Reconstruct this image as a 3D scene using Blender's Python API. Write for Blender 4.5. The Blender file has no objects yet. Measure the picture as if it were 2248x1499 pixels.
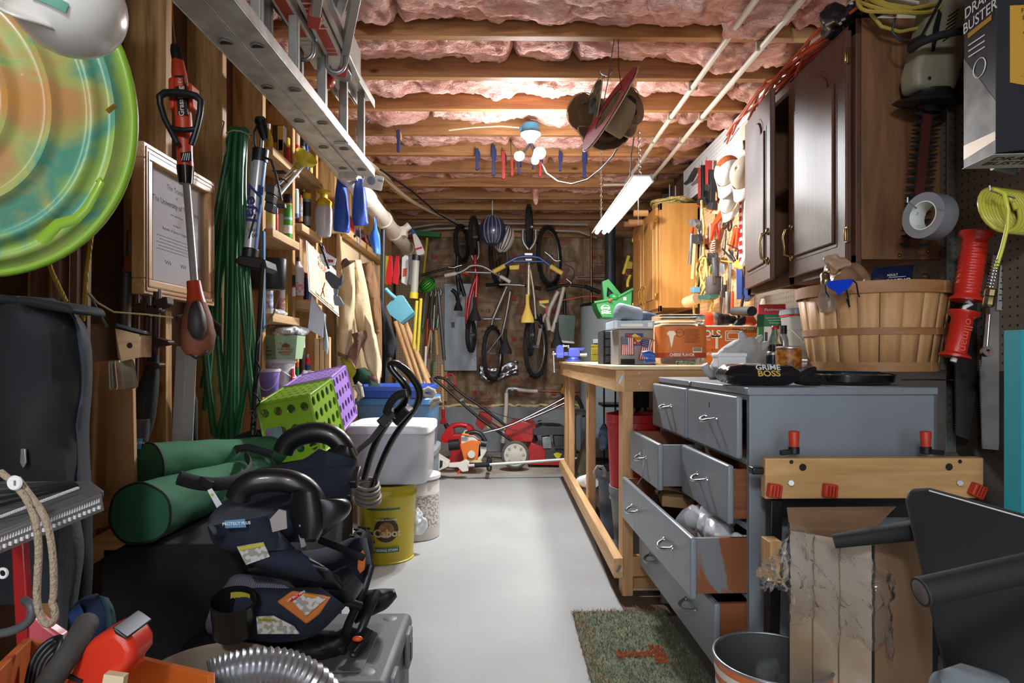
import bpy, math, random
from mathutils import Vector, Matrix, noise
R=math.radians; PI=math.pi; sin=math.sin; cos=math.cos
sc=bpy.context.scene
COL=sc.collection
# ---------------------------------------------------------------- camera, world, light, exposure
F=1380.0; YAW=math.atan(20/1380); CH=0.97
cd=bpy.data.cameras.new('camera'); cam=bpy.data.objects.new('camera',cd); COL.objects.link(cam)
cd.sensor_width=36; cd.lens=36*F/2248; cd.shift_y=33.5/2248; cd.clip_start=0.02
cam.location=(0,0,CH); cam.rotation_euler=(R(90),0,-YAW); sc.camera=cam
sc.view_settings.view_transform='Standard'; sc.view_settings.look='None'
sc.view_settings.gamma=1; sc.view_settings.use_curve_mapping=False
sc.view_settings.exposure=0.8
w=bpy.data.worlds.new('world'); sc.world=w; w.use_nodes=True
w.node_tree.nodes['Background'].inputs[0].default_value=(0.84,0.92,1.0,1)
w.node_tree.nodes['Background'].inputs[1].default_value=2.2
def lamp(name,kind,loc,power,color,size=0.05,rot=None,**k):
    l=bpy.data.lights.new(name,kind); l.energy=power; l.color=color
    if kind=='AREA':
        l.shape='RECTANGLE'; l.size=size[0]; l.size_y=size[1]
    else: l.shadow_soft_size=size
    for a,b in k.items(): setattr(l,a,b)
    o=bpy.data.objects.new(name,l); o.location=loc
    if rot: o.rotation_euler=rot
    COL.objects.link(o); return o
for nm,x,ry in(('left',.095,28),('right',.235,-28)):
    lamp('led_light_'+nm,'SPOT',(x,3.66,2.13),62,(0.93,0.96,1.0),0.04,(R(-8),R(ry),0),spot_size=R(165),spot_blend=.6)
    lamp('led_glow_'+nm,'POINT',(x,3.66,2.10),11,(0.93,0.96,1.0),0.06)
lamp('tube_light','AREA',(0.655,3.50,1.745),12,(1.0,0.985,0.95),(0.09,1.15),(0,0,0))
lamp('rear_fill_light','POINT',(-0.35,-0.9,2.1),60,(0.90,0.95,1.0),0.12)  # unseen fill lamp, added behind the camera to brighten the near things
# ---------------------------------------------------------------- helpers
def P(px,py,Y=None,X=None,Z=None):
    "world point seen at pixel (px,py) of the 2248x1499 photo on the plane Y=, X= or Z="
    a=(px-1124)/F; c=-(py-783)/F
    dx=a*cos(YAW)+sin(YAW); dy=-a*sin(YAW)+cos(YAW)
    t=Y/dy if Y is not None else (X/dx if X is not None else (Z-CH)/c)
    return Vector((dx*t,dy*t,CH+c*t))
def LP(pts,Y): return [P(x,y,Y) for x,y in pts]
def V(*a): return Vector(a)
I4=Matrix.Identity(4)
def at(p,rx=0,ry=0,rz=0,s=1): return Matrix.Translation(Vector(p))@Matrix.Rotation(R(rz),4,'Z')@Matrix.Rotation(R(ry),4,'Y')@Matrix.Rotation(R(rx),4,'X')@Matrix.Scale(s,4)
def frame(o,z,x=(1,0,0)):
    z=Vector(z).normalized(); x=Vector(x); x=(x-z*x.dot(z))
    if x.length<1e-5: x=Vector((0,1,0)); x=x-z*x.dot(z)
    x.normalize(); y=z.cross(x)
    M=Matrix((x,y,z)).transposed().to_4x4(); M.translation=Vector(o); return M
_T={}
def textmesh(s,bold=0):
    if (s,bold) in _T: return _T[s,bold]
    c=bpy.data.curves.new('t','FONT'); c.body=s; c.size=1; c.align_x='CENTER'; c.align_y='CENTER'; c.offset=bold; c.resolution_u=3
    o=bpy.data.objects.new('t',c); COL.objects.link(o)
    bpy.context.view_layer.update()
    me=o.evaluated_get(bpy.context.evaluated_depsgraph_get()).to_mesh()
    r=([v.co.copy() for v in me.vertices],[tuple(p.vertices) for p in me.polygons])
    bpy.data.objects.remove(o); bpy.data.curves.remove(c)
    _T[s,bold]=r; return r
class B:
    def __init__(s,T=None): s.v=[];s.f=[];s.mi=[];s.T=T or I4;s.m=0
    def add(s,vs,fs):
        n=len(s.v); T=s.T; s.v+=[T@Vector(v) for v in vs]; s.f+=[tuple(i+n for i in f) for f in fs]; s.mi+=[s.m]*len(fs); return s
    def box(s,c,d,M=None,tx=1,ty=1):
        x,y,z=d[0]/2,d[1]/2,d[2]/2; c=Vector(c); M=M or I4
        vs=[c+M.to_3x3()@Vector((a*x*(tx if k>0 else 1),b*y*(ty if k>0 else 1),k*z)) for k in(-1,1) for a,b in((-1,-1),(1,-1),(1,1),(-1,1))]
        return s.add(vs,[(3,2,1,0),(4,5,6,7),(0,1,5,4),(1,2,6,5),(2,3,7,6),(3,0,4,7)])
    def bb(s,a,b): return s.box([(a[i]+b[i])/2 for i in range(3)],[abs(b[i]-a[i]) for i in range(3)])
    def hexa(s,q): return s.add(q,[(3,2,1,0),(4,5,6,7),(0,1,5,4),(1,2,6,5),(2,3,7,6),(3,0,4,7)])
    def quad(s,a,b,c,d): return s.add([a,b,c,d],[(0,1,2,3)])
    def bar(s,a,b,w,t,up=(0,0,1)):
        a=Vector(a);b=Vector(b);d=b-a; M=frame((a+b)/2,d,up)
        o=s.T; s.T=o@M; s.box((0,0,0),(w,t,d.length)); s.T=o; return s
    def cyl(s,a,b,r0,r1=None,n=16,cap=True):
        r1=r0 if r1 is None else r1; a=Vector(a);b=Vector(b); M=frame(a,b-a)
        L=(b-a).length; vs=[]
        for r,z in((r0,0),(r1,L)):
            vs+=[M@Vector((r*cos(2*PI*i/n),r*sin(2*PI*i/n),z)) for i in range(n)]
        fs=[(i,(i+1)%n,n+(i+1)%n,n+i) for i in range(n)]
        if cap: fs+=[tuple(range(n-1,-1,-1)),tuple(range(n,2*n))]
        return s.add(vs,fs)
    def lathe(s,prof,M=None,n=24,sx=1,sy=1,a0=0,a1=360,cap=False):
        M=M or I4; vs=[]; full=abs(a1-a0)>=360; k=n if full else n+1
        for r,z in prof:
            vs+=[M@Vector((r*sx*cos(R(a0)+R(a1-a0)*i/n),r*sy*sin(R(a0)+R(a1-a0)*i/n),z)) for i in range(k)]
        fs=[]
        for j in range(len(prof)-1):
            for i in range(n): fs.append((j*k+i,j*k+(i+1)%k,(j+1)*k+(i+1)%k,(j+1)*k+i))
        if cap and full: fs+=[tuple(range(n-1,-1,-1)),tuple(range((len(prof)-1)*k,len(prof)*k))]
        return s.add(vs,fs)
    def tube(s,pts,r,n=8,closed=False,cap=True,flat=1):
        pts=[Vector(p) for p in pts]; N=len(pts); rr=r if isinstance(r,(list,tuple)) else [r]*N
        T=[]
        for i in range(N):
            a=pts[(i-1)%N] if (closed or i>0) else pts[i]; b=pts[(i+1)%N] if (closed or i<N-1) else pts[i]
            t=b-a; T.append(t.normalized() if t.length>1e-9 else Vector((0,0,1)))
        u=Vector((0,0,1)) if abs(T[0].z)<.9 else Vector((1,0,0))
        u=(u-T[0]*u.dot(T[0])).normalized(); vs=[]
        for i in range(N):
            u=u-T[i]*u.dot(T[i]); u=u.normalized() if u.length>1e-6 else Vector((1,0,0)); w_=T[i].cross(u)
            vs+=[pts[i]+u*(rr[i]*cos(2*PI*k/n))+w_*(rr[i]*flat*sin(2*PI*k/n)) for k in range(n)]
        fs=[]
        for i in range(N if closed else N-1):
            j=(i+1)%N
            for k in range(n): fs.append((i*n+k,i*n+(k+1)%n,j*n+(k+1)%n,j*n+k))
        if cap and not closed: fs+=[tuple(range(n-1,-1,-1)),tuple((N-1)*n+k for k in range(n))]
        return s.add(vs,fs)
    def sph(s,c,r,n=14,m=9,M=None):
        r=r if isinstance(r,(list,tuple)) else (r,r,r); M=M or I4; c=Vector(c); vs=[];fs=[]
        for j in range(m+1):
            t=PI*j/m
            vs+=[c+M.to_3x3()@Vector((r[0]*sin(t)*cos(2*PI*i/n),r[1]*sin(t)*sin(2*PI*i/n),r[2]*cos(t))) for i in range(n)]
        for j in range(m):
            for i in range(n): fs.append((j*n+i,(j+1)*n+i,(j+1)*n+(i+1)%n,j*n+(i+1)%n))
        return s.add(vs,fs)
    def torus(s,M,R_,r,n=28,k=8,a0=0,a1=360,flat=1):
        full=abs(a1-a0)>=360; N=n if full else n+1
        return s.add(*_tor(M,R_,r,n,k,a0,a1,full,N,flat))
    def prism(s,pts,M,t):
        "2-D outline pts in frame M's xy, thickness t along its z (centred)"
        n=len(pts); vs=[M@Vector((x,y,-t/2)) for x,y in pts]+[M@Vector((x,y,t/2)) for x,y in pts]
        return s.add(vs,[tuple(range(n-1,-1,-1)),tuple(range(n,2*n))]+[(i,(i+1)%n,n+(i+1)%n,n+i) for i in range(n)])
    def ext(s,pts,off):
        "3-D outline pts extruded by vector off"
        pts=[Vector(p) for p in pts]; off=Vector(off); n=len(pts)
        return s.add(pts+[p+off for p in pts],[tuple(range(n-1,-1,-1)),tuple(range(n,2*n))]+[(i,(i+1)%n,n+(i+1)%n,n+i) for i in range(n)])
    def grid(s,fn,nu,nv,cu=False,cv=False):
        a=nu if cu else nu+1; b=nv if cv else nv+1
        vs=[fn(i/nu,j/nv) for j in range(b) for i in range(a)]
        return s.add(vs,[(j*a+i,j*a+(i+1)%a,((j+1)%b)*a+(i+1)%a,((j+1)%b)*a+i) for j in range(nv) for i in range(nu)])
    def text(s,t,M,size,sx=1,bold=0,ext=0.0006):
        vs,fs=textmesh(t,bold); n=len(vs)
        return s.add([M@Vector((v.x*size*sx,v.y*size,ext)) for v in vs],fs)
    def jit(s,a,f=8,seed=0):
        s.v=[v+noise.noise_vector(v*f+Vector((seed,seed*2,0)))*a for v in s.v]; return s
def _tor(M,R_,r,n,k,a0,a1,full,N,flat):
    vs=[]
    for i in range(N):
        a=R(a0)+R(a1-a0)*i/n
        for j in range(k):
            b=2*PI*j/k; vs.append(M@Vector(((R_+r*cos(b))*cos(a),(R_+r*cos(b))*sin(a),r*flat*sin(b))))
    fs=[(i*k+j,((i+1)%N)*k+j,((i+1)%N)*k+(j+1)%k,i*k+(j+1)%k) for i in range(n) for j in range(k)]
    return vs,fs
def smooth(q,n=2):
    for _ in range(n):
        s=[q[0]]
        for i in range(len(q)-1): s+=[q[i].lerp(q[i+1],.25),q[i].lerp(q[i+1],.75)]
        q=s+[q[-1]]
    return q
def ipl(pts,v):
    n=len(pts)-1; k=min(int(v*n),n-1); f=v*n-k; a,c=pts[k],pts[k+1]
    # smooth (Catmull-Rom) interpolation of pixel outlines
    p=pts[max(k-1,0)]; d=pts[min(k+2,n)]
    return tuple(.5*((2*a[i])+(-p[i]+c[i])*f+(2*p[i]-5*a[i]+4*c[i]-d[i])*f*f+(-p[i]+3*a[i]-3*c[i]+d[i])*f**3) for i in range(len(a)))
def puff(b,Lp,Rp,Y,th,fold=.0,fr=14,seed=0,nu=22,nv=26,Y2=None,e=1.0):
    def fn(u,v):
        a=2*PI*u; l=ipl(Lp,v); r=ipl(Rp,v); k=(1-cos(a))/2; x=l[0]*(1-k)+r[0]*k; y=l[1]*(1-k)+r[1]*k
        s=sin(a); s=abs(s)**e*(1 if s>0 else -1)
        yy=Y+((Y2 or Y)-Y)*v; w_=min(1,(abs(r[0]-l[0])+abs(r[1]-l[1]))/30)
        return P(x,y,yy-th*s*w_+fold*noise.noise(V(x*fr/700+seed,y*fr/2600,s+seed)))
    b.grid(fn,nu,nv,cu=True)
    n0=len(b.v)-nu*(nv+1); b.f.append(tuple(n0+i for i in range(nu-1,-1,-1))); b.f.append(tuple(n0+nu*nv+i for i in range(nu))); b.mi+=[b.m,b.m]
    return b
WM={}
def base_of(vs):
    xs=[v.x for v in vs]; ys=[v.y for v in vs]; zs=[v.z for v in vs]
    return Vector(((min(xs)+max(xs))/2,(min(ys)+max(ys))/2,min(zs)))
def obj(name,b,mats,parent=None,sm=52,bev=0,sub=0,sol=0,bseg=2,label=None,kind=None):
    if not isinstance(mats,(list,tuple)): mats=[mats]
    if parent is None: W=Matrix.Translation(base_of(b.v))
    else: W=WM[parent.name]
    iv=W.inverted(); me=bpy.data.meshes.new(name); me.from_pydata([iv@v for v in b.v],[],b.f)
    for m in mats: me.materials.append(m)
    if max(b.mi,default=0)>0: me.polygons.foreach_set('material_index',b.mi)
    if sm:
        me.polygons.foreach_set('use_smooth',[True]*len(me.polygons)); me.set_sharp_from_angle(angle=R(sm))
    me.update(); o=bpy.data.objects.new(name,me); COL.objects.link(o)
    if parent: o.parent=parent
    else: o.matrix_world=W
    WM[o.name]=W
    if bev:
        md=o.modifiers.new('b','BEVEL'); md.width=bev; md.segments=bseg; md.limit_method='ANGLE'; md.angle_limit=R(40); md.harden_normals=False
    if sub:
        md=o.modifiers.new('s','SUBSURF'); md.levels=sub; md.render_levels=sub
    if sol:
        md=o.modifiers.new('t','SOLIDIFY'); md.thickness=sol; md.offset=0
    if label: o['label']=label
    if kind: o['kind']=kind
    return o
def tag(o,label,cat,group=None,kind=None):
    o['label']=label; o['category']=cat
    if group: o['group']=group
    if kind: o['kind']=kind
    return o
def thing(name,label,cat,loc=(0,0,0),group=None,M=None):
    o=bpy.data.objects.new(name,None); COL.objects.link(o); o.empty_display_size=.05
    W=M if M is not None else Matrix.Translation(Vector(loc)); o.matrix_world=W; WM[o.name]=W
    return tag(o,label,cat,group)
def one(name,b,mats,label,cat,group=None,**k):
    return tag(obj(name,b,mats,None,**k),label,cat,group)
def struct(name,b,mats,**k): return obj(name,b,mats,None,kind='structure',**k)
def copy_tree(o,M=None,label=None,parent=None):
    c=o.copy(); COL.objects.link(c)
    if parent: c.parent=parent
    W=M if M is not None else WM[o.name]
    if parent is None: c.matrix_world=W
    WM[c.name]=W if parent is None else WM[parent.name]
    if label: c['label']=label
    for ch in [q for q in bpy.data.objects if q.parent is o]: copy_tree(ch,None,None,c)
    return c
# ---------------------------------------------------------------- materials
MAT={}
def srgb(h):
    if isinstance(h,str):
        h=h.lstrip('#'); c=[int(h[i:i+2],16)/255 for i in(0,2,4)]
    else: c=h
    return tuple((x/12.92 if x<=.04045 else ((x+.055)/1.055)**2.4) for x in c)+(1,)
def mat(name,col,rough=.5,metal=0,col2=None,sc_=8,map_=(1,1,1),bump=0,bsc=None,det=4,trans=0,emit=0,ior=1.45,coat=0,alpha=1,lo=.35,hi=.65,tex='noise',dist=0,rr=0,sheen=0,col3=None,c3=None):
    if name in MAT: return MAT[name]
    m=bpy.data.materials.new(name); m.use_nodes=True; N=m.node_tree.nodes; L=m.node_tree.links; b=N['Principled BSDF']
    b.inputs['Base Color'].default_value=srgb(col); b.inputs['Roughness'].default_value=rough; b.inputs['Metallic'].default_value=metal
    b.inputs['IOR'].default_value=ior
    if trans: b.inputs['Transmission Weight'].default_value=trans
    if coat: b.inputs['Coat Weight'].default_value=coat; b.inputs['Coat Roughness'].default_value=.1
    if sheen: b.inputs['Sheen Weight'].default_value=sheen
    if alpha<1: b.inputs['Alpha'].default_value=alpha
    if emit:
        b.inputs['Emission Color'].default_value=srgb(col); b.inputs['Emission Strength'].default_value=emit
    def tx(scale,dt,t='noise'):
        tc=N.new('ShaderNodeTexCoord'); mp=N.new('ShaderNodeMapping'); mp.inputs['Scale'].default_value=map_
        L.new(tc.outputs['Object'],mp.inputs[0])
        if t=='noise':
            n=N.new('ShaderNodeTexNoise'); n.inputs['Scale'].default_value=scale; n.inputs['Detail'].default_value=dt; n.inputs['Distortion'].default_value=dist
        elif t=='wave':
            n=N.new('ShaderNodeTexWave'); n.inputs['Scale'].default_value=scale; n.inputs['Distortion'].default_value=dist; n.inputs['Detail'].default_value=dt
        else:
            n=N.new('ShaderNodeTexVoronoi'); n.inputs['Scale'].default_value=scale
        L.new(mp.outputs[0],n.inputs[0]); return n.outputs['Fac'] if t!='voronoi' else n.outputs['Distance']
    if col2 is not None:
        f=tx(sc_,det,tex); r=N.new('ShaderNodeValToRGB'); e=r.color_ramp.elements
        e[0].position=lo; e[1].position=hi; e[0].color=srgb(col); e[1].color=srgb(col2)
        if col3 is not None:
            q=e.new(c3 or (lo+hi)/2); q.color=srgb(col3)
        L.new(f,r.inputs[0]); L.new(r.outputs[0],b.inputs['Base Color'])
        if rr:
            mr=N.new('ShaderNodeMapRange'); mr.inputs['To Min'].default_value=rough-rr; mr.inputs['To Max'].default_value=rough+rr
            L.new(f,mr.inputs[0]); L.new(mr.outputs[0],b.inputs['Roughness'])
    if bump:
        f=tx(bsc or sc_,5,tex if tex!='voronoi' else 'noise'); bp=N.new('ShaderNodeBump'); bp.inputs['Strength'].default_value=min(1,bump); bp.inputs['Distance'].default_value=.01*max(1,bump)
        L.new(f,bp.inputs['Height']); L.new(bp.outputs[0],b.inputs['Normal'])
    MAT[name]=m; return m
def wood(name,c1,c2,ax='z',s=1.0,rough=.6,coat=0,knots=True):
    if name in MAT: return MAT[name]
    m=bpy.data.materials.new(name); m.use_nodes=True; N=m.node_tree.nodes; L=m.node_tree.links; b=N['Principled BSDF']
    tc=N.new('ShaderNodeTexCoord'); mp=N.new('ShaderNodeMapping'); k={'x':0,'y':1,'z':2}[ax]; v=[14*s]*3; v[k]=1.1*s
    mp.inputs['Scale'].default_value=v; L.new(tc.outputs['Object'],mp.inputs[0])
    n=N.new('ShaderNodeTexNoise'); n.inputs['Scale'].default_value=2.2; n.inputs['Detail'].default_value=5; n.inputs['Distortion'].default_value=1.2; L.new(mp.outputs[0],n.inputs[0])
    n2=N.new('ShaderNodeTexNoise'); n2.inputs['Scale'].default_value=14; n2.inputs['Detail'].default_value=3; L.new(mp.outputs[0],n2.inputs[0])
    a=N.new('ShaderNodeMath'); a.operation='MULTIPLY_ADD'; a.inputs[1].default_value=.35; L.new(n2.outputs['Fac'],a.inputs[0]); L.new(n.outputs['Fac'],a.inputs[2])
    r=N.new('ShaderNodeValToRGB'); e=r.color_ramp.elements; e[0].position=.45; e[1].position=.9; e[0].color=srgb(c1); e[1].color=srgb(c2); L.new(a.outputs[0],r.inputs[0])
    out=r.outputs[0]
    if knots:
        mk=N.new('ShaderNodeMapping'); v=[7,7,7]; v[k]=3.2; mk.inputs['Scale'].default_value=v; L.new(tc.outputs['Object'],mk.inputs[0])
        vo=N.new('ShaderNodeTexVoronoi'); vo.inputs['Scale'].default_value=1.0; L.new(mk.outputs[0],vo.inputs[0])
        kr=N.new('ShaderNodeValToRGB'); kr.color_ramp.elements[0].position=.05; kr.color_ramp.elements[1].position=.11; L.new(vo.outputs['Distance'],kr.inputs[0])
        mx=N.new('ShaderNodeMix'); mx.data_type='RGBA'; L.new(kr.outputs[0],mx.inputs[0]); d=srgb(c1); mx.inputs[6].default_value=(d[0]*.3,d[1]*.22,d[2]*.18,1); L.new(out,mx.inputs[7]); out=mx.outputs[2]
    L.new(out,b.inputs['Base Color']); b.inputs['Roughness'].default_value=rough
    if coat: b.inputs['Coat Weight'].default_value=coat; b.inputs['Coat Roughness'].default_value=.12
    bp=N.new('ShaderNodeBump'); bp.inputs['Strength'].default_value=.15; bp.inputs['Distance'].default_value=.004; L.new(n.outputs['Fac'],bp.inputs['Height']); L.new(bp.outputs[0],b.inputs['Normal'])
    MAT[name]=m; return m
def pegmat(name,col,hole,axu,axv,pitch=.0254,rad=.0035,rough=.6):
    m=bpy.data.materials.new(name); m.use_nodes=True; N=m.node_tree.nodes; L=m.node_tree.links; b=N['Principled BSDF']; b.inputs['Roughness'].default_value=rough
    tc=N.new('ShaderNodeTexCoord'); sp=N.new('ShaderNodeSeparateXYZ'); L.new(tc.outputs['Object'],sp.inputs[0])
    def mt(op,a,c=None):
        q=N.new('ShaderNodeMath'); q.operation=op
        for i,x in enumerate((a,c)):
            if x is None: continue
            if isinstance(x,(int,float)): q.inputs[i].default_value=x
            else: L.new(x,q.inputs[i])
        return q.outputs[0]
    d=[]
    for ax in(axu,axv):
        o=sp.outputs[ax.upper()]; d.append(mt('MULTIPLY',mt('SUBTRACT',mt('FRACT',mt('ADD',mt('DIVIDE',o,pitch),500)),.5),pitch))
    r=mt('SQRT',mt('ADD',mt('MULTIPLY',d[0],d[0]),mt('MULTIPLY',d[1],d[1])))
    h=mt('LESS_THAN',r,rad); mx=N.new('ShaderNodeMix'); mx.data_type='RGBA'; L.new(h,mx.inputs[0]); mx.inputs[6].default_value=srgb(col); mx.inputs[7].default_value=srgb(hole)
    L.new(mx.outputs[2],b.inputs['Base Color']); MAT[name]=m; return m
def M_(n): return MAT[n]
WZ=wood('pine_vertical','8a6337','c49a62','z'); WX=wood('pine_crosswise','7e5530','b08554','x'); WY=wood('pine_lengthwise','c19a64','e2c493','y')
WL=wood('light_pine','b89465','e0c496','z'); WLX=wood('light_pine_crosswise','a5804f','d2ae7a','x')
BLK=mat('black_plastic','17181a',.42); BLKM=mat('matte_black','101113',.75); RUB=mat('black_rubber','191919',.8)
CHR=mat('chrome','c8cbd0',.18,1); STL=mat('steel','a3a6a9',.38,.75,col2='85888b',sc_=20); ALU=mat('aluminium','c9c7c1',.45,.45,col2='a5a29b',sc_=14,rr=.08,bump=.15)
DST=mat('dark_steel','3b3d40',.45,.8); WHT=mat('white_plastic','dedfdd',.4); RED=mat('red_plastic','b3161a',.38); REDP=mat('red_paint','a5161c',.3,coat=.5)
ORG=mat('orange_plastic','c8441c',.4); YEL=mat('yellow_plastic','d8c22e',.4); BLU=mat('blue_plastic','1d4f9e',.4); GRN=mat('green_plastic','1c6b34',.4)
GRY=mat('grey_plastic','74787c',.5); BRS=mat('brass','b48a3c',.3,1); PAP=mat('white_paper','e4e5e6',.8); INK=mat('black_ink','151515',.7); INKR=mat('red_ink','a8201c',.7)
GLS=mat('clear_plastic','eef3f3',.08,trans=.96,ior=1.15); GLSF=mat('frosted_plastic','e6eaeb',.35,trans=.6,ior=1.2)
# ---------------------------------------------------------------- the setting
XL,XR,YB,ZC=-1.08,1.37,6.5,2.374
CON=mat('floor_concrete','9fa09e',.62,col2='8b8c8b',sc_=1.7,det=8,lo=.3,hi=.75,bump=.12,bsc=60)
CONL=mat('old_concrete','a9a496',.8,col2='8b867a',sc_=5,det=8,bump=.2,bsc=40)
b=B(); b.bb((-2.2,-2.6,-.1),(3.0,5.18,0)); flo=struct('floor',b,CON,sm=0)
b=B(); b.bb((-2.2,5.2,-.1),(3.0,6.6,-.004)); struct('floor_rear',b,CONL,sm=0)
b=B(); b.bb((-2.2,5.18,-.1),(3.0,5.2,-.012)); struct('trim_1',b,mat('joint','3a3834',.9),sm=0)
SHE=mat('sheathing_board','6d4f38',.85,col2='553d2b',sc_=3,det=6,bump=.1,bsc=60)
b=B(); b.bb((-1.26,-2.6,0),(-1.215,6.5,2.62)); wl=struct('wall_left',b,SHE,sm=0)
for k in range(-9,12):
    y=2.03+.406*k
    if y>6.45: break
    b=B(); b.bb((-1.215,y,.04),(XL,y+.038,2.60)); obj('stud',b,WZ,wl,bev=.002)
b=B(); b.bb((-1.215,-2.6,0),(XL,6.46,.038)); obj('bottom_plate',b,WY,wl,bev=.002)
b=B(); b.bb((-1.215,-2.6,ZC-.04),(XL,6.46,ZC)); obj('top_plate',b,WY,wl,bev=.002)
# right wall: pegboard over framing
b=B(); b.bb((1.42,-2.6,0),(1.46,6.6,2.62)); wr=struct('wall_right',b,SHE,sm=0)
PEGW=pegmat('white_pegboard','dcdcd8','3a3632','y','z'); PEGB=pegmat('tan_pegboard','c29a70','2c1d12','y','z')
PEGT=pegmat('brown_pegboard','a08a6a','241b12','x','z',rad=.004)
b=B(); b.bb((XR,2.2,2.12),(1.42,4.75,2.372)); obj('upper_pegboard',b,PEGW,wr,sm=0)
b=B(); b.bb((XR+.002,3.42,.93),(1.42,4.36,2.12)); obj('tool_pegboard',b,PEGB,wr,sm=0)
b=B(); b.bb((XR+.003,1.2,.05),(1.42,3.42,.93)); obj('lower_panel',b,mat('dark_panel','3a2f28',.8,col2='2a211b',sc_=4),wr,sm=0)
b=B(); b.bb((XR+.003,1.2,.93),(1.42,3.42,2.12)); obj('near_pegboard',b,pegmat('grey_pegboard','6b6257','1c1814','y','z'),wr,sm=0)  # near stretch of board, darker grey-brown than the other pegboards
# back wall: concrete stem, kraft-faced insulation, top plate
b=B(); b.bb((-1.3,6.56,0),(3.0,6.7,2.62)); wb=struct('wall_back',b,SHE,sm=0)
BLK_=mat('block_wall','8d9295',.85,col2='777b7d',sc_=4,det=7,bump=.25,bsc=30)
b=B(); b.bb((-1.3,6.44,0),(2.2,6.56,.46)); obj('block_base',b,BLK_,wb,sm=0)
FOAM=mat('foam_sealant','d6c48e',.8,bump=.4,bsc=40)
b=B(); random.seed(3); b.tube([V(-1.1+i*.045,6.45+random.uniform(-.012,.012),.465+random.uniform(-.008,.014)) for i in range(62)],[random.uniform(.009,.024) for i in range(62)],8); obj('foam_bead',b,FOAM,wb)
KRA=mat('kraft_facing','957c5c',.5,col2='715b42',sc_=3.5,det=7,dist=1.5,bump=.9,bsc=7)
for i in range(9):
    x0=-1.2+.406*i; random.seed(i)
    def fn(u,v,x0=x0,i=i):
        x=x0+.006+.394*u; z=.47+(2.19-.47)*v
        e=min(u,1-u)*2
        y=6.475-.018*min(1,e*5)+.030*noise.noise(V(x*5,z*4.5,i))+.014*noise.noise(V(x*17,z*13,i))
        return V(x,y,z)
    b=B().grid(fn,26,110); obj('insulation_facing',b,KRA,wb,sm=60)
    b=B(); b.bb((x0-.019,6.482,.46),(x0+.019,6.56,2.19)); obj('stud',b,wood('grey_stud','6b5038','8b6c4c','z'),wb)
PRT=mat('red_print','9c3a2a',.7)
b=B()
for i in range(9):
    xc=-1.2+.406*i+.2
    for j in range(5):
        z=.60+.42*j+(.13 if i%2 else 0)
        M=frame((xc,6.436,z),(0,-1,0),(1,0,0))
        b.box((xc-.10,6.436,z),(.045,.002,.04)); b.text('R-13',frame((xc+.01,6.434,z),(0,-1,0),(1,0,0)),.052,bold=.006)
        for a,c,w_,h_ in((0,.09,.26,.003),(0,-.06,.26,.003),(-.13,.015,.003,.15),(.13,.015,.003,.15)): b.box((xc+a,6.436,z+c),(w_,.002,h_))
        for q in range(5): b.box((xc+random.uniform(-.02,.02),6.436,z-.09-.018*q),(.18,.002,.005))
obj('printed_lettering',b,PRT,wb,sm=0)
b=B(); b.bb((-1.2,6.42,2.19),(2.4,6.56,2.26)); obj('top_plate',b,WX,wb,bev=.003)
b=B(); b.bb((-1.2,6.48,2.26),(2.4,6.56,2.62)); obj('rim_joist',b,WX,wb)
# tan pegboard at left end of the back wall
b=B(); b.bb((-1.08,6.36,.52),(-.56,6.375,1.75)); obj('garden_tool_pegboard',b,PEGT,wb,sm=0)
# ceiling
b=B(); b.bb((-1.26,-2.6,2.62),(3.0,6.6,2.66)); ce=struct('ceiling',b,mat('subfloor','6b4c30',.9),sm=0)
WJ=[wood('joist_%s'%c,a,d,'x',s=.8) for c,a,d in(('amber','8a5c33','bd8a55'),('brown','7c5230','ac7b4a'))]
for k in range(-9,10):
    y=2.753+.4064*k
    b=B(); b.bb((-1.215,y,ZC),(2.2,y+.042,2.62)); j=obj('joist',b,WJ[k%2],ce,bev=.002)
b=B(); M=frame((-.33,5.19,ZC-.001),(0,0,-1),(1,0,0)); 
for s_,x,y in(('NIST  TENL  I   MAY 19',-.35,5.21),('JOINT 2X10  MAYS',-.05,5.61)):
    b.text(s_,frame((x,y,ZC-.0015),(0,0,-1),(1,0,0)),.034,sx=1.6,bold=.01)
obj('stamped_lettering',b,INK,ce,sm=0)
INS=mat('pink_insulation','c48878',.95,col2='f6d2c6',sc_=6,det=9,dist=1.6,lo=.32,hi=.68,bump=2.2,bsc=42,col3='e8b0a2',map_=(.6,1.6,1.6))
def batt(y0,seed,full,name='insulation_batt'):
    def fn(u,v):
        x=-1.2+3.3*u; w=v
        y=y0+.043+.363*v
        e=sin(PI*min(1,max(0,v)))**.10
        sag=.095+.050*noise.noise(V(x*2.2,seed*3.1,0))+(.035 if full else 0)
        n=.045*noise.noise(V(x*5,y*7,seed))+.022*noise.noise(V(x*13,y*19,seed+9))+.018*noise.noise(V(x*34,y*40,seed))
        # seams where one batt ends and the next begins
        for q in(-.95+.5*(seed%3),.35+.37*(seed%4),1.25):
            n+=.07*math.exp(-((x-q)/.018)**2)
        z=2.585-(.06+sag)*e+n*e
        return V(x,y,max(z,2.383-(.045 if full else -.002)))
    return obj(name,B().grid(fn,190,26),INS,ce,sm=80)
for k in range(-4,10): batt(2.753+.4064*k,k+20,k<-0.5)
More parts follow.
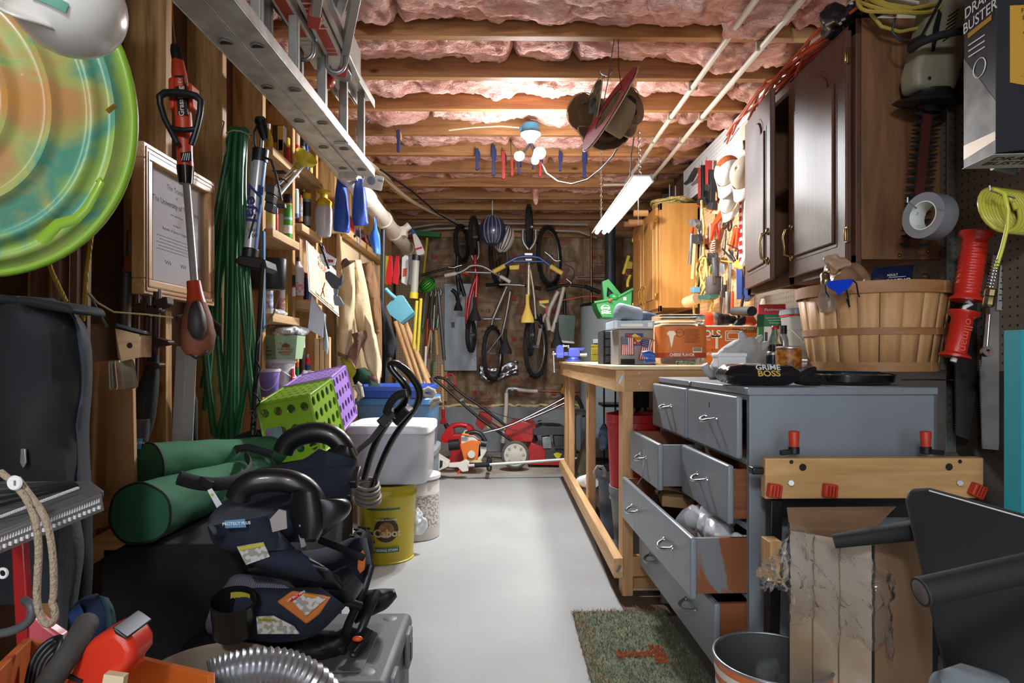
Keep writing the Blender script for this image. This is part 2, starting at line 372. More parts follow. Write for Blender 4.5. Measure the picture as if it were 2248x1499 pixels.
# torn insulation hanging down through the bays
random.seed(5)
def tuft(c,r,seed):
    b=B().sph(c,r,40,26); c=V(*c)
    b.v=[v+(v-c).normalized()*(.45*min(r)*noise.noise(v*9+V(seed,0,0))+.3*min(r)*noise.noise(v*24+V(0,seed,0))) for v in b.v]
    return obj('hanging_insulation',b,INS,ce,sm=80)
for (px,py,Y,r) in((1655,40,2.62,(.16,.12,.13)),(1590,155,3.0,(.10,.13,.10)),(1540,110,2.98,(.17,.12,.07)),(1640,170,2.98,(.19,.14,.09)),(1555,205,3.35,(.14,.14,.07)),(1660,215,3.4,(.1,.13,.10)),
                   (1590,275,3.8,(.1,.11,.09)),(1470,50,2.5,(.2,.12,.12)),(1350,30,2.5,(.26,.12,.10)),(1600,330,4.2,(.10,.11,.07)),(1500,345,4.25,(.16,.12,.06)),(1176,430,5.42,(.03,.03,.12))):
    c=P(px,py,Y); tuft((c.x,c.y,max(c.z,2.45) if px!=1176 else 2.40),r,px)
# ---------------------------------------------------------------- grey dresser
DG=mat('grey_enamel','7f868c',.36,col2='777e84',sc_=4,det=6,bump=.08,bsc=30)
DW=wood('stained_drawer_wood','5d3218','8a4f28','x',s=.9,knots=False)
DPT=mat('worn_grey_over_wood','7c4726',.6,col2='6e7072',sc_=2.6,det=9,dist=1.2,lo=.50,hi=.53,map_=(1.4,1,.8))
dr=thing('dresser','grey painted wooden dresser with several drawers pulled open, beside the workbench','dresser',(0.88,2.0,0))
DY0,DL,DX0,DD,DT=1.62,.85,.639,.50,.89; ddir=V(-.022,1,0).normalized(); dout=V(-1,-.022,0).normalized()
def D(u,o,z): return V(DX0,DY0,0)+ddir*u+dout*o+V(0,0,z)   # u along, o outwards of the front face
def dbox(b,u0,u1,o0,o1,z0,z1): return b.hexa([D(u0,o0,z0),D(u0,o1,z0),D(u1,o1,z0),D(u1,o0,z0),D(u0,o0,z1),D(u0,o1,z1),D(u1,o1,z1),D(u1,o0,z1)])
b=B()
dbox(b,0,.02,-DD,0,.0,DT-.02); dbox(b,DL-.02,DL,-DD,0,0,DT-.02); dbox(b,0,DL,-DD,-DD+.012,.02,DT-.02)
obj('side_panels',b,DG,dr,bev=.002)
b=B(); dbox(b,-.004,DL+.004,-DD,.006,DT-.02,DT); obj('top_board',b,DG,dr,bev=.003)
b=B()
for z0,z1 in((DT-.034,DT-.02),(.686,.700),(.515,.530),(.335,.345),(.05,.155)): dbox(b,.02,DL-.02,-.02,0,z0,z1)
dbox(b,.42,.435,-.02,0,.50,.87)
obj('face_frame',b,DG,dr,bev=.002)
b=B(); b.lathe([(0,.006),(.006,.006),(.008,.002),(.012,0)],frame(D(.46,.006,DT-.010),dout),12); obj('escutcheon',b,STL,dr)
def pull(par,u,o,z,w=.085,old=False):
    b=B(); c=D(u,o,z); pts=[]
    for i in range(13):
        t=i/12*2-1; h=.028*(1-abs(t)**3.2); pts.append(c+ddir*(t*w/2)+dout*h+V(0,0,-.010*(1-t*t)))
    b.tube(pts,[.0042 if abs(i-6)>4 else .0052 for i in range(13)],8)
    for s in(-1,1): b.cyl(c+ddir*(s*w/2),c+ddir*(s*w/2)+dout*.003,.008,.007,10)
    obj('handle',b,STL if old else CHR,par)
def drawer(u0,u1,z0,z1,out,handles,worn=False,key=False,fill=None):
    b=B(); dbox(b,u0,u1,out,out+.018,z0,z1); d=obj('drawer',b,DG,dr,bev=.006,bseg=3)
    b=B(); 
    if out>.02:
        for a,c in((u0+.012,u0+.024),(u1-.024,u1-.012)): dbox(b,a,c,-.42+out,out,z0+.012,z1-.012 if not worn else z1-.004)
        dbox(b,u0+.02,u1-.02,-.42+out,out,z0+.012,z0+.02); dbox(b,u0+.02,u1-.02,-.42+out,-.41+out,z0+.012,z1-.02)
        obj('drawer_box',b,DPT if worn else DW,d)
    for hu,old in handles: pull(d,hu,out+.018,(z0+z1)/2+(.01 if not worn else .005),old=old)
    if key: 
        b=B(); dbox(b,(u0+u1)/2-.003,(u0+u1)/2+.003,out+.018,out+.0186,z1-.045,z1-.028); obj('keyhole',b,INK,d)
    return d
drawer(.012,.415,.703,.866,.012,[(.20,0)],key=True); drawer(.428,.838,.703,.866,.016,[(.63,0)])
drawer(.012,.405,.532,.686,.035,[(.21,0)]); drawer(.428,.838,.532,.684,.105,[(.63,0)],worn=True)
drawer(.004,.846,.340,.500,.135,[(.21,0),(.63,0)],worn=True); drawer(.012,.838,.160,.326,.07,[(.21,1),(.63,1)],worn=True)
# things inside the open drawers
PLB=mat('white_plastic_bag','dfe3e8',.3,trans=.25,coat=.3,bump=.8,bsc=20)
def crumple(c,r,a,seed,n=46,m=28,f=9,flat=None):
    b=B().sph(c,r,n,m); c=Vector(c); k=min(r)
    for i,v in enumerate(b.v):
        d=(v-c).normalized(); q=v+d*(a*k*abs(noise.noise(v*f+V(seed,0,0)))*2-a*k*.4+a*.5*k*noise.noise(v*f*2.7+V(0,seed,0)))
        if flat is not None and q.z<flat: q.z=flat+(q.z-flat)*.04
        b.v[i]=q
    return b
c=D(.235,.02,.475); one('plastic_bag',crumple(c,(.060,.125,.05),.75,3,f=14),PLB,'crumpled white plastic bag filling the widest open dresser drawer','bag',sm=25)
c=D(.045,.0,.480); one('plastic_bag',crumple(c,(.028,.022,.02),.8,8,f=20),PLB,'small scrunched clear bag at the near corner of the open drawer','bag',sm=25)
b=B(); b.ext([D(.47,-.01,.46),D(.60,-.01,.46),D(.62,.07,.47),D(.50,.09,.465)],(0,0,.035)); b.ext([D(.50,.0,.50),D(.66,.0,.49),D(.66,.1,.52)],(0,0,.004)); one('cardboard_scrap',b,mat('cardboard','a88560',.85,col2='98774f',sc_=6),'torn brown cardboard scraps in the far half of the open drawer','cardboard')
CARD=M_('cardboard')
b=B(); b.torus(frame(D(.55,.05,.502),(0,0,1)),.04,.010,20,6,0,200); one('webbing_strap',b,mat('tan_webbing','b8a384',.9),'curled tan webbing strap lying in the far half of the open drawer','strap')
b=B(); b.tube([D(.60,.128,.64),D(.595,.13,.60),D(.59,.135,.575),D(.592,.133,.55),D(.60,.15,.52)],.002,6); one('wire',b,STL,'thin twisted wire hanging from the far pulled-out drawer handle','wire')
b=B(); b.torus(frame(D(.30,.0,.685),(1,0,.2)),.022,.006,18,6,0,180); one('tape_ring',b,mat('tan_tape','b59a74',.7),'tan tape ring poking out above the near second-row drawer','tape')
# ---------------------------------------------------------------- workbench
BX0,BX1,BY0,BY1,BT=.455,1.37,2.53,4.97,.932
WB=wood('bench_pine','a87a4c','cfa271','z',s=.8); WBY=wood('bench_pine_long','b98c5a','dbb583','y',s=.8); WBX=wood('bench_pine_cross','9a6d42','be8f5e','x',s=.8)
wbn=thing('workbench','long rough pine workbench with plywood top along the right wall','workbench',(.9,3.7,0))
b=B(); b.bb((BX0-.012,BY0-.012,BT-.014),(BX1,BY1,BT)); obj('plywood_top',b,mat('plywood','d8c19a',.6,col2='c3a678',sc_=3,det=7,map_=(3,1,3)),wbn,bev=.001)
for nm,a,c,m in(('front_apron',(BX0,BY0,BT-.103),(BX0+.038,BY1,BT-.014),WBY),('end_apron',(BX0+.038,BY0,BT-.103),(BX1,BY0+.038,BT-.014),WBX),('far_apron',(BX0+.038,BY1-.038,BT-.103),(BX1,BY1,BT-.014),WBX),
    ('bottom_rail',(BX0-.010,BY0-.02,.083),(BX0+.028,BY1+.02,.163),WBY),('cross_rail',(BX0+.07,BY0+.0,.083),(BX1,BY0+.036,.163),WBX),('cross_rail',(BX0+.07,BY0+.04,.02),(1.0,BY0+.07,.08),WBX)):
    b=B(); b.bb(a,c); obj(nm,b,m,wbn,bev=.003)
for y in(2.532,3.56,4.60,BY1-.1):
    b=B(); b.bb((BX0+.028,y,0 if y<3 or y>4.8 else .083),(BX0+.072,y+.085,BT-.014)); obj('leg',b,WB,wbn,bev=.003)
for y in(2.6,4.0,4.85):
    b=B(); b.bb((1.28,y,0),(1.32,y+.085,BT-.014)); obj('leg',b,WB,wbn,bev=.003)
b=B(); b.bb((.98,3.93,.0),(1.02,4.01,BT-.02)); obj('leg',b,WB,wbn,bev=.003)
b=B()
for x,z in((BX0+.055,.905),(BX0+.055,.86),(BX0+.062,.845)): b.cyl((x+.04,BY0-.002,z),(x+.04,BY0+.002,z),.004,n=8)
b.box((BX0+.02,BY0-.003,.878),(.010,.004,.036),Matrix.Rotation(R(25),4,'Y')); b.box((BX0+.008,BY0-.023,.122),(.010,.004,.03),Matrix.Rotation(R(25),4,'Y')); obj('bracket',b,STL,wbn)
b=B(); a=[P(1262,1065,Z=0),P(1340,1285,Z=0),P(1372,1345,Z=0),P(1382,1352,Z=0)]
b.ext([a[0],a[1],a[2],a[3],V(.80,a[3].y,0),V(1.3,a[3].y,0),V(1.3,a[0].y,0)],(0,0,.004)); one('floor_mat',b,mat('brown_mat','5a4a3c',.8,col2='4a3c30',sc_=4,det=7),'thin brown floor mat under the workbench','mat',bev=.001)
# ---------------------------------------------------------------- wall cabinets
CDK=wood('dark_cabinet_wood','3c251a','5a3826','z',s=1.2,rough=.52,coat=0,knots=False); CDS=wood('cabinet_side_panel','5f3f2a','86603f','z',s=.5,rough=.45,knots=False)
COK=wood('oak_cabinet','9c6a33','bb8748','z',s=1.0,rough=.35,coat=.3,knots=False); COS=wood('oak_side','a06f31','b98a48','z',s=.4,rough=.4,coat=.2,knots=False)
def arch(w,h,e,rise,n=12):
    pts=[(-w/2,-h/2),(w/2,-h/2),(w/2,h/2-rise-e)]
    if rise: 
        pts+=[(w/2-.03*w/.28,h/2-rise-e)]
        for i in range(n+1):
            t=PI*i/n; pts.append((cos(t)*(w/2-.045*w/.28),h/2-rise+rise*sin(t)**.9))
        pts+=[(-w/2+.03*w/.28,h/2-rise-e)]
    pts+=[(-w/2,h/2-rise-e)]
    return pts
def cabinet(x0,x1,y0,y1,z0,z1,m,ms,label,metal,open_,pulls,hs=1.0):
    t=thing('wall_cabinet',label,'cabinet',((x0+x1)/2,(y0+y1)/2,z0))
    b=B(); b.bb((x0,y0,z0+.03),(x1,y0+.018,z1)); obj('near_side',b,ms,t,bev=.001)
    b=B(); b.bb((x0,y1-.018,z0+.03),(x1,y1,z1)); b.bb((x1-.006,y0+.0005,z0+.03),(x1,y1,z1)); b.bb((x0,y0+.0005,z0+.045),(x1,y1,z0+.06)); b.bb((x0,y0+.0005,z1-.015),(x1,y1,z1)); b.bb((x0+.03,y0+.02,z0+.4),(x1,y1,z0+.415)); obj('carcass',b,ms,t)
    b=B()
    for a,c,d,e in((y0,y0+.045,z0,z1),(y1-.04,y1,z0,z1),((y0+y1)/2-.02,(y0+y1)/2+.02,z0,z1),(y0,y1,z0,z0+.045),(y0,y1,z1-.05,z1)): b.bb((x0-.018,a,d),(x0,c,e))
    obj('face_frame',b,m,t,bev=.002)
    ym=(y0+y1)/2
    for k,(a,c) in enumerate(((y0+.022,ym-.012),(ym+.012,y1-.02))):
        h=z1-z0-.05; w=c-a; ang=open_[k]; hx=x0-.018
        # door frame: local x along the door, y up, z outwards; hinge near for k=0, far for k=1
        if k==0: o=V(hx,a,0); dirn=V(-sin(R(ang)),cos(R(ang)),0); ctr=o+dirn*(w/2)
        else: o=V(hx,c,0); dirn=V(-sin(R(ang)),-cos(R(ang)),0); ctr=o+dirn*(w/2)
        xa=dirn if k==1 else -dirn           # so that x cross up points out to -X
        M=Matrix((xa,V(0,0,1),xa.cross(V(0,0,1)))).transposed().to_4x4()
        if M.col[2][0]>0: M=Matrix((-xa,V(0,0,1),(-xa).cross(V(0,0,1)))).transposed().to_4x4()
        M.translation=ctr+V(0,0,(z0+z1)/2+.0)
        b=B(); b.T=M; b.box((0,0,.010),(w,h,.020)); d=obj('door',b,m,t,bev=.004)
        b=B(); b.prism(arch(w-.10,h-.11,0,.07),M@Matrix.Translation((0,0,.0195)),.004); obj('panel_recess',b,m,d,bev=.006)
        b=B(); b.prism(arch(w-.13,h-.14,0,.07),M@Matrix.Translation((0,0,.0245)),.009); obj('raised_panel',b,m,d,bev=.008,bseg=3)
        b=B(); hxn=(-1 if k==0 else 1); q=M.inverted()
        s=1 if (M.inverted()@V(M.translation.x,ym,M.translation.z)).x>0 else -1
        px=s*(w/2-.028); pz=-h/2+.13
        pts=[M@V(px,pz+.055*hs,.02),M@V(px+.004,pz+.045*hs,.045),M@V(px-.006,pz+.02*hs,.050),M@V(px+.006,pz-.02*hs,.050),M@V(px-.004,pz-.045*hs,.045),M@V(px,pz-.055*hs,.02)]
        b.tube(pts,[.004,.006,.0045,.0045,.006,.004],8)
        for e in(-1,1): b.sph(M@V(px,pz+e*.057*hs,.022),(.009,.012,.015),8,6)
        obj('handle',b,metal,d)
        for e in(-1,1):
            b=B(); g=M@V(-s*(w/2+.004),e*(h/2-.085),.016); b.box(g,(.012,.014,.05)); b.cyl(g+V(-.008,0,-.02),g+V(-.008,0,.02),.005,n=8); obj('hinge',b,metal,d,bev=.001)
    return t
DKC=cabinet(1.122,XR,1.95,2.82,1.245,2.03,CDK,CDS,'dark brown wall cabinet with arched doors, one slightly open',mat('antique_brass','8d744c',.35,1),(0,8),1)
OKC=cabinet(1.118,XR,4.40,5.22,1.285,2.05,COK,COS,'honey oak wall cabinet near the back above the workbench',BRS,(0,0),1)
b=B()
for x,z in((1.24,1.287),(1.33,1.30)): b.sph((x,1.948,z),.006,8,6)
obj('screw',b,BRS,DKC)
# ---------------------------------------------------------------- doormat
DM=mat('coir_green','4c5a48',.95,col2='7b7a60',sc_=40,det=4,lo=.3,hi=.7,bump=.6,bsc=90)
c0=P(1252,1348,Z=0); xl0,y1_=c0.x,c0.y; mt_=thing('doormat','worn green bristle doormat with an orange letter T, in front of the dresser','mat',(.55,2.0,0))
xa,ya,yb=.262,1.60,2.365; xb=.615
b=B(); b.bb((xa,ya,0),(xb,yb,.012)); obj('mat_base',b,DM,mt_,bev=.004)
random.seed(11)
def bristles(n,fn,h=.014,wd=.0014):
    b=B(); 
    for i in range(n):
        x,y=fn(); a=random.uniform(0,2*PI); l=random.uniform(.4,1.0)*h; dx,dy=cos(a)*wd,sin(a)*wd; tx,ty=random.uniform(-.8,.8)*h,random.uniform(-.8,.8)*h
        n0=len(b.v); b.v+=[V(x-dx,y-dy,.010),V(x+dx,y+dy,.010),V(x+tx,y+ty,.011+l)]; b.f.append((n0,n0+1,n0+2)); b.mi.append(0)
    return b
inT=lambda x,y:(.400<x<.485 and 2.00<y<2.03) 
def Tmark(x,y): return (.372<x<.500 and abs(y-2.015)<.017-(.0)*x) or (.480<x<.520 and abs(y-2.015)<.058) or (.366<x<.385 and abs(y-2.015)<.032)
def rnd_mid():
    while 1:
        x,y=random.uniform(xa,xb),random.uniform(ya,yb)
        if not Tmark(x,y) and x>xa+.045 and y<yb-.035: return x,y
def rnd_T():
    while 1:
        x,y=random.uniform(.36,.53),random.uniform(1.94,2.08)
        if Tmark(x,y): return x,y
def rnd_b():
    while 1:
        x,y=random.uniform(xa-.004,xb),random.uniform(ya,yb+.006)
        if x<xa+.045 or y>yb-.035: return x,y
CT=[mat('bristle_green','3f5446',.9),mat('bristle_olive','6a6a50',.9),mat('bristle_sand','a69878',.9),mat('bristle_orange','b0623a',.9),mat('bristle_rust','8a5a40',.9)]
bm=bristles(5200,rnd_mid); random.seed(4); bm.mi=[random.choice((0,0,0,1,1,1,2)) for _ in bm.mi]; obj('bristles',bm,CT,mt_,sm=0,kind='stuff')
bm=bristles(900,rnd_T,.012,.0025); obj('letter_T_bristles',bm,CT[3],mt_,sm=0,kind='stuff')
bm=bristles(1700,rnd_b,.016); random.seed(5); bm.mi=[random.choice((4,4,2,1)) for _ in bm.mi]; obj('border_bristles',bm,CT,mt_,sm=0,kind='stuff')
# ---------------------------------------------------------------- generic makers
def rect(x0,y0,x1,y1,Y): a=P(x0,y0,Y); c=P(x1,y1,Y); return min(a.x,c.x),max(a.x,c.x),min(a.z,c.z),max(a.z,c.z)
def pbox(x0,y0,x1,y1,Y,dep,b=None):
    b=b or B(); a,c,d,e=rect(x0,y0,x1,y1,Y); b.bb((a,Y,d),(c,Y+dep,e)); return b
def face(x,z,Y,s=1): return frame((x,Y,z),(0,-1,0),(1,0,0))@Matrix.Scale(s,4)
def can(name,label,cat,x,y,z,r,h,body,cap=None,caph=.25,capr=.8,neck=False,group=None,band=None,rest=None,n=20):
    t=thing(name,label,cat,(x,y,z),group); T=Matrix.Translation((x,y,z)); H=h*(1-caph) if cap else h
    pr=[(0,0),(r*.94,0),(r,.004),(r,H-.012),(r*.95,H-.004)]+([(r*.45,H+h*.03)] if neck else [])+[(0,H if not neck else H+h*.03)]
    b=B().lathe(pr,T,n); obj('body',b,body,t)
    if cap:
        b=B().lathe([(r*capr,H-.002),(r*capr,h-.004),(r*capr*.85,h),(0,h)],T,n); obj('cap',b,cap,t)
    if band:
        for (f0,f1,m) in band:
            b=B().lathe([(r+.0006,H*f0),(r+.0006,H*f1)],T,n); obj('label_band',b,m,t)
    return t
def colm(h,r=.45,**k): return mat('paint_'+h,h,r,**k)
def bottle(name,label,x,y,z,r,h,prof,m,cap,group=None,cat='bottle',sy=1,band=None):
    t=thing(name,label,cat,(x,y,z),group); T=Matrix.Translation((x,y,z))@Matrix.Diagonal((1,sy,1,1)).to_4x4()
    obj('body',B().lathe([(a*r,c*h) for a,c in prof],T,20),m,t)
    e=prof[-1]; obj('cap',B().lathe([(e[0]*r*1.1,e[1]*h-.001),(e[0]*r*1.05,h),(0,h)],T,16),cap,t)
    if band: obj('label_band',B().lathe([(r*1.01,h*band[0]),(r*1.01,h*band[1])],T,20),band[2],t)
    return t
BOT=[(0,0),(.95,.01),(1,.04),(1,.55),(.85,.66),(.42,.76),(.36,.86)]
JUG=[(0,0),(.95,.01),(1,.04),(1,.62),(.8,.76),(.35,.84),(.33,.9)]
# ---------------------------------------------------------------- on the dresser
ZT=DT
# bushel basket
BW=wood('basket_slat','a97d4f','c69b69','z',s=.8,knots=False); BH=wood('basket_hoop','80542e','a2754a','x',s=.5,knots=False)
bc=P(1912,812,1.93); bc.z=.928; tb=thing('bushel_basket','round wooden bushel basket full of odds and ends, on the dresser','basket',bc)
T=Matrix.Translation(bc); H=.240; r0,r1=.172,.207
for i in range(22):
    a0=360/22*i; b=B(); b.lathe([(r0,0),(r0+(r1-r0)*.5,H*.5),(r1,H)],T,3,a0=a0+.7,a1=a0+360/22+.5*(i%2)); obj('slat',b,BW,tb,sol=.003)
for z,w,e in((.0,.026,.004),(.105,.020,.004),(.222,.034,.006)):
    rr=r0+(r1-r0)*(z+w/2)/H+e; b=B(); b.lathe([(rr-.003,z),(rr,z),(rr+.001,z+w),(rr-.003,z+w)],T,48)
    a=R(-60); b.bar(bc+V(cos(a)*(rr+.002),sin(a)*(rr+.002),z),bc+V(cos(a)*(rr+.002),sin(a)*(rr+.002),z+w),.005,.03,(cos(a),sin(a),0)); obj('hoop',b,BH,tb)
obj('base',B().lathe([(0,.004),(r0,.004)],T,32),BW,tb)
b=B()
for s in(-1,1): b.tube([bc+V(s*.150,-.135,.21),bc+V(s*.150,-.15,.185),bc+V(s*.155,-.155,.20),bc+V(s*.16,-.15,.24)],.0022,6)
obj('wire_handle',b,DST,tb)
zb=bc.z+H
BBAG=mat('brown_plastic_bag','8b6b50',.45,bump=.7,bsc=22,coat=.2,trans=.1)
c=P(1878,605,1.95); one('plastic_bag',crumple((c.x,1.95,zb+.0),(.085,.08,.065),.7,5,f=12),BBAG,'crumpled brown plastic bag in the bushel basket','bag',sm=25)
c=P(1838,580,1.93); one('plastic_bag',crumple((c.x+.01,1.95,c.z),(.032,.025,.03),.9,6,f=26),mat('tan_plastic_bag','b49478',.4,trans=.2,coat=.3),'knotted tan bag end sticking up from the bushel basket','bag',sm=25)
PON=mat('poncho_pack','151d38',.25,coat=.5,bump=.5,bsc=14)
a=rect(1912,586,2000,642,1.88); M=frame(((a[0]+a[1])/2,1.88,(a[2]+a[3])/2),(-.1,-1,.25),(1,0,.05)); t=thing('poncho_pack','dark blue foil pack with white lettering sticking out of the bushel basket','packet',((a[0]+a[1])/2,1.88,a[2]))
def fn(u,v): 
    x=(u-.5)*.12; y=(v-.5)*.085; return M@V(x+ (v-.5)*.03,y,.010*(1-(2*u-1)**4)*(1-(2*v-1)**4)+.004*noise.noise(V(x*40,y*40,0)))
b=B().grid(fn,16,12); b.grid(lambda u,v:fn(u,v)-(M.to_3x3()@V(0,0,.014*(1-(2*u-1)**6)*(1-(2*v-1)**6)+.001)),16,12); obj('pouch',b,PON,t)
b=B(); b.text('ADULT',M@Matrix.Translation((.0,.010,.013)),.010); b.text('IN PONCHO',M@Matrix.Translation((-.004,-.010,.013)),.019,bold=.01); b.T=M; b.box((.012,.003,.0135),(.05,.0012,.0005)); obj('lettering',b,PAP,t,sm=0)
def bulb(name,label,p,dirv,r,glass,flood=False):
    t=thing(name,label,'light bulb',p); M=frame(p,dirv)
    pr=[(0,-.1),(r*.8,-.095),(r,-.07),(r*.9,-.05),(r*.45,-.022),(.014,-.010)] if not flood else [(0,-.1),(r*1.1,-.1),(r*1.15,-.085),(r*.7,-.04),(.018,-.010)]
    obj('glass',B().lathe(pr,M,20),glass,t)
    b=B(); b.lathe([(.0135,-.012),(.0138,.0),(.0125,.002),(.0135,.004),(.0125,.006),(.0135,.008),(.0125,.010),(.0135,.012),(.0125,.014),(.012,.018),(.005,.024),(0,.024)],M,16); obj('screw_base',b,mat('bulb_cap','9c8a68',.35,1),t)
p=P(1812,614,1.84); bulb('light_bulb','clear light bulb with its screw end up at the left of the bushel basket',p,(-.1,0,1),.028,mat('clear_glass','e6ebea',.05,trans=.9))
p=P(2028,618,1.86); bulb('light_bulb','brass-coloured floodlight bulb at the right side of the bushel basket',p,(.25,-.1,1),.036,mat('gold_reflector','a98a45',.25,.9),True)
# blue safety glasses hooked on the rim
SG=mat('blue_lens','0d45d8',.08,trans=.35,coat=.6,ior=1.3); t=thing('safety_glasses','bright blue safety glasses hooked over the rim of the bushel basket','glasses',P(1842,640,1.70))
Yg=1.71
b=B(); pts=[(1814,617),(1870,612),(1873,618),(1868,628),(1858,637),(1850,641),(1846,647),(1838,647),(1836,640),(1828,636),(1818,628)]
b.ext(LP(pts,Yg),(0,.006,0)); obj('lens',b,SG,t,bev=.001)
b=B(); b.tube([P(1816,618,Yg),P(1812,624,Yg-.0),P(1813,640,Yg+.05),P(1819,652,Yg+.03)],.0022,6); b.tube([P(1871,614,Yg),P(1880,622,Yg+.0),P(1884,646,Yg+.02),P(1887,652,Yg+.02)],.0022,6); obj('temple',b,BLK,t)
# blue case under the basket, black tray with wire, black gloves
b=B(); b.bb((1.0,1.84,.890),(1.118,2.08,.927)); b.bb((.995,1.83,.905),(1.12,2.09,.912)); one('plastic_case',b,mat('blue_case','3d6f92',.5),'flat blue plastic case under the bushel basket','case',bev=.004)
c=P(1875,838,1.80); b=B()
b.lathe([(0,.004),(.105,.004),(.118,.010),(.122,.030),(.112,.034),(.105,.026),(0,.024)],Matrix.Translation((c.x,1.83,.888)),36,sy=.95); 
b.tube([V(c.x+.11,1.76,.905),V(c.x+.18,1.75,.906),P(2093,834,1.70)],.0022,6)
one('frying_pan',b,mat('black_enamel','0f1013',.22,coat=.5),'flat black round pan with a long thin wire handle under the bushel basket','pan',bev=.002)
GLV=mat('black_glove','141519',.45,coat=.1)
b=B()
for i,(p0,p1,p2) in enumerate(((( 1745,843),(1765,825),(1790,808)),((1750,846),(1775,835),(1800,826)),((1760,848),(1782,842),(1806,838)))):
    a=[P(*p0,1.74),P(*p1,1.75),P(*p2,1.76)]; a[0].z=max(a[0].z,.905); b.tube([a[0],(a[0]+a[1])/2,a[1],(a[1]+a[2])/2,a[2]],[.012,.016,.018,.016,.006],10,flat=.8)
for v in b.v: v.z=max(v.z,.8905)
one('rubber_glove',b,GLV,'black rubber glove lying between the wipes pack and the bushel basket','glove')
# Grime Boss wipes
t=thing('wipes_pack','black and silver wipes pack with white and gold lettering on the dresser top','wipes',V(*P(1675,845,1.72)[:2],.89))
a=rect(1608,795,1745,846,1.70); M=at(((a[0]+a[1])/2+.005,1.76,.890),rz=-4); FOI=mat('wipes_foil','111215',.22,col2='1b1c20',sc_=5,coat=.6,bump=.3,bsc=30)
def fnw(u,v,s):
    x=(u-.5)*.205; y=(v-.5)*.12; e=max(0,(1-abs(2*u-1)**7))*max(0,(1-abs(2*v-1)**6)); z=.030+s*.029*e**.6+.006*noise.noise(V(x*30,y*30,s))*e
    if abs(u-.5)>.40: z+=.004*sin(v*40)*(abs(u-.5)-.4)*10
    return M@V(x,y,max(z,.0005))
b=B().grid(lambda u,v:fnw(u,v,1),36,20).grid(lambda u,v:fnw(u,v,-1),36,20); obj('pouch',b,FOI,t)
b=B()
for s in(-1,): b.grid(lambda u,v:M@V(-.092+.028*u,(v-.5)*.118,.0235+.010*u+.0035*noise.noise(V(u*8,v*24,1))+.012*(1-abs(2*v-1)**4)*u),10,30)
obj('silver_end',b,mat('silver_foil','c6c8cc',.2,1,bump=.6,bsc=60),t)
F1=M@frame((.022,-.054,.040),(0,-1,.50),(1,0,.0)); b=B(); b.text('GRIME',F1@Matrix.Translation((-.01,.0085,.006)),.022,bold=.02,sx=1.05); obj('lettering',b,mat('silver_print','c9cace',.4),t,sm=0)
b=B(); b.text('BOSS',F1@Matrix.Translation((-.010,-.010,.006)),.024,bold=.03,sx=1.1); obj('lettering',b,mat('gold_print','b99a4c',.4),t,sm=0)
b=B(); b.box(M@V(-.02,-.005,.060),(.05,.03,.003)); obj('flap',b,mat('beige_label','c9bda4',.5),t,bev=.001)
# PVC fitting, gloves
x,y=P(1600,836,2.06)[:2]; b=B(); b.bb((x-.045,y-.03,.935),(x+.047,y+.03,.975)); b.bb((x-.030,y-.027,.890),(x+.035,y+.027,.937)); b.bb((x-.048,y-.033,.968),(x+.05,y+.033,.982)); one('pipe_fitting',b,mat('pvc_white','dcdedf',.35),'white plastic downspout fitting on the far corner of the dresser top','fitting',bev=.005,bseg=3)
WG=mat('work_glove','b3b4b4',.85,col2='7d8182',sc_=7,det=6,bump=.5,bsc=30)
t=thing('work_glove','pale grey work gloves heaped behind the white pipe fitting','glove',P(1610,800,2.25))
b=B()
c=P(1620,770,2.26)
puff(b,((1612,746),(1580,768),(1560,800),(1556,828)),((1655,738),(1684,762),(1690,800),(1640,828)),2.26,.06,.012,60,3); obj('palm',b,WG,t)
for q in(((1545,800),(1552,812),(1560,822)),((1555,815),(1565,824),(1580,828)),((1640,765),(1632,745),(1626,728)),((1655,765),(1662,748),(1672,738)),((1668,770),(1680,758),(1688,752))):
    b=B(); pp=[P(a_,c_,2.24) for a_,c_ in q]; b.tube([pp[0],(pp[0]+pp[1])/2,pp[1],(pp[1]+pp[2])/2,pp[2]],[.014,.016,.015,.013,.007],10); b.jit(.004,30,1); obj('finger',b,WG,t)
# ---------------------------------------------------------------- on the workbench
ZB=BT
def base(px,py_,Y,z=ZB): q=P(px,783,Y); return q.x,Y,z
CLR=mat('clear_tub','f1f4f4',.1,trans=.93,ior=1.12,coat=.2)
x,y,_=base(1488,0,2.84); t=thing('plastic_tub','clear plastic snack tub with an orange label on the workbench','tub',(x,y,ZB)); T=Matrix.Translation((x,y,ZB)); rt=.100
def sq(r,z,e=.0): return (r,z)
def rsq(prof,k=4,n=40):
    b=B()
    def fn(u,v):
        i=v*(len(prof)-1); j=min(int(i),len(prof)-2); f=i-j; r=prof[j][0]*(1-f)+prof[j+1][0]*f; z=prof[j][1]*(1-f)+prof[j+1][1]*f
        a=2*PI*u; q=(abs(cos(a))**k+abs(sin(a))**k)**(-1/k); return T@V(r*q*cos(a),r*q*sin(a),z)
    return b.grid(fn,n,len(prof)-1,cu=True)
obj('tub_body',rsq([(0,.002),(.09,.002),(.103,.01),(.107,.03),(.107,.175),(.100,.182),(.104,.190),(.098,.196),(.106,.200),(.106,.222),(.102,.224)],5,48),CLR,t)
LAB=mat('orange_label','c8702e',.5,col2='bb6428',sc_=6)
b=rsq([(.1085,.035),(.1085,.172)],5,48); b.f=[f for i,f in enumerate(b.f) if 25<=i<=43 or i in()]; b.mi=b.mi[:len(b.f)]; obj('label_band',b,LAB,t)
fx=lambda u,z:face(x+u,z,y-.1095)
b=B(); b.text('CHEESE FLAVOR',fx(-.012,ZB+.046),.0185,bold=.02,sx=.8); b.box((x+.055,y-.1095,ZB+.068),(.040,.0006,.022)); 
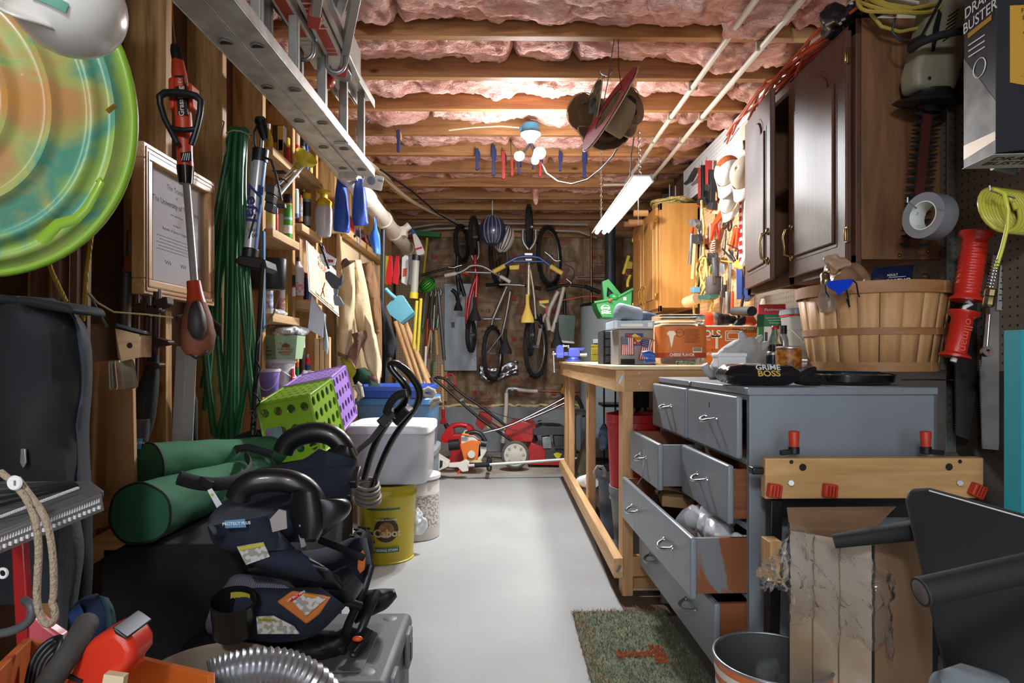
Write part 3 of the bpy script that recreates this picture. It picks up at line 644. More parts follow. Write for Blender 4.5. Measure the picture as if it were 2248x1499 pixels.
# generic snack cone drawing in place of the label's mascots
b.prism([(-.012,.028),(.012,.028),(0,-.028)],fx(-.058,ZB+.105),.0006); 
for q in range(5): b.lathe([(0,.0008),(.008,.0004)],fx(-.070+.006*q,ZB+.139+.005*(q%2)),10)
obj('lettering',b,mat('cream_print','f0e6cf',.5),t,sm=0)
b=B()
for q in range(13): b.box((x+.030,y-.1095,ZB+.158-.0048*q),(.055+.01*(q%3),.0006,.0012))
for q in range(12): b.box((x+.038+.003*q,y-.1102,ZB+.070),(.0012*(1+q%2),.0006,.016))
b.lathe([(.016,.0006),(.018,.0006)],fx(-.022,ZB+.142),20); b.text('CHEESE FLAVOR',fx(-.022,ZB+.142)@Matrix.Translation((0,.002,.0003)),.006); obj('printed_text',b,mat('brown_print','5a2c12',.6),t,sm=0)
b=rsq([(.1088,.033),(.1088,.055)],5,48); b.f=[f for i,f in enumerate(b.f) if 25<=i<=43]; b.mi=b.mi[:len(b.f)]; obj('label_stripe',b,mat('rust_print','9c3c1c',.5),t)
random.seed(2)
for i in range(9):
    a,r_=random.uniform(0,6.28),random.uniform(0,.07); p=V(x+r_*cos(a),y+r_*sin(a)-.02,ZB+.012+random.uniform(0,.006)); q=V(random.uniform(-.02,.02),random.uniform(-.02,.02),.004)
    one('wire_connector',B().cyl(p,p+q,.006,.004,8),[GRN,GRY,DST,GRN,GRY][i%5],['green','grey','dark'][[0,1,2,0,1][i%5]]+' small wire connector among others in the bottom of the snack tub','connector','wire connectors in the snack tub')
for i in range(6):
    p=V(x+.02+.010*i,y-.01*(i%2)-.03,ZB+.03); one('screwdriver',B().tube([p,p+V(.01,.01,.06)],.004,6).tube([p+V(.01,.01,.06),p+V(.02,.02,.13)],.008,8),mat('purple_handle','6a2b57',.35),'purple-handled tool standing in the clear snack tub','screwdriver','purple tools in the snack tub')
# orange tin with college lettering
OT=mat('orange_tin','c8611e',.35,col2='d8772e',sc_=5,lo=.3,hi=.7); a=rect(1540,716,1664,802,2.95)
t=thing('storage_tin','orange rectangular bin printed with white college lettering on the workbench','bin',((a[0]+a[1])/2,3.05,ZB)); 
b=B(); q=.010
b.hexa([V(a[0]+q,2.96,ZB),V(a[1]-q,2.96,ZB),V(a[1]-q,3.14,ZB),V(a[0]+q,3.14,ZB),V(a[0],2.95,a[3]),V(a[1],2.95,a[3]),V(a[1],3.15,a[3]),V(a[0],3.15,a[3])]); obj('bin_body',b,OT,t,bev=.006)
b=B()
for e,f in(((a[0],2.95),(a[1],2.95)),((a[1],2.95),(a[1],3.15)),((a[1],3.15),(a[0],3.15)),((a[0],3.15),(a[0],2.95))): b.tube([V(e[0],e[1],a[3]),V(f[0],f[1],a[3])],.003,6)
obj('rim',b,PAP,t)
fz=lambda px,py:(lambda q_:face(q_.x,q_.z,2.9485))(P(px,py,2.95))
WP=mat('white_print','e9e4da',.5); b=B(); b.text('VOLS',fz(1556,733),.045,bold=.03,sx=1.05); b.text('T',fz(1573,752),.085,bold=.035,sx=.9); b.text('1794',fz(1551,746),.018,bold=.01); b.text('TENNESSEE',fz(1559,777),.020,bold=.008,sx=.85); b.text('TENNESSEE',fz(1640,722),.012,bold=.01); obj('lettering',b,WP,t,sm=0)
b=B(); b.text('TENNESSEE',fz(1635,726),.026,bold=.012,sx=.9); b.text('EST. 1794',fz(1558,769),.012); obj('lettering',b,mat('dark_brown_print','43230f',.5),t,sm=0)
b=B()
for k,(w_,h_) in enumerate(((.07,.045),(.05,.028))):
    for e in((0,h_/2,w_,.004),(0,-h_/2,w_,.004),(w_/2,0,.004,h_),(-w_/2,0,.004,h_)):
        c=P(1609,737,2.95); b.box((c.x+e[0],2.948,c.z+e[1]),(e[2],.001,e[3]))
obj('outline_print',b,WP,t,sm=0)
# grey file box with lid box, sticker and flags
a=rect(1358,722,1437,797,2.90); t=thing('metal_box','grey metal box with a blue and yellow sticker on the workbench','box',((a[0]+a[1])/2,3.0,ZB))
b=B(); b.bb((a[0],2.90,ZB),(a[1]+.01,3.12,a[3])); obj('box_body',b,mat('warm_grey_metal','85827f',.45),t,bev=.004)
c=P(1391,745,2.90); b=B(); b.box((c.x+.002,2.899,c.z),(.084,.001,.058)); obj('sticker',b,mat('sticker_blue','1c3380',.4),t)
b=B(); M=face(c.x+.006,c.z+.003,2.8980); b.prism([(-.042,.0),(0,.024),(.042,0),(0,-.024)],M,.0005); obj('sticker_diamond',b,mat('sticker_yellow','e0b92c',.4),t)
b=B(); b.prism([(-.038,.024),(-.018,.024),(.034,-.024),(.018,-.024)],face(c.x,c.z,2.8976),.0004); obj('sticker_arrow',b,RED,t)
b=B(); b.text('SUNOCO',M@Matrix.Translation((0,0,.001)),.020,bold=.02,sx=.8); obj('lettering',b,INK,t,sm=0)
b=B(); b.bb((a[0]+.01,2.898,ZB+.004),(a[0]+.075,2.8995,ZB+.028)); obj('black_label',b,INK,t)
a2=rect(1347,703,1437,720,2.86); b=B(); b.bb((a2[0],2.86,a[3]+.001),(a2[1],3.08,a[3]+.036)); t=thing('flat_box','pale blue and white flat cardboard box on the grey metal box','box',((a2[0]+a2[1])/2,2.97,a[3])); obj('box_body',b,mat('pale_blue_card','a9bccb',.5),t,bev=.002)
b=B(); b.box(((a2[0]+a2[1])/2-.01,2.859,a[3]+.016),(.10,.001,.012)); b.box((a2[1]-.02,2.859,a[3]+.018),(.022,.001,.02)); b.box((a2[0]+.01,2.859,a[3]+.018),(.014,.001,.03)); obj('printed_label',b,PAP,t)
def flag(label,cx,cy,w_,h_,rot):
    t=thing('flag',label,'flag',P(cx,cy,2.885)); M=frame(P(cx,cy,2.885),(0,-1,0),(1,0,0))@Matrix.Rotation(R(rot),4,'Z')
    for k,m in enumerate((RED,PAP)):
        b=B()
        for i in range(13):
            if i%2==k: 
                x0=-w_/2 +w_*i/13; b.grid(lambda u,v:M@V(x0+u*w_/13,(v-.5)*h_,.003*sin(v*6+x0*60)),1,8)
        obj('stripes',b,m,t,sol=.0006)
    b=B(); b.grid(lambda u,v:M@V(-w_/2+u*w_*.54,h_/2-v*h_*.42,.0012+.003*sin((1-v*.42)*6-w_*30)),2,6); obj('canton',b,mat('flag_blue','27335f',.7),t)
    b=B()
    for i in range(5):
        for j in range(5): b.lathe([(0,.0005),(.0016,.0005)],M@Matrix.Translation((-w_/2+w_*.54*(i+.5)/5,h_/2-h_*.42*(j+.5)/5,.0045)),5)
    obj('stars',b,PAP,t,sm=0)
    b=B(); b.cyl(M@V(-w_*.6,h_/2+.002,0),M@V(w_*1.3,h_/2-.001,0),.0022,n=6); obj('flag_stick',b,WX,t)
flag('small striped flag hanging straight down the left of the grey metal box',1378,760,.058,.078,0)
flag('small striped flag hanging tilted beside the clear snack tub',1421,768,.06,.10,-12)
# denim rolls, clamp, drill etc.
DEN=mat('denim','3a4a63',.9,col2='56667c',sc_=40,bump=.2,bsc=120); zf=a[3]+.038
b=B(); M=frame(P(1398,694,2.95),(-.85,-.5,.15)); b.lathe([(0,.12),(.03,.12),(.042,.11),(.042,0),(.038,-.002),(.03,.004),(.012,.0)],M,20); b.v=[V(v.x,v.y,max(v.z,zf)) for v in b.v]; one('cloth_roll',b,mat('grey_cloth','7e8893',.9,bump=.3,bsc=60),'rolled grey cloth on the flat pale blue box','cloth')
b=B(); b.tube([V(P(1402,0,2.95).x,2.95,zf+.022),V(P(1418,0,2.97).x,2.97,zf+.024),V(P(1436,0,3.0).x,3.0,zf+.02)],[.022,.024,.02],12); b.jit(.006,20); b.v=[V(v.x,v.y,max(v.z,zf)) for v in b.v]; one('cloth_roll',b,DEN,'rolled dark denim cloth beside the grey cloth roll','cloth')
b=B(); b.tube([P(1410,778,2.62),P(1424,776,2.62),P(1436,780,2.63)],[.013,.015,.010],8); b.tube([P(1414,792,2.62),P(1438,792,2.63)],[.009,.009],8); b.box(P(1430,786,2.63),(.03,.02,.02)); one('spring_clamp',b,BLU,'small blue hand clamp at the foot of the clear snack tub','clamp',bev=.002)
t=thing('power_drill','cordless drill lying behind the orange college bin','drill',P(1575,708,3.22)); Yd=3.22
b=B(); M=frame(P(1545,702,Yd),(1,0,0),(0,0,1)); b.lathe([(0,-.01),(.038,-.01),(.042,0),(.042,.035),(.040,.04)],M,20); obj('gear_case',b,mat('drill_orange','c4451f',.4),t)
b=B(); b.lathe([(.036,.030),(.041,.036),(.041,.055),(.034,.062)],M,20); obj('metal_ring',b,STL,t)
b=B(); b.lathe([(.034,.060),(.038,.065),(.036,.090),(.030,.094),(.030,.125),(.022,.135),(.022,.160),(.008,.172),(0,.172)],M,18); obj('chuck',b,BLK,t); b=B().cyl(M@V(0,0,.17),M@V(0,0,.24),.003,n=6); obj('drill_bit',b,STL,t)
t=thing('rotary_tool','orange and black rotary hand tool behind the orange college bin','tool',P(1640,712,3.2)); b=B(); b.tube([P(1612,716,3.2),P(1622,708,3.2),P(1636,701,3.2)],[.016,.022,.026],12); obj('grip',b,BLK,t); b=B(); b.tube([P(1634,702,3.2),P(1648,703,3.2),P(1656,712,3.2)],[.027,.028,.02],12); obj('housing',b,mat('drill_orange2','b8452a',.4),t)
# white rolls, box, boxes stack
x,y,_=base(1700,0,3.22); 
for k,(xx,lab) in enumerate(((1692,'left of the two white plastic cylinders behind the red and green box'),(1722,'right of the two white plastic cylinders behind the red and green box'))):
    c=P(xx,664,3.30); one('plastic_cylinder',B().lathe([(0,-.30),(.035,-.30),(.05,-.28),(.052,0),(.045,.02),(.02,.028),(0,.028)],Matrix.Translation((c.x,3.30,c.z)),20),mat('cream_plastic','dcd9cf',.5),lab,'cylinder')
a=rect(1668,668,1722,800,2.82); t=thing('parts_box','red and green cardboard box with white lettering on the workbench','box',((a[0]+a[1])/2,2.9,ZB)); h=a[3]-ZB
FB=frame(((a[0]+a[1])/2,2.82,ZB),(-.30,-1,0),(1,-.30,0)); wbx=.112
def fbx(b,x0,x1,z0,z1,y0=-.075,y1=0): 
    o=b.T; b.T=FB; b.hexa([(x0,z0,y1),(x1,z0,y1),(x1,z0,y0),(x0,z0,y0),(x0,z1,y1),(x1,z1,y1),(x1,z1,y0),(x0,z1,y0)]); b.T=o
b=B(); fbx(b,-wbx/2,wbx/2,0,h); obj('carton',b,mat('carton_white','d9dcd8',.5),t,bev=.001)
b=B(); fbx(b,-wbx/2-.0004,wbx/2+.0004,h-.045,h+.0004,-.0754,.0004); obj('red_top',b,mat('carton_red','b3202c',.5),t)
b=B(); fbx(b,-wbx/2-.0006,wbx/2+.0006,h-.10,h-.044,-.0756,.0006); fbx(b,-wbx/2-.0006,-wbx/2+.022,0,h-.044,-.0756,.0006); obj('green_panel',b,mat('carton_green','1f6b3f',.5),t)
b=B(); b.text('Fluidmaster',FB@Matrix.Translation((.008,h-.024,.001)),.017,bold=.012); 
for q in range(3): b.text(['Engineered to Deliver','Improved Water','Performance'][q],FB@Matrix.Translation((.012,h-.060-.012*q,.0012)),.009)
obj('lettering',b,PAP,t,sm=0)
b=B(); b.T=FB; b.box((-.025,h-.16,.001),(.012,.07,.001)); b.box((.02,h-.15,.001),(.010,.05,.001)); obj('pictogram',b,DST,t)
GLID=mat('clear_lidded','dfe3e4',.2,trans=.75,ior=1.15)
x,y,_=base(1757,0,2.62)
t=thing('food_container','stacked clear container with a grey clip lid and red seal beside the bushel basket','container',(x,y,ZB)); T=Matrix.Translation((x,y,ZB))
for z0,z1,m,nm in((0,.055,mat('white_tub','d3d4d2',.5),'lower_tub'),(.057,.145,GLID,'clear_body'),(.15,.205,GLID,'clear_body')): obj(nm,rsq([(0,z0),(.062,z0),(.066,z1),(0,z1)],5,32),m,t)
obj('red_seal',rsq([(.067,.205),(.069,.206),(.069,.212),(.066,.213)],5,32),RED,t); obj('lid',rsq([(.070,.213),(.072,.216),(.070,.235),(.05,.24),(0,.24)],5,32),mat('grey_lid','8d979c',.35),t,sm=40)
b=B(); b.tube([V(x-.066,y-.06,ZB+.15),V(x-.02,y-.075,ZB+.10),V(x+.03,y-.075,ZB+.075)],.003,6); obj('bail_handle',b,PAP,t)
# bottles and cans on the near part of the bench / dresser top
x,y,_=base(1702,0,2.36,ZT); x-=.0
COKE=mat('cola_glass','2a1410',.05,trans=.5); t=thing('cola_bottle','small glass cola bottle with a red cap between cans','bottle',(x,y,ZT)); T=Matrix.Translation((x,y,ZT+.0))
obj('glass_body',B().lathe([(0,0),(.026,0),(.028,.01),(.028,.03),(.025,.055),(.029,.09),(.027,.11),(.0265,.125)],T,24),COKE,t)
obj('glass_neck',B().lathe([(.0265,.125),(.024,.14),(.014,.170),(.012,.188)],T,24),mat('green_tint_glass','9fb0a8',.05,trans=.85),t); obj('cap',B().lathe([(.0145,.184),(.0145,.192),(.012,.196),(0,.196)],T,20),RED,t)
can('ribbed_can','black ribbed can left of the cola bottle','can',*base(1672,0,2.34,ZT),.030,.085,mat('black_can','1d1d20',.35))
can('drink_can','dark blue drink can in front of the cola bottle','can',*base(1697,0,2.12,ZT),.022,.098,mat('navy_can','1f2638',.3,.4),STL,.1,.9)
can('snack_can','round snack can printed with nuts on the dresser top','can',*base(1731,0,2.06,ZT),.040,.115,mat('nut_can','6b6560',.45),mat('tin_rim','b7b2a8',.3,.8),.05,1,band=[(.42,.96,mat('nut_print','b06f2c',.4,col2='7a4316',sc_=70,det=1,lo=.4,hi=.6)),(.05,.35,mat('silver_grey_print','a9a49c',.5))])
c=base(1716,0,2.06,ZT); b=B(); b.bb((c[0]-.018,2.017,ZT+.055),(c[0]+.004,2.0185,ZT+.075)); 
bottle('spray_bottle','slim clear bottle with a dark cap behind the cola bottle',*base(1720,0,2.50,ZT),.020,.205,[(0,0),(1,.02),(1,.7),(.75,.78),(.6,.84)],mat('smoky_clear','a7b0b5',.15,trans=.6),DST)
can('white_tub','low white tub with a red stripe behind the snack can','tub',*base(1768,0,2.36,ZT),.05,.07,mat('tub_white','cfd0ce',.5),PAP,.2,1.03,band=[(.4,.6,RED)])
can('grey_tin','wide grey tin at the left foot of the bushel basket','tin',*base(1758,0,2.18,ZT),.045,.058,mat('tin_grey','77777a',.45),mat('tin_lid','a7a7a8',.4),.2,1.02)
# vise
VB=mat('vise_blue','3c4ba0',.4,col2='34418c',sc_=9); VY=4.72; t=thing('bench_vise','blue bench vise on the far corner of the workbench','vise',V(P(1255,0,VY).x,VY,ZB))
vx=P(1250,0,VY).x; VZ=P(0,795,VY).z
b=B(); b.cyl(V(vx+.03,VY,VZ),V(vx+.03,VY,VZ+.018),.062,n=24); b.cyl(V(vx+.03,VY,VZ+.018),V(vx+.03,VY,VZ+.04),.048,.04,n=24); b.bb((vx-.01,VY-.035,VZ+.04),(vx+.075,VY+.035,VZ+.10)); b.ext([V(vx-.005,VY-.03,VZ+.085),V(vx+.10,VY-.03,VZ+.085),V(vx+.115,VY-.03,VZ+.108),V(vx-.005,VY-.03,VZ+.108)],(0,.06,0)); obj('anvil_body',b,VB,t,bev=.004)
b=B(); pts=[(-.10,.03),(-.045,.03),(-.045,.115),(-.052,.125),(-.075,.13),(-.095,.12),(-.105,.095)]; b.ext([V(vx+p[0],VY-.032,VZ+p[1]) for p in pts],(0,.064,0)); b.bb((vx-.06,VY-.02,VZ+.045),(vx+.02,VY+.02,VZ+.075)); obj('front_jaw',b,VB,t,bev=.005)
b=B(); b.bb((vx-.052,VY-.034,VZ+.112),(vx-.044,VY+.034,VZ+.132)); b.bb((vx-.014,VY-.034,VZ+.104),(vx-.006,VY+.034,VZ+.128)); b.cyl(V(vx-.045,VY,VZ+.12),V(vx-.014,VY,VZ+.12),.008,n=10); b.cyl(V(vx+.07,VY,VZ+.055),V(vx+.13,VY,VZ+.055),.016,n=14); b.cyl(V(vx-.13,VY,VZ+.058),V(vx-.10,VY,VZ+.058),.014,n=12); obj('steel_jaws',b,STL,t)
b=B(); b.cyl(V(vx-.122,VY-.02,VZ+.075),V(vx-.118,VY-.05,VZ-.075),.005,n=8); b.sph(V(vx-.118,VY-.05,VZ-.075),.008,8,6); b.sph(V(vx-.122,VY-.02,VZ+.075),.009,8,6); obj('handle',b,STL,t)
b=B(); b.text('YOST',face(vx-.074,VZ+.06,VY-.0330),.020); obj('raised_mark',b,mat('vise_light','6d7cc4',.4),t,sm=0)
# small black drawers unit and wheel behind
a=rect(1333,724,1360,796,3.15); t=thing('drawer_organizer','small black drawer organizer left of the grey metal box','organizer',((a[0]+a[1])/2,3.2,ZB)); b=B(); b.bb((a[0]-.02,3.15,ZB),(a[1]+.02,3.33,a[3])); obj('casing',b,BLKM,t,bev=.003)
for k in range(4): 
    b=B(); z=ZB+.008+k*(a[3]-ZB-.01)/4; b.bb((a[0]-.012,3.140,z),(a[1]+.012,3.152,z+(a[3]-ZB)/4-.008)); d=obj('drawer',b,DST,t,bev=.002); b=B(); b.sph(V((a[0]+a[1])/2,3.137,z+.015),.006,8,6); obj('knob',b,STL,d)
def wheel(name,label,c,ax,R_,r_,hubm,tire=RUB,knob=0,spok=0,group=None,parent=None,hubw=.6):
    M=frame(c,ax); t=thing(name,label,'wheel',c,group) if parent is None else parent
    b=B(); b.torus(M,R_-r_,r_,40,10)
    if knob:
        for i in range(knob):
            a=2*PI*i/knob; b.T=M@Matrix.Rotation(a,4,'Z'); b.box((R_,0,(i%2-.5)*r_*.9),(r_*.25,2*PI*R_/knob*.5,r_*.8)); b.T=I4
    obj('tire',b,tire,t)
    if not spok:
        b=B(); b.lathe([(0,-r_*hubw),(R_*.25,-r_*hubw),(R_*.28,-r_*.35),(R_-r_*1.8,-r_*.4),(R_-r_*1.2,-r_*hubw),(R_-r_*1.2,r_*hubw),(R_-r_*1.8,r_*.4),(R_*.28,r_*.35),(R_*.25,r_*hubw),(0,r_*hubw)],M,28); obj('hub',b,hubm,t)
    return t
wheel('spare_wheel','black knobbly rubber wheel behind the small drawer organizer',V(P(1333,0,3.55).x,3.55,ZB+.085),(1,-.5,0),.085,.022,GRY,knob=28)
# ---------------------------------------------------------------- near right wall: hung tools
HOOKM=STL
# hedge trimmer
t=thing('hedge_trimmer','beige and black electric hedge trimmer hanging blade-down on the dark cabinet side','hedge trimmer',P(2040,560,1.88)); Yh=1.86
BEI=mat('beige_housing','8f8a75',.45,col2='7f7a66',sc_=5)
b=B(); pts=[(2062,-60),(2120,-70),(2150,-30),(2150,40),(2128,110),(2104,195),(2014,190),(2010,150),(2030,80),(2040,30)]
b.ext(LP(pts,Yh-.03),(0,.085,0)); obj('housing',b,BEI,t,bev=.018,bseg=4)
b=B()
for i in range(7): b.bar(P(2070+i*2,90-i*9,Yh-.032),P(2092+i*2,75-i*9,Yh-.032),.003,.003)
b.lathe([(0,.001),(.005,.001)],face(*(lambda q:(q.x,q.z))(P(2024,182,Yh)),Yh-.033),10); obj('vents',b,INK,t)
b=B(); b.ext(LP([(2050,60),(2062,20),(2068,30),(2060,75),(2052,112),(2046,112)],Yh-.036),(0,.004,0)); obj('switch',b,BLK,t)
M=frame(P(2049,222,Yh+.01),(-.02,-.20,1)); b=B(); b.lathe([(.055,.036),(.058,.02),(.075,.010),(.108,.004),(.118,-.004),(.105,-.010),(.04,-.014),(0,-.014)],M,40,sy=.62); b.lathe([(0,-.03),(.03,-.03),(.045,-.012)],M,20,sy=.7); obj('blade_guard',b,BLK,t)
b=B(); pts=[]
for i in range(25):
    a=R(165+i*(375-165)/24); pts.append(P(2068,112,Yh)+V(.118*cos(a),-.05+.075*sin(a)*-1*-1,.012*cos(a)))
b.tube(pts,.011,10); b.tube([pts[0],P(1998,96,Yh-.02),P(2030,80,Yh)],.010,8); obj('front_handle',b,RUB,t)
b=B(); b.tube([P(1965,40,Yh-.05),P(1958,70,Yh-.05),P(1975,88,Yh-.05),P(2000,93,Yh-.05),P(2020,84,Yh-.05),P(2070,-10,Yh-.04)],.0035,8); b.cyl(P(2005,92,Yh-.05),P(2030,80,Yh-.05),.006,n=10); obj('power_cord',b,DST,t)
p0,p1=P(2037,240,Yh+.02),P(2006,545,Yh+.02); d=p1-p0; bl=B(); bl.bar(p0,p1,.004,.030,(0,1,0)); obj('blade_bar',bl,mat('blade_red_brown','4b1f1a',.5),t)
b=B(); n_=17; dn=d.normalized(); sd=V(1,0,dn.x*-1).normalized()
for i in range(n_):
    for s in(-1,1):
        c=p0+d*((i+.5)/n_)+sd*s*.014+dn*(.008 if s>0 else 0); b.ext([c-dn*.008+V(0,-.003,0),c+dn*.008+V(0,-.003,0),c+sd*s*.030-dn*.002+V(0,-.003,0),c+sd*s*.030-dn*.006+V(0,-.003,0)],(0,.003,0))
obj('blade_teeth',b,BLKM,t,sm=0)
# steel rule
def rule(name,label,p0,p1,w_,Y,m,numbers,cat='ruler'):
    a,c=P(*p0,Y),P(*p1,Y); L_=(c-a).length; M=frame((a+c)/2,(.35,-1,0),(c-a)); t=thing(name,label,cat,(a+c)/2-V(0,0,L_/2))
    b=B(); b.T=M; b.box((0,0,0),(L_,w_,.0014)); obj('rule_body',b,m,t)
    b=B(); k=int(L_/.0254)
    for i in range(k*4): b.T=M; b.box((-L_/2+i*.00635,w_/2-(.004 if i%4 else .007),.0009),(.0006,.008 if i%4 else .014,.0002)); b.box((-L_/2+i*.00635,-w_/2+(.004 if i%4 else .007),.0009),(.0006,.008 if i%4 else .014,.0002))
    b.T=I4
    for i in range(1,k): b.text(str(numbers[0]+i),M@Matrix.Translation((-L_/2+.0254*i,-w_*.18,.001)),.0125,ext=0); b.text(str(numbers[1]-i),M@Matrix.Translation((-L_/2+.0254*i,w_*.24,.001)),.009,ext=0)
    obj('graduations',b,INK,t,sm=0); return t
RUL=mat('rule_metal','8c8c88',.4,.5,col2='77776f',sc_=12)
rule('steel_rule','long steel rule with black inch marks hanging beside the dark cabinet',(2092,224),(2087,992),.044,1.88,RUL,(13,37))
# spring cable, rods
b=B(); pts=[P(2108,170,1.92),P(2114,260,1.92),P(2122,400,1.92),P(2118,480,1.92),P(2110,560,1.92),P(2106,600,1.92)]
b.tube(pts,.0065,8)
for i in range(70):
    f=i/70*(len(pts)-1); k=int(f); q=pts[k].lerp(pts[k+1],f-k); b.torus(frame(q,pts[k+1]-pts[k]),.006,.0018,8,4)
b2=[]
for i in range(7): b.torus(frame(P(2103,540+i*7,1.90),(.1,0,1)),.013,.0022,16,5)
one('drain_snake',b,DST,'dark coiled spring cable hanging beside the steel rule','cable')
for lab,p,q,r_,Y in (('tall bright metal rod behind the yellow air hose',(2152,360),(2140,505),.009,1.95),('thin dark rod beside the spring cable',(2128,165),(2130,520),.004,1.97),('black rod hanging below the coiled spring',(2106,605),(2096,690),.011,1.90)):
    one('metal_rod',B().cyl(P(*p,Y),P(*q,Y),r_,n=10),DST if 'dark' in lab or 'black' in lab else STL,lab,'rod')
# duct tape
c=P(2041,475,1.70); M=frame(c+V(.0,0,0),(-.95,-.30,.04)); t=thing('duct_tape','roll of grey duct tape hanging on a peg hook by the dark cabinet','tape',c-V(0,0,.06))
def ring(r0,r1,w_,M,n=40): return B().lathe([(r0,-w_/2),(r1,-w_/2),(r1,w_/2),(r0,w_/2),(r0,-w_/2)],M,n)
obj('tape_roll',ring(.0395,.062,.052,M,48),mat('duct_tape','6d7075',.4,.25,col2='84878c',sc_=4),t,sm=40)
obj('tape_core',ring(.0365,.0392,.0525,M,40),mat('core_paper','cfd2cb',.7),t)
b=B()
for s_,a_ in (('DUCK TAPE',210),('TAPE',150),('DUCT',270)): b.text(s_,M@Matrix.Rotation(R(a_),4,'Z')@Matrix.Translation((.0362,0,.004))@Matrix.Rotation(R(-90),4,'Y')@Matrix.Rotation(R(90),4,'Z'),.010,bold=.01,ext=0)
obj('lettering',b,mat('green_print','2e6a48',.6),t,sm=0)
def peghook(label,p,L_=.06,dirv=(1,0,0)):
    d=Vector(dirv).normalized(); p=Vector(p); b=B(); b.tube([p+V(0,0,.012),p,p+d*L_*.5,p+d*L_],.0022,6); return one('peg_hook',b,HOOKM,label,'hook')
peghook('steel peg hook holding the duct tape',P(1992,443,1.66),.19,(.95,.9,-.03))
# yellow coiled air hose
YH=mat('yellow_hose','b9b446',.3,coat=.3); t=thing('air_hose','translucent yellow coiled air hose hanging on the right wall','hose',P(2200,515,1.62))
b=B(); c0=P(2190,460,1.55); pts=[]
N=15*20
for i in range(N+1):
    a=2*PI*i/20; k=i/20*.0105; pts.append(c0+V(.052*cos(a)*.9+k*.95,.02*sin(a)+k*.25-.0,.058*sin(a)-k*.03))
b.tube(pts,.0055,8); obj('coil',b,YH,t)
b=B(); b.tube([P(2183,416,1.52),P(2205,425,1.50),P(2213,460,1.50),P(2211,500,1.50),P(2200,545,1.51),P(2186,590,1.52)],.0050,8); obj('hose_tail',b,mat('yellow_hose_tail','c6c844',.3,coat=.3),t)
b=B()
for i in range(9): b.torus(frame(P(2187-i*1.6,572+i*7,1.52),(.25,0,1)),.0072,.0014,12,5)
obj('strain_spring',b,CHR,t)
b=B(); M=frame(P(2176,634,1.52),P(2168,680,1.52)-P(2176,634,1.52)); b.lathe([(0,0),(.011,0),(.013,.004),(.013,.018),(.011,.02),(.0125,.024),(.0125,.04),(.010,.045),(0,.045)],M,8); obj('coupler',b,mat('brass_dull','7d6f4c',.4,1),t,sm=20)
peghook('steel peg hook under the air hose coil',P(2172,418,1.50),.10,(1,.4,-.1))
t=thing('ratchet_wrench','steel ratchet wrench hanging below the air hose','wrench',P(2165,790,1.60)); b=B(); b.cyl(P(2172,688,1.6),P(2166,765,1.6),.004,n=8); obj('shaft',b,CHR,t); b=B(); M=frame(P(2163,773,1.585),(-.2,-1,.2)); b.lathe([(.005,0),(.013,0),(.013,.014),(.005,.014),(.005,0)],M,12); b.cyl(P(2172,676,1.6),P(2172,690,1.6),.009,n=6); obj('head',b,CHR,t)
# red pole saw handles
KR=mat('handle_red','c0271a',.35,coat=.15)
def grip(label,p0,p1,r_,fl0,fl1,ribs,txt=None):
    a,c=P(*p0,1.70),P(*p1,1.70); L_=(c-a).length; M=frame(a,c-a,(1,0,0)); t=thing('tool_grip',label,'handle',c)
    pr=[(0,0),(fl0,0),(fl0,.008),(r_,.018)]
    for i in range(ribs): z=.03+(L_-.05)*i/ribs; pr+=[(r_,z),(r_*1.06,z+.003),(r_*1.06,z+.008),(r_,z+.010)]
    pr+=[(r_,L_-.014),(fl1,L_-.006),(fl1,L_),(0,L_)]
    obj('grip_body',B().lathe(pr,M,24),KR,t)
    if txt:
        b=B(); q=M.inverted()@V(*(a+c)/2); Mf=frame((a+c)/2+V(0,-r_*1.02-.001,0),(0,-1,0),(c-a)); b.text(txt,Mf,.034,bold=.008,ext=.0); obj('raised_lettering',b,mat('red_lettering','e2614c',.4),t,sm=0)
    return t
grip('upper ribbed red tool grip on the right wall',(2143,510),(2120,660),.030,.040,.040,9)
grip('lower flanged red tool grip with raised lettering, under the ribbed one',(2116,684),(2095,784),.026,.038,.038,0,'Kollmann')
b=B(); b.tube([P(2122,660,1.70),P(2132,668,1.70),P(2118,674,1.70),P(2114,684,1.70)],.006,8); b.tube([P(2095,786,1.70),P(2092,794,1.70)],.008,8); one('connecting_rod',b,PAP,'white metal rod joining the two red grips','rod')
b=B(); b.ext(LP([(2072,740),(2090,705),(2100,715),(2098,760),(2080,765)],1.84),(0,.02,0)); b.ext(LP([(2128,735),(2142,718),(2152,725),(2150,755),(2132,765)],1.84),(0,.02,0)); one('red_clamp',b,mat('dull_red','8e2a22',.5),'dull red plastic clamp behind the lower red grip','clamp',bev=.004)
# hand saws
SAWM=mat('old_saw_steel','85827c',.5,.15,col2='524f4b',sc_=5,det=7); SAWD=mat('dark_saw_steel','4b4945',.5,.1,col2='2e2c2a',sc_=5)
def saw(label,pts,Y,m,tag_=None,teeth=None):
    t=thing('hand_saw',label,'saw',P(*pts[2],Y)); b=B(); b.ext(LP(pts,Y),(.0,.002,0)); obj('blade',b,m,t,sm=0)
    if teeth:
        b=B(); a,c=P(*teeth[0],Y),P(*teeth[1],Y); n=50; d=(c-a)/n; o=V(-1,0,0)*.004
        for i in range(n): b.ext([a+d*i,a+d*(i+1),a+d*(i+.5)+o],(0,.002,0))
        obj('teeth',b,m,t,sm=0)
    return t
s1=saw('long grey hand saw with a paper tag hanging at the far right',[(2180,560),(2235,570),(2192,988),(2158,985),(2152,820)],1.72,SAWM,teeth=((2152,790),(2158,985)))
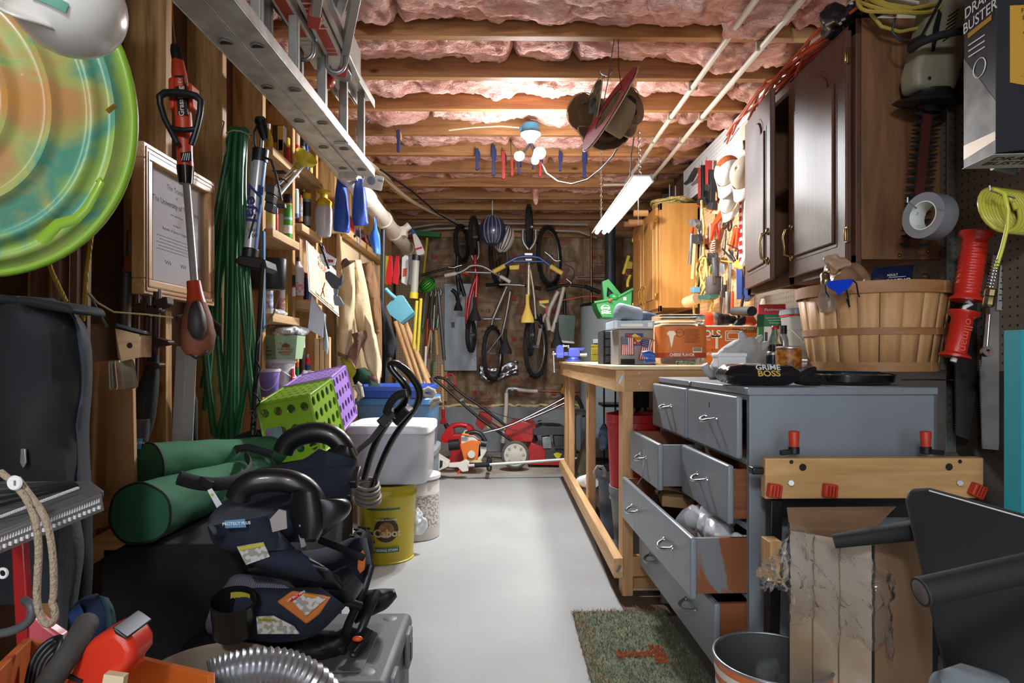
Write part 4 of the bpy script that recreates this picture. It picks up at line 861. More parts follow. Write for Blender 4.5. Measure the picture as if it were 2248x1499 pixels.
b=B(); b.ext(LP([(2196,582),(2224,580),(2212,682),(2188,680)],1.71),(0,.001,0)); tg=obj('paper_tag',b,mat('worn_tag','8c8880',.8),s1); b=B()
for i in range(6): c=P(2207-i*1.2,595+i*13,1.709); b.box(c,(.022,.0006,.003))
obj('tag_print',b,INK,tg)
saw('dark hand saw hanging just right of the steel rule',[(2098,690),(2160,600),(2165,700),(2128,966),(2100,955),(2096,840)],1.80,SAWD,teeth=((2096,700),(2100,955)))
saw('narrow rusty saw blade behind the dark hand saw',[(2164,700),(2190,700),(2180,985),(2163,985)],1.78,mat('rusty_blade','6b4530',.6,.4))
b=B(); b.ext(LP([(2122,905),(2132,900),(2212,908),(2215,915),(2200,935),(2122,932)],1.88),(0,.03,0)); one('plastic_tray',b,mat('blue_level','4f6f94',.5),'pale blue plastic tray low behind the hand saws','tray',bev=.003)
# yellow levels behind
for k,(p,lab) in enumerate((((2118,415,2130,500),'yellow plastic handle behind the bright metal rod'),((2180,515,2198,545),'yellow plastic handle behind the air hose tail'))):
    one('yellow_grip',pbox(*p,1.93,.02),mat('dull_yellow','9b8a35',.5),lab,'handle',bev=.004)
one('wooden_stake',pbox(2041,740,2062,812,1.80,.015).ext(LP([(2041,740),(2062,740),(2058,730),(2046,730)],1.80),(0,.015,0)),WZ,'short wooden stake behind the bushel basket','stake')
# draft buster boxes
DBK=mat('carton_black','1c1d24',.55); DBG=mat('carton_gold','b8892f',.45); DBW=mat('carton_greywhite','b5b7b6',.6); Yb=1.42
t=thing('product_carton','tall black and gold retail carton hanging at the top right','carton',P(2230,360,Yb))
fa=P(2186,336,Yb); ga=P(2153,322,Yb+.10); 
# front-left edge at x=2153..2175, corner 2186 ; front face to the right
M=frame(fa,(-.10,-1,.0),(1,-.10,0)); L_=.60
b=B(); b.T=M; b.hexa([(0,0,0),(.32,.03,0),(.32,.03,-.115),(0,0,-.115),(.0,L_,0),(.32,L_,0),(.32,L_,-.115),(0,L_,-.115)]); obj('carton_body',b,DBK,t,bev=.001)
b=B(); b.T=M; b.hexa([(-.0006,0.0,0),(-.0004,.0,0),(-.0004,0,-.115),(-.0006,0,-.115),(-.0006,.12,0),(-.0004,.12,0),(-.0004,.27,-.115),(-.0006,.27,-.115)]); obj('picture_panel',b,mat('picture_grey','55524d',.6,col2='8a8781',sc_=14,det=2),t)
b=B(); b.T=M; b.hexa([(-.001,.03,0),(-.0008,.03,0),(-.0008,.02,-.115),(-.001,.02,-.115),(-.001,.05,0),(-.0008,.05,0),(-.0008,.055,-.115),(-.001,.055,-.115)]); obj('gold_stripe',b,DBG,t)
b=B(); b.T=M; b.box((.15,-.002,-.058),(.31,.0012,.112)); obj('carton_end',b,DBW,t)
Mb=M@Matrix.Translation((.08,-.003,-.058))@Matrix.Rotation(R(90),4,'X'); b=B(); b.text('DRAFT',Mb@Matrix.Translation((-.010,.022,0)),.036,bold=.02,ext=.0002); b.text('BUSTER',Mb@Matrix.Translation((.0,-.014,0)),.036,bold=.02,ext=.0002); obj('lettering',b,INK,t,sm=0)
b=B(); b.prism([(.03,.16),(.20,.12),(.20,.335),(.03,.335)],M@Matrix.Translation((0,0,.0005)),.001); obj('gold_panel',b,DBG,t)
b=B(); 
for q,s_ in enumerate(('FEATURES','BENEFITS','- Easy install','easy remove','- Trim to fit','- Washable','fabric','- Great for','dorm room','- Stays in place','when open','door')): b.text(s_,M@Matrix.Translation((.085,.322-.0165*q,.0015)),.014 if q<2 else .011,bold=.004,ext=0)
obj('printed_text',b,INK,t,sm=0)
b=B(); Ms=M@Matrix.Translation((-.0015,.325,-.055))@Matrix.Rotation(R(-90),4,'Y'); b.text('DRAFT',Ms@Matrix.Translation((0,.05,0)),.036,bold=.01,ext=0); b.text('BUSTER',Ms@Matrix.Translation((0,.015,0)),.036,bold=.01,ext=0)
for q in range(3): b.box(Ms@V(0,-.035-.014*q,0),(.0004,.07,.003))
b.torus(Ms@Matrix.Translation((0,-.105,0)),.022,.0012,24,4); obj('side_lettering',b,PAP,t,sm=0)
b=B(); b.T=Ms; b.box((0,-.008,0),(.085,.012,.0005)); obj('gold_label',b,DBG,t)
b=B(); b.cyl(P(2135,352,1.60),P(2235,372,1.60),.010,n=12); b.tube([P(2180,366,1.58),P(2222,378,1.58),P(2228,366,1.58)],.010,8); one('metal_bracket',b,STL,'grey metal bracket under the retail carton','bracket')
b=B(); b.bb((P(2242,0,1.15).x,1.15,.68),(P(2242,0,1.15).x+.03,1.19,1.02)); one('teal_board',b,mat('teal_paint','1f8a94',.5),'narrow teal painted board at the right edge of the photo','board')
# ---------------------------------------------------------------- on top of the dark cabinet
def coil(name,label,c,R_,r_,n,m,seed,squash=.35,M=None,cat='cord',sp=.03):
    random.seed(seed); b=B(); pts=[]; M=M or Matrix.Translation(c)
    for i in range(n*26):
        a=2*PI*i/26; k=i/26; rr=R_*(1+.10*sin(k*2.1+seed))+.006*noise.noise(V(k*1.3,seed,0)); pts.append(M@V(rr*cos(a)+sp*noise.noise(V(k*.9,1,seed)),rr*sin(a)*squash+sp*noise.noise(V(k*.8,5,seed)),r_*2+r_*1.6*noise.noise(V(k*1.7,a,seed))*2+(k%3)*r_))
    b.tube(pts,r_,6); return one(name,b,m,label,cat)
for v_,(k0) in enumerate((0,)): 
    M=Matrix.Translation((1.205,2.42,2.055))
    coil('extension_cord','orange extension cord coiled on top of the dark cabinet',(0,0,0),.40,.0052,13,mat('orange_cord','b4421f',.5),4,.18,M@Matrix.Rotation(R(92),4,'Z'),sp=.06)
b=B(); random.seed(9)
for i in range(12):
    y0=2.1+.07*i; x=1.10+random.uniform(-.02,.01); pts=[V(x+.06,y0-.25,2.06+random.uniform(0,.05)),V(x,y0-.1,2.05+random.uniform(.0,.06)),V(x-.012,y0+.1,2.045+random.uniform(-.0,.05)),V(x+.02,y0+.28,2.04+random.uniform(0,.04))]
    b.tube([pts[0],pts[0].lerp(pts[1],.5),pts[1],pts[1].lerp(pts[2],.5),pts[2],pts[2].lerp(pts[3],.5),pts[3]],.005,6)
one('extension_cord',b,MAT['orange_cord'],'loose orange cord strands draped along the front edge of the dark cabinet top','cord')
coil('extension_cord','yellow extension cord looped over the near end of the dark cabinet top',(0,0,0),.105,.0055,6,mat('yellow_cord','9f8b3a',.5),7,.8,frame(P(1972,15,1.90),(0,-1,.9)),sp=.03)
b=B(); b.tube([P(1906,-5,1.9),P(1912,30,1.88),P(1935,58,1.88),P(1975,70,1.88),P(2015,62,1.88),P(2040,38,1.88)],.0055,8); one('extension_cord',b,MAT['yellow_cord'],'single yellow cord loop hanging down over the dark cabinet side','cord')
b=crumple((1.15,2.05,2.075),(.07,.09,.045),.8,12,f=16,flat=2.032); one('plastic_bag',b,mat('black_bag','15161a',.3,coat=.4),'shiny black plastic bag on top of the dark cabinet','bag',sm=25)
b=B(); b.hexa([V(1.20,2.0,2.03),V(1.36,2.0,2.03),V(1.36,2.5,2.03),V(1.20,2.5,2.03),V(1.20,2.0,2.20),V(1.36,2.0,2.20),V(1.36,2.5,2.20),V(1.20,2.5,2.20)]); one('cardboard_box',b,mat('pale_card','cfc3ad',.8),'pale cardboard box on top of the dark cabinet behind the cords','box',bev=.002)
b=B(); b.ext(LP([(1738,62),(1775,60),(1815,64),(1812,78),(1788,84),(1745,84)],2.74),(0,.02,-.01)); one('kraft_scrap',b,mat('kraft_scrap','b99a6c',.8),'torn kraft paper scrap stapled under the joist above the dark cabinet','paper')
# ---------------------------------------------------------------- ceiling-hung things
# aluminium extension ladder on edge
ZL=1.864; t=thing('extension_ladder','long aluminium extension ladder hung on edge below the joists along the left wall','ladder',(-.72,2.0,ZL))
def chan(x0,y0,x1,y1,w_,z,h=.035,sgn=1):
    b=B(); d=V(x1-x0,y1-y0,0); n=V(d.y,-d.x,0).normalized()*w_/2; a=V(x0,y0,z); c=V(x1,y1,z)
    b.hexa([a-n,a+n,c+n,c-n]+[q+V(0,0,.004) for q in(a-n,a+n,c+n,c-n)])
    for s in(-1,1):
        m=n*s; i=n*s*.93; b.hexa([a+i,a+m,c+m,c+i]+[q+V(0,0,sgn*h) for q in(a+i,a+m,c+m,c+i)]); b.hexa([a+i+V(0,0,-.003),a+m+V(0,0,-.003),c+m+V(0,0,-.003),c+i+V(0,0,-.003),a+i,a+m,c+m,c+i])
    return b
LXa,LXb=(-.815,.6),(-.755,3.08); LYa,LYb=(-.735,.6),(-.672,3.12)
obj('side_rail',chan(*LXa,*LXb,.078,ZL),ALU,t,bev=.001); obj('side_rail',chan(*LYa,*LYb,.078,ZL),ALU,t,bev=.001)
obj('side_rail',chan(*LYa,LYb[0],3.12,.078,ZL+.37,.035,-1),ALU,t,bev=.001); obj('side_rail',chan(*LXa,*LXb,.070,ZL+.37,.035,-1),ALU,t,bev=.001)
RGM=mat('rung_aluminium','9a968f',.45,.4,col2='8a8680',sc_=10)
for i in range(9):
    y=.62+.298*i
    for (a,c,o) in((LXa,LXb,.02),(LYa,LYb,-.0)):
        yy=y-o; f=(yy-a[1])/(c[1]-a[1]); x=a[0]+(c[0]-a[0])*f
        if yy>3.05: continue
        b=B(); b.bb((x-.016,yy-.014,ZL+.005),(x+.016,yy+.014,ZL+.365)); rg=obj('rung',b,RGM,t,bev=.004)
        b=B(); M=frame((x,yy,ZL-.003),(0,0,-1),(1,0,0)); tri=[(-.022,.010),(.022,.010),(.018,-.004),(.004,-.015),(-.004,-.015),(-.018,-.004)]; tri=[(p,-q) for p,q in tri]
        b.prism(tri,M,.004); e=obj('rung_end',b,RGM,rg,bev=.001); b=B(); b.prism([(p*.78,q*.74-.0003) for p,q in tri],M@Matrix.Translation((0,0,.0025)),.001); obj('end_recess',b,DST,t)
b=B(); b.bb((LXb[0]-.043,3.06,ZL-.03),(LXb[0]+.043,3.10,ZL+.035)); b.bb((LYb[0]-.03,2.62,ZL-.012),(LYb[0]+.03,2.64,ZL)); obj('rail_bracket',b,ALU,t,bev=.002)
# orange and silver multi-position ladder
OL=mat('ladder_orange','a8381c',.4); t=thing('folding_ladder','silver and orange multi-position ladder hung under the joists beside the long aluminium ladder','ladder',(-.70,2.0,2.1))
RAW=mat('ladder_metal','d6d3cc',.35,.35,col2='aba69d',sc_=9)
def rail(x0,y0,x1,y1,z,w_,h,m=RAW,nm='rail'):
    x0+=.045; x1+=.045; b=B(); d=V(x1-x0,y1-y0,0); n=V(d.y,-d.x,0).normalized()*w_/2; a=V(x0,y0,z); c=V(x1,y1,z); b.hexa([a-n,a+n,c+n,c-n]+[q+V(0,0,h) for q in(a-n,a+n,c+n,c-n)]); return obj(nm,b,m,t,bev=.004)
z=2.105
rail(-.745,1.2,-.762,2.50,z,.058,.030); rail(-.645,1.2,-.690,2.55,z,.066,.030); rail(-.600,1.2,-.640,2.6,z+.002,.020,.12)
for (x0,y0,x1,y1) in((-.743,1.3,-.758,2.24),(-.650,1.3,-.680,2.30)):
    x0+=.045; x1+=.045; b=B(); d=V(x1-x0,y1-y0,0); n=V(d.y,-d.x,0).normalized()*.018; a=V(x0,y0,z-.0012); c=V(x1,y1,z-.0012); b.hexa([a-n,a+n,c+n,c-n]+[q+V(0,0,.001) for q in(a-n,a+n,c+n,c-n)]); lb=obj('orange_label',b,OL,t)
    if x0>-.65:
        b=B(); Mt=frame((x1-(x1-x0)*.20,y1-(y1-y0)*.20,z-.002),(0,0,-1),(-.03,1,0)); b.text('TITAN',Mt@Matrix.Translation((-.02,0,0)),.060,sx=1.25,bold=.02,ext=0); obj('lettering',b,mat('label_silver','cfc9bb',.4),t,sm=0)
    b=B(); 
    for q in range(3): b.box((x1-.002*q,y1+.012+.028*q,z-.001),(.036,.018,.0008))
    obj('label_stripe',b,mat('label_white','cfcac2',.5) if x0<-.65 else mat('label_rust','b0462c',.5),t)
for k,(c,) in enumerate((((-.718,2.28),),((-.630,2.38),))):
    b=B(); M=Matrix.Translation((c[0],c[1],0)); 
    pts=[V(c[0]+.034*cos(R(a)),c[1],z-.030+.034*sin(R(a))*1.0) for a in range(180,361,15)]
    b.tube([V(pts[0].x,c[1],z+.02)]+pts+[V(pts[-1].x,c[1],z+.10 if k else z+.03)],.0075,8); one('ladder_hook',b,STL,['left','right'][k]+' steel hook holding the orange and silver ladder','hook')
b=B(); b.prism([(-.045,.0),(-.03,-.05),(0,-.085),(.03,-.075),(.045,-.02),(.045,.03),(-.045,.03)],frame((-.655,2.52,z+.005),(0,0,-1),(1,0,0)),.016); obj('hinge_plate',b,STL,t,bev=.002)
b=B().lathe([(0,0),(.026,0),(.034,.010),(.034,.030),(.028,.042),(.014,.046),(.012,.050),(0,.050)],frame(P(716,166,2.62),(.15,-.1,-1)),20); obj('rubber_foot',b,mat('foot_orange','a4301a',.35),t)
for k,(p,q,r_) in enumerate(((P(752,142,2.50),P(790,-60,1.9),.050),(P(716,110,2.62),P(770,-70,1.95),.052),(P(706,330,2.9),P(688,120,2.3),0))):
    if not r_: continue
    b=B(); b.bar(p,q,r_,.030,(0,0,1)); obj('leg_rail',b,RGM,t,bev=.003)
b=B(); b.bar(P(754,134,2.475),P(749,158,2.53),.056,.036,(0,0,1)); obj('rubber_foot',b,OL,t,bev=.003)
b=B(); b.bar(P(693,20,2.05),P(688,48,2.13),.050,.040,(0,0,1)); obj('rubber_foot',b,OL,t,bev=.003)
b=B(); b.bar(P(693,22,2.05),P(703,-60,1.8),.046,.030,(0,0,1)); obj('leg_rail',b,RGM,t,bev=.003)
# PVC pipes
PV=mat('pvc_pipe','cfc8bb',.35)
for x,label,ys,y1 in((.972,'left of the two thin white pipes running under the joists',(3.2,3.6,4.0),4.95),(1.150,'right of the two thin white pipes running under the joists',(2.78,3.6,4.0,4.8),5.6)):
    t=thing('water_pipe',label,'pipe',(x,3.5,2.33)); pts=[V(x+(-.03 if i<2 else 0)+.004*sin(i),.8+i*.6,2.349-.006*abs(sin(i*1.3))) for i in range(int((y1-.8)/.6)+1)]+[V(x,y1,2.35)]
    obj('pipe_run',B().tube(pts,.0135,12),PV,t)
    for y in ys:
        b=B(); b.bb((x-.024,y-.008,2.333),(x+.024,y+.010,2.372)); obj('pipe_clip',b,mat('pipe_clip','a0917a',.5),t,bev=.002)
b=B(); b.tube([V(1.15,4.9,2.33),V(1.0,4.95,2.33),V(.8,5.0,2.34)],.011,8); b.cyl(V(1.15,4.85,2.33),V(1.15,4.95,2.33),.02,n=10); b.tube([V(1.15,5.0,2.33),V(1.10,5.3,2.27),V(1.05,5.6,2.2)],.013,8); one('pipe_branch',b,PV,'branching white pipe joint near the far end of the right thin pipe','pipe')
# rear grey-white flexible pipes
for k,(pts,lab) in enumerate(((((868,520),(905,500),(960,491),(1010,492),(1090,490),(1200,491),(1290,493)),'upper of the two pale water pipes crossing the back under the ceiling'),(((870,530),(900,512),(950,503),(1000,500),(1090,503),(1200,505),(1270,508),(1310,522)),'lower of the two pale water pipes crossing the back under the ceiling'))):
    b=B(); q=LP(pts,6.30-.02*k); s=[]
    for i in range(len(q)-1): s+=[q[i],q[i].lerp(q[i+1],.5)]
    b.tube(s+[q[-1]],.011,10); one('rear_water_pipe',b,mat('grey_pex','a39e92',.4),lab,'pipe')
# big white drain pipe
t=thing('drain_pipe','thick white plastic drain pipe running along the upper left wall','pipe',(-.86,4,1.95)); a,c=V(-.885,2.55,2.02),V(-.815,5.75,1.885)
DP=mat('drain_white','c9c2b4',.35,col2='bdb5a5',sc_=6); obj('pipe_run',B().cyl(a,c,.055,n=28),DP,t)
for f in(.44,.60,.72,.90):
    p=a.lerp(c,f); d=(c-a).normalized(); b=B().cyl(p-d*.03,p+d*.03,.063,n=28); obj('coupling',b,DP,t,bev=.004)
p=a.lerp(c,.73); b=B(); b.bb((p.x+.03,p.y-.05,p.z-.02),(p.x+.09,p.y+.05,p.z+.05)); b.cyl(p+V(.06,0,.03),p+V(.11,0,.07),.03,n=8); obj('cleanout_plug',b,PV,t,bev=.004)
b=B(); b.bar(V(-.90,3.85,2.37),V(-.88,3.85,2.05),.02,.002,(0,1,0)); obj('hanger_strap',b,STL,t)
# wire bundle and black cable
t=thing('wire_bundle','bundle of cream house wires running along the ceiling to the back wall','wires',P(900,440,5.0))
for i in range(9):
    o=V(.010*(i%3)-.01,0,.009*(i//3)); q=[P(x,y,Y)+o+V(.012*noise.noise(V(i,Y,0)),0,.016*noise.noise(V(i*2,Y*2,3))) for (x,y),Y in zip(((790,345),(836,385),(878,427),(925,458),(972,478),(1012,494)),(3.9,4.4,4.9,5.4,5.9,6.3))]
    obj('wire',B().tube(smooth(q,2),.0045,6),mat('wire_white','c7bba4',.5) if i%3 else mat('wire_yellow','c0964a',.5),t)
b=B(); q=[P(x,y,Y) for x,y,Y in((835,372,4.2),(905,420,4.9),(960,468,5.7),(1012,498,6.3))]; b.tube([q[0],q[0].lerp(q[1],.5),q[1],q[1].lerp(q[2],.5),q[2],q[2].lerp(q[3],.5),q[3]],.007,8); one('black_cable',b,BLK,'black cable running beside the cream wire bundle','cable')
# white alarm carton at the ladder end
t=thing('alarm_carton','small white carton with a round print by the end of the aluminium ladder','carton',P(822,400,3.3)); b=B(); M=frame(P(820,398,3.3),(.35,-1,-.15),(1,.3,-.18)); b.T=M; b.box((0,0,-.02),(.098,.070,.04)); obj('carton_body',b,mat('carton_pale','c4c3bf',.5),t,bev=.001); b=B(); b.lathe([(0,.001),(.022,.001)],M@Matrix.Translation((-.012,0,0)),20); b.T=M; b.box((.033,.012,.001),(.028,.012,.001)); obj('print_mark',b,mat('print_grey_blue','6b7a90',.5),t)
# LED fixture
EM=mat('led_glow','f4f8ff',.4,emit=60); t=thing('ceiling_light','round blue ceiling box with adjustable LED floodlight heads','light',(.165,3.79,2.2))
b=B().lathe([(0,.06),(.052,.06),(.054,.0),(.050,-.0)],Matrix.Translation((.168,3.80,2.315)),24); b.bb((.10,3.79,2.335),(.125,3.81,2.36)); obj('junction_box',b,mat('box_blue','2f6076',.5),t,bev=.002)
b=B().lathe([(0,0),(.062,0),(.062,-.012),(.035,-.035),(.02,-.06),(0,-.06)],Matrix.Translation((.168,3.80,2.318)),24); obj('lamp_base',b,mat('lamp_white','c9cac6',.4),t)
for k,(px,py,d,rr) in enumerate(((1138,343,(-.35,-.75,-.35),.026),(1187,336,(.30,-.75,-.3),.032),(1175,356,(.0,-.5,-1),.02))):
    c=P(px,py,3.72); M=frame(c,d); b=B().lathe([(rr*1.05,0),(rr*1.15,-.008),(rr*1.1,-.03),(rr*.6,-.06),(0,-.065)],M,20); h=obj('lamp_head',b,mat('lamp_grey','8d9093',.4),t); b=B().tube([c-V(*d).normalized()*.055,V(.168,3.80,2.265)],.008,8); obj('arm',b,DST,h); b=B().lathe([(0,.004),(rr*.6,.003),(rr,-.002)],M,20); obj('lens',b,EM if k<2 else mat('led_dim','f4f8ff',.4,emit=4),h)
b=B(); q=[P(x,y,Y) for x,y,Y in((1186,352,3.78),(1200,380,3.7),(1225,398,3.6),(1255,404,3.5),(1290,394,3.4),(1320,370,3.3),(1345,343,3.2),(1370,300,3.1),(1385,230,3.0))]; b.tube(q,.0042,8); one('lamp_cord',b,BLK,'dark cord looping from the ceiling light towards the hats','cord')
q=[P(x,y,Y) for x,y,Y in((985,286,3.85),(1040,280,3.85),(1100,277,3.85),(1150,281,3.82))]; one('lamp_wire',B().tube(q,.004,6),mat('wire_pale','c4b49a',.5),'thin pale wire running along a joist to the ceiling light','wire')
# shop light
t=thing('shop_light','bright two-tube strip light hanging on chains over the workbench','light',(.65,3.5,1.76)); p0,p1=V(.640,2.90,1.785),V(.640,4.12,1.785); EMT=mat('tube_glow','fffcf2',.4,emit=16)
b=B(); b.T=Matrix.Translation((.640,3.51,1.80)); pr=[(-.058,-.018),(-.040,.012),(.040,.012),(.058,-.018),(.052,-.020),(.036,.004),(-.036,.004),(-.052,-.020)]
b.prism(pr,frame((0,0,0),(0,-1,0),(1,0,0)),1.22); obj('reflector',b,mat('light_housing','d9dadb',.35),t,bev=.001)
for s in(-1,1): obj('light_tube',B().cyl(V(.640+s*.024,2.905,1.786),V(.640+s*.024,4.115,1.786),.0125,n=14),EMT,t)
def chain(name,label,p,q,n,r_=.010):
    b=B(); p,q=Vector(p),Vector(q); d=(q-p)/n
    for i in range(n):
        c=p+d*(i+.5); M=frame(c,(1,0,0) if i%2 else (0,1,0),d); L_=d.length*.62; pts=[M@V(L_*cos(a)*1.0,r_*.55*sin(a),0) for a in [2*PI*k/12 for k in range(12)]]; b.tube(pts,.0013,5,closed=True)
    return one(name,b,CHR,label,'chain')
chain('light_chain','near bright chain holding the strip light',(.640,2.93,1.82),P(1402,285,2.94),16,.013)
chain('light_chain','far thin chain holding the strip light',(.640,4.09,1.82),(.640,4.09,2.37),30,.010)
one('light_cord',B().tube([P(1392,300,3.1),P(1386,340,3.1),P(1383,388,3.1)],.003,6),DST,'thin black cord hanging to the near end of the strip light','cord')
one('pull_cord',B().tube([P(1401,398,2.95),P(1401,495,2.95)],.0018,6),mat('cord_silver','a9a49c',.4),'thin pull cord hanging from the near end of the strip light','cord')
# hats
def straw(n,a,c,s=90): return mat(n,a,.85,col2=c,sc_=s,det=2,bump=.9,bsc=s,tex='wave',dist=3,map_=(1,1,1.3))
ST1=straw('straw_tan','6b4d33','94704c'); ST2=straw('straw_gold','7a5a3c','a17f58'); CAM=mat('camo_cloth','3d4136',.9,col2='5d6152',sc_=30,det=2,lo=.48,hi=.52,col3='4a4a3c'); REDL=mat('hat_red','8c1c2c',.8)
def hat(name,label,M,rb,rc,hc,m,warp,lining=None,group=None,sy=.85):
    t=thing(name,label,'hat',M.translation)
    def fn(u,v):
        a=2*PI*u; 
        if v<.45: k=v/.45; r=rc+(rb-rc)*k; z=warp*(k**1.5)*cos(2*a)*rb+.004*sin(9*a)*k
        else: k=(v-.45)/.55; r=rc*(1-.12*k**2) if k<.75 else rc*(.9325)*(1-((k-.75)/.25)**2*.98); z=hc*min(1,k/.75)+(-.012*cos(a*1) if k>.75 else 0)
        return M@V(r*cos(a),r*sy*sin(a),z)
    nv=22; b=B().grid(fn,48,nv,cu=True); obj('straw_body',b,m,t,sm=70,sol=.004)
    if lining:
        def f2(u,v): a=2*PI*u; k=.15+.85*v; r=rc+(rb-rc)*k*.98; return M@V(r*cos(a),r*sy*sin(a),warp*(k**1.5)*cos(2*a)*rb-.006)
        obj('brim_lining',B().grid(f2,48,6,cu=True),lining,t,sm=70)
    b=B(); b.tube([M@V(rb*cos(2*PI*i/48),rb*sy*sin(2*PI*i/48),warp*cos(4*PI*i/48)*rb) for i in range(48)],.003,6,closed=True); obj('brim_edge',b,mat('hat_edge','a48c68',.8),t)
    return t
def HM(px,py,Y,z,x=(1,0,0)): return frame(P(px,py,Y),z,x)
hat('straw_hat','straw hat with an upturned brim hanging at the back left of the hat bunch',HM(1292,258,3.20,(.35,-.85,.25),(0,0,1)),.135,.075,.02,ST1,.12)
hat('camo_hat','dark green camouflage hat hanging edge-on in the hat bunch',HM(1300,245,3.12,(.98,.17,-.15),(.2,0,1)),.165,.07,.045,CAM,.04)
hat('straw_hat','tall straw cowboy hat with its crown towards the camera at the right of the bunch',HM(1372,248,3.05,(.45,-.80,.0),(.35,0,1)),.125,.085,.06,ST2,.20)
hat('straw_hat','lowest straw hat with a wavy brim in the hat bunch',HM(1322,300,3.10,(.1,-.75,.60),(1,0,-.2)),.125,.07,.03,straw('straw_brown','5d432d','8a6a48'),.16,sy=.7)
M=HM(1338,240,2.86,(.82,.22,-.47),(.58,0,.81)); 
hat('straw_hat','front straw hat seen edge-on with a red and white lining and black cords',M,.215,.085,.10,straw('straw_pale','8f7556','bda37d'),.02,REDL)
b=B(); 
for i,(q) in enumerate(((0,.0),)): pass
M2=HM(1384,235,2.93,(.25,-1,.1)); b.prism([(-.03,.045),(0,.06),(.03,.04),(.032,-.03),(.005,-.055),(-.028,-.02)],M2,.003); one('black_patch',b,INK,'black patch on the right straw cowboy hat','patch')
hk=P(1355,60,2.76); hb=B(); hb.tube([V(hk.x-.03,2.76,2.42)]+[hk+V(.034*cos(R(a)),0,.034*sin(R(a))) for a in range(200,350,15)]+[V(hk.x+.035,2.76,hk.z+.02)],.0055,8); one('ceiling_hook',hb,CHR,'steel hook on the first joist holding the front straw hat','hook')
hk2=P(1330,155,3.15); hb=B(); hb.tube([hk2+V(.030*cos(R(a)),0,.026*sin(R(a))) for a in range(170,371,15)]+[hk2+V(.04,.03,.02)],.005,8); one('ceiling_hook',hb,CHR,'steel hook on the second joist above the hat bunch','hook')
b=B(); b.tube([hk+V(-.008,0,-.02),P(1334,180,2.83),P(1318,262,2.84)],.0020,6); b.tube([hk+V(.004,0,-.02),P(1358,150,2.83),P(1364,192,2.85)],.0020,6); b.tube([P(1330,264,2.80),P(1352,236,2.82),P(1378,210,2.85)],.0022,6); one('hat_string',b,BLK,'black hat cord tied from the first hook down to the front straw hat','string')
b=B()
for i in range(6): b.tube([hk2+V(-.004+.003*i,0,-.026),P(1316+i*5,176,3.16)],.0012,5)
one('hat_string',b,BLK,'short dark strings from the second hook to the hats behind','string')
for k,(p,q,lab) in enumerate((((807,245),(801,268),'bare grey hook screwed into the joist right of the ladder end'),)):
    b=B(); b.tube([P(806,240,3.85),P(806,255,3.85),P(802,262,3.85),P(806,269,3.85),P(810,264,3.85)],.0045,8); one('ceiling_hook',b,STL,lab,'hook')
# bar clamps hanging on the fifth and other joists
NAV=mat('clamp_navy','28305e',.45); CY=mat('clamp_yellow','c79a32',.45); CRD=mat('clamp_red','a3302c',.4)
def clamp(label,px,y0,y1,Y,m,m2,w_=9,bar=None):
    t=thing('bar_clamp',label,'clamp',P(px,y1,Y),'bar clamps gripping the joists'); k=w_/10
    if bar: obj('bar',B().bar(P(px+bar[0],bar[1],Y),P(px,y0+14,Y),.007,.003,(0,1,0)),DST,t)
    b=B(); h=y1-y0; b.ext(LP([(px-4*k,y0),(px+4*k,y0-1),(px+5*k,y0+h*.35),(px+4*k,y0+h*.6),(px+5*k,y1-3),(px+1*k,y1),(px-4*k,y1-2),(px-3*k,y0+h*.5),(px-5*k,y0+h*.3)],Y-.012),(0,.024,0)); obj('handle',b,m,t,bev=.003)
    b=B(); b.ext(LP([(px+3*k,y0+2),(px+8*k,y0+h*.18),(px+8*k,y0+h*.5),(px+4*k,y0+h*.46)],Y-.008),(0,.018,0)); obj('trigger',b,m2,t,bev=.002)
    return t
clamp('blue and yellow bar clamp alone on the joist left of the ceiling light',874,284,333,3.92,NAV,CY,9,(-12,273))
for px,y0,y1,m,m2,by,lab in ((1047,326,373,NAV,NAV,322,'leftmost navy bar clamp of the row behind the ceiling light'),(1083,318,385,NAV,NAV,295,'largest navy bar clamp left of the ceiling light'),(1105,330,393,CRD,BLK,324,'red and black bar clamp left of the ceiling light'),(1124,350,387,CRD,BLK,305,'small red bar clamp just below the left lamp'),(1139,350,382,NAV,BLK,305,'small navy bar clamp behind the left lamp'),(1170,352,371,NAV,BLK,345,'tiny dark bar clamp between the two lamps'),(1186,345,388,CRD,BLK,340,'red bar clamp below the right lamp'),(1230,332,375,NAV,NAV,328,'navy bar clamp right of the ceiling light'),(1283,328,390,NAV,NAV,322,'navy bar clamp below the straw hats')):
    clamp(lab,px,y0,y1,4.36,m,m2,7 if y1-y0<45 else 9,(-3,by))
# ---------------------------------------------------------------- pegboard tools over the bench
XW=1.335
def PW(pts,X=XW): return [P(x,y,X=X) for x,y in pts]
def flat(b,pts,X=XW,t=.012): return b.ext(PW(pts,X),(t,0,0))
OGR=mat('grip_orange','c9481c',.4); WDT=wood('tool_wood','b58a5b','d9b98a','z',knots=False)
GM=mat('gun_metal','3a3c40',.4,.5)
def tool(name,label,cat,parts):
    t=thing(name,label,cat,P(*parts[0][2][-1],X=XW))
    for nm,m,pts,*r in parts:
        X=r[0] if r else XW; th=r[1] if len(r)>1 else .010; b=B()
        if len(pts)==2 or (len(r)>2 and r[2]=='tube'): b.tube([P(x,y,X=X) for x,y in pts],th/2,8)
        else: flat(b,pts,X,th)
        obj(nm,b,m,t,bev=.0015)
    return t
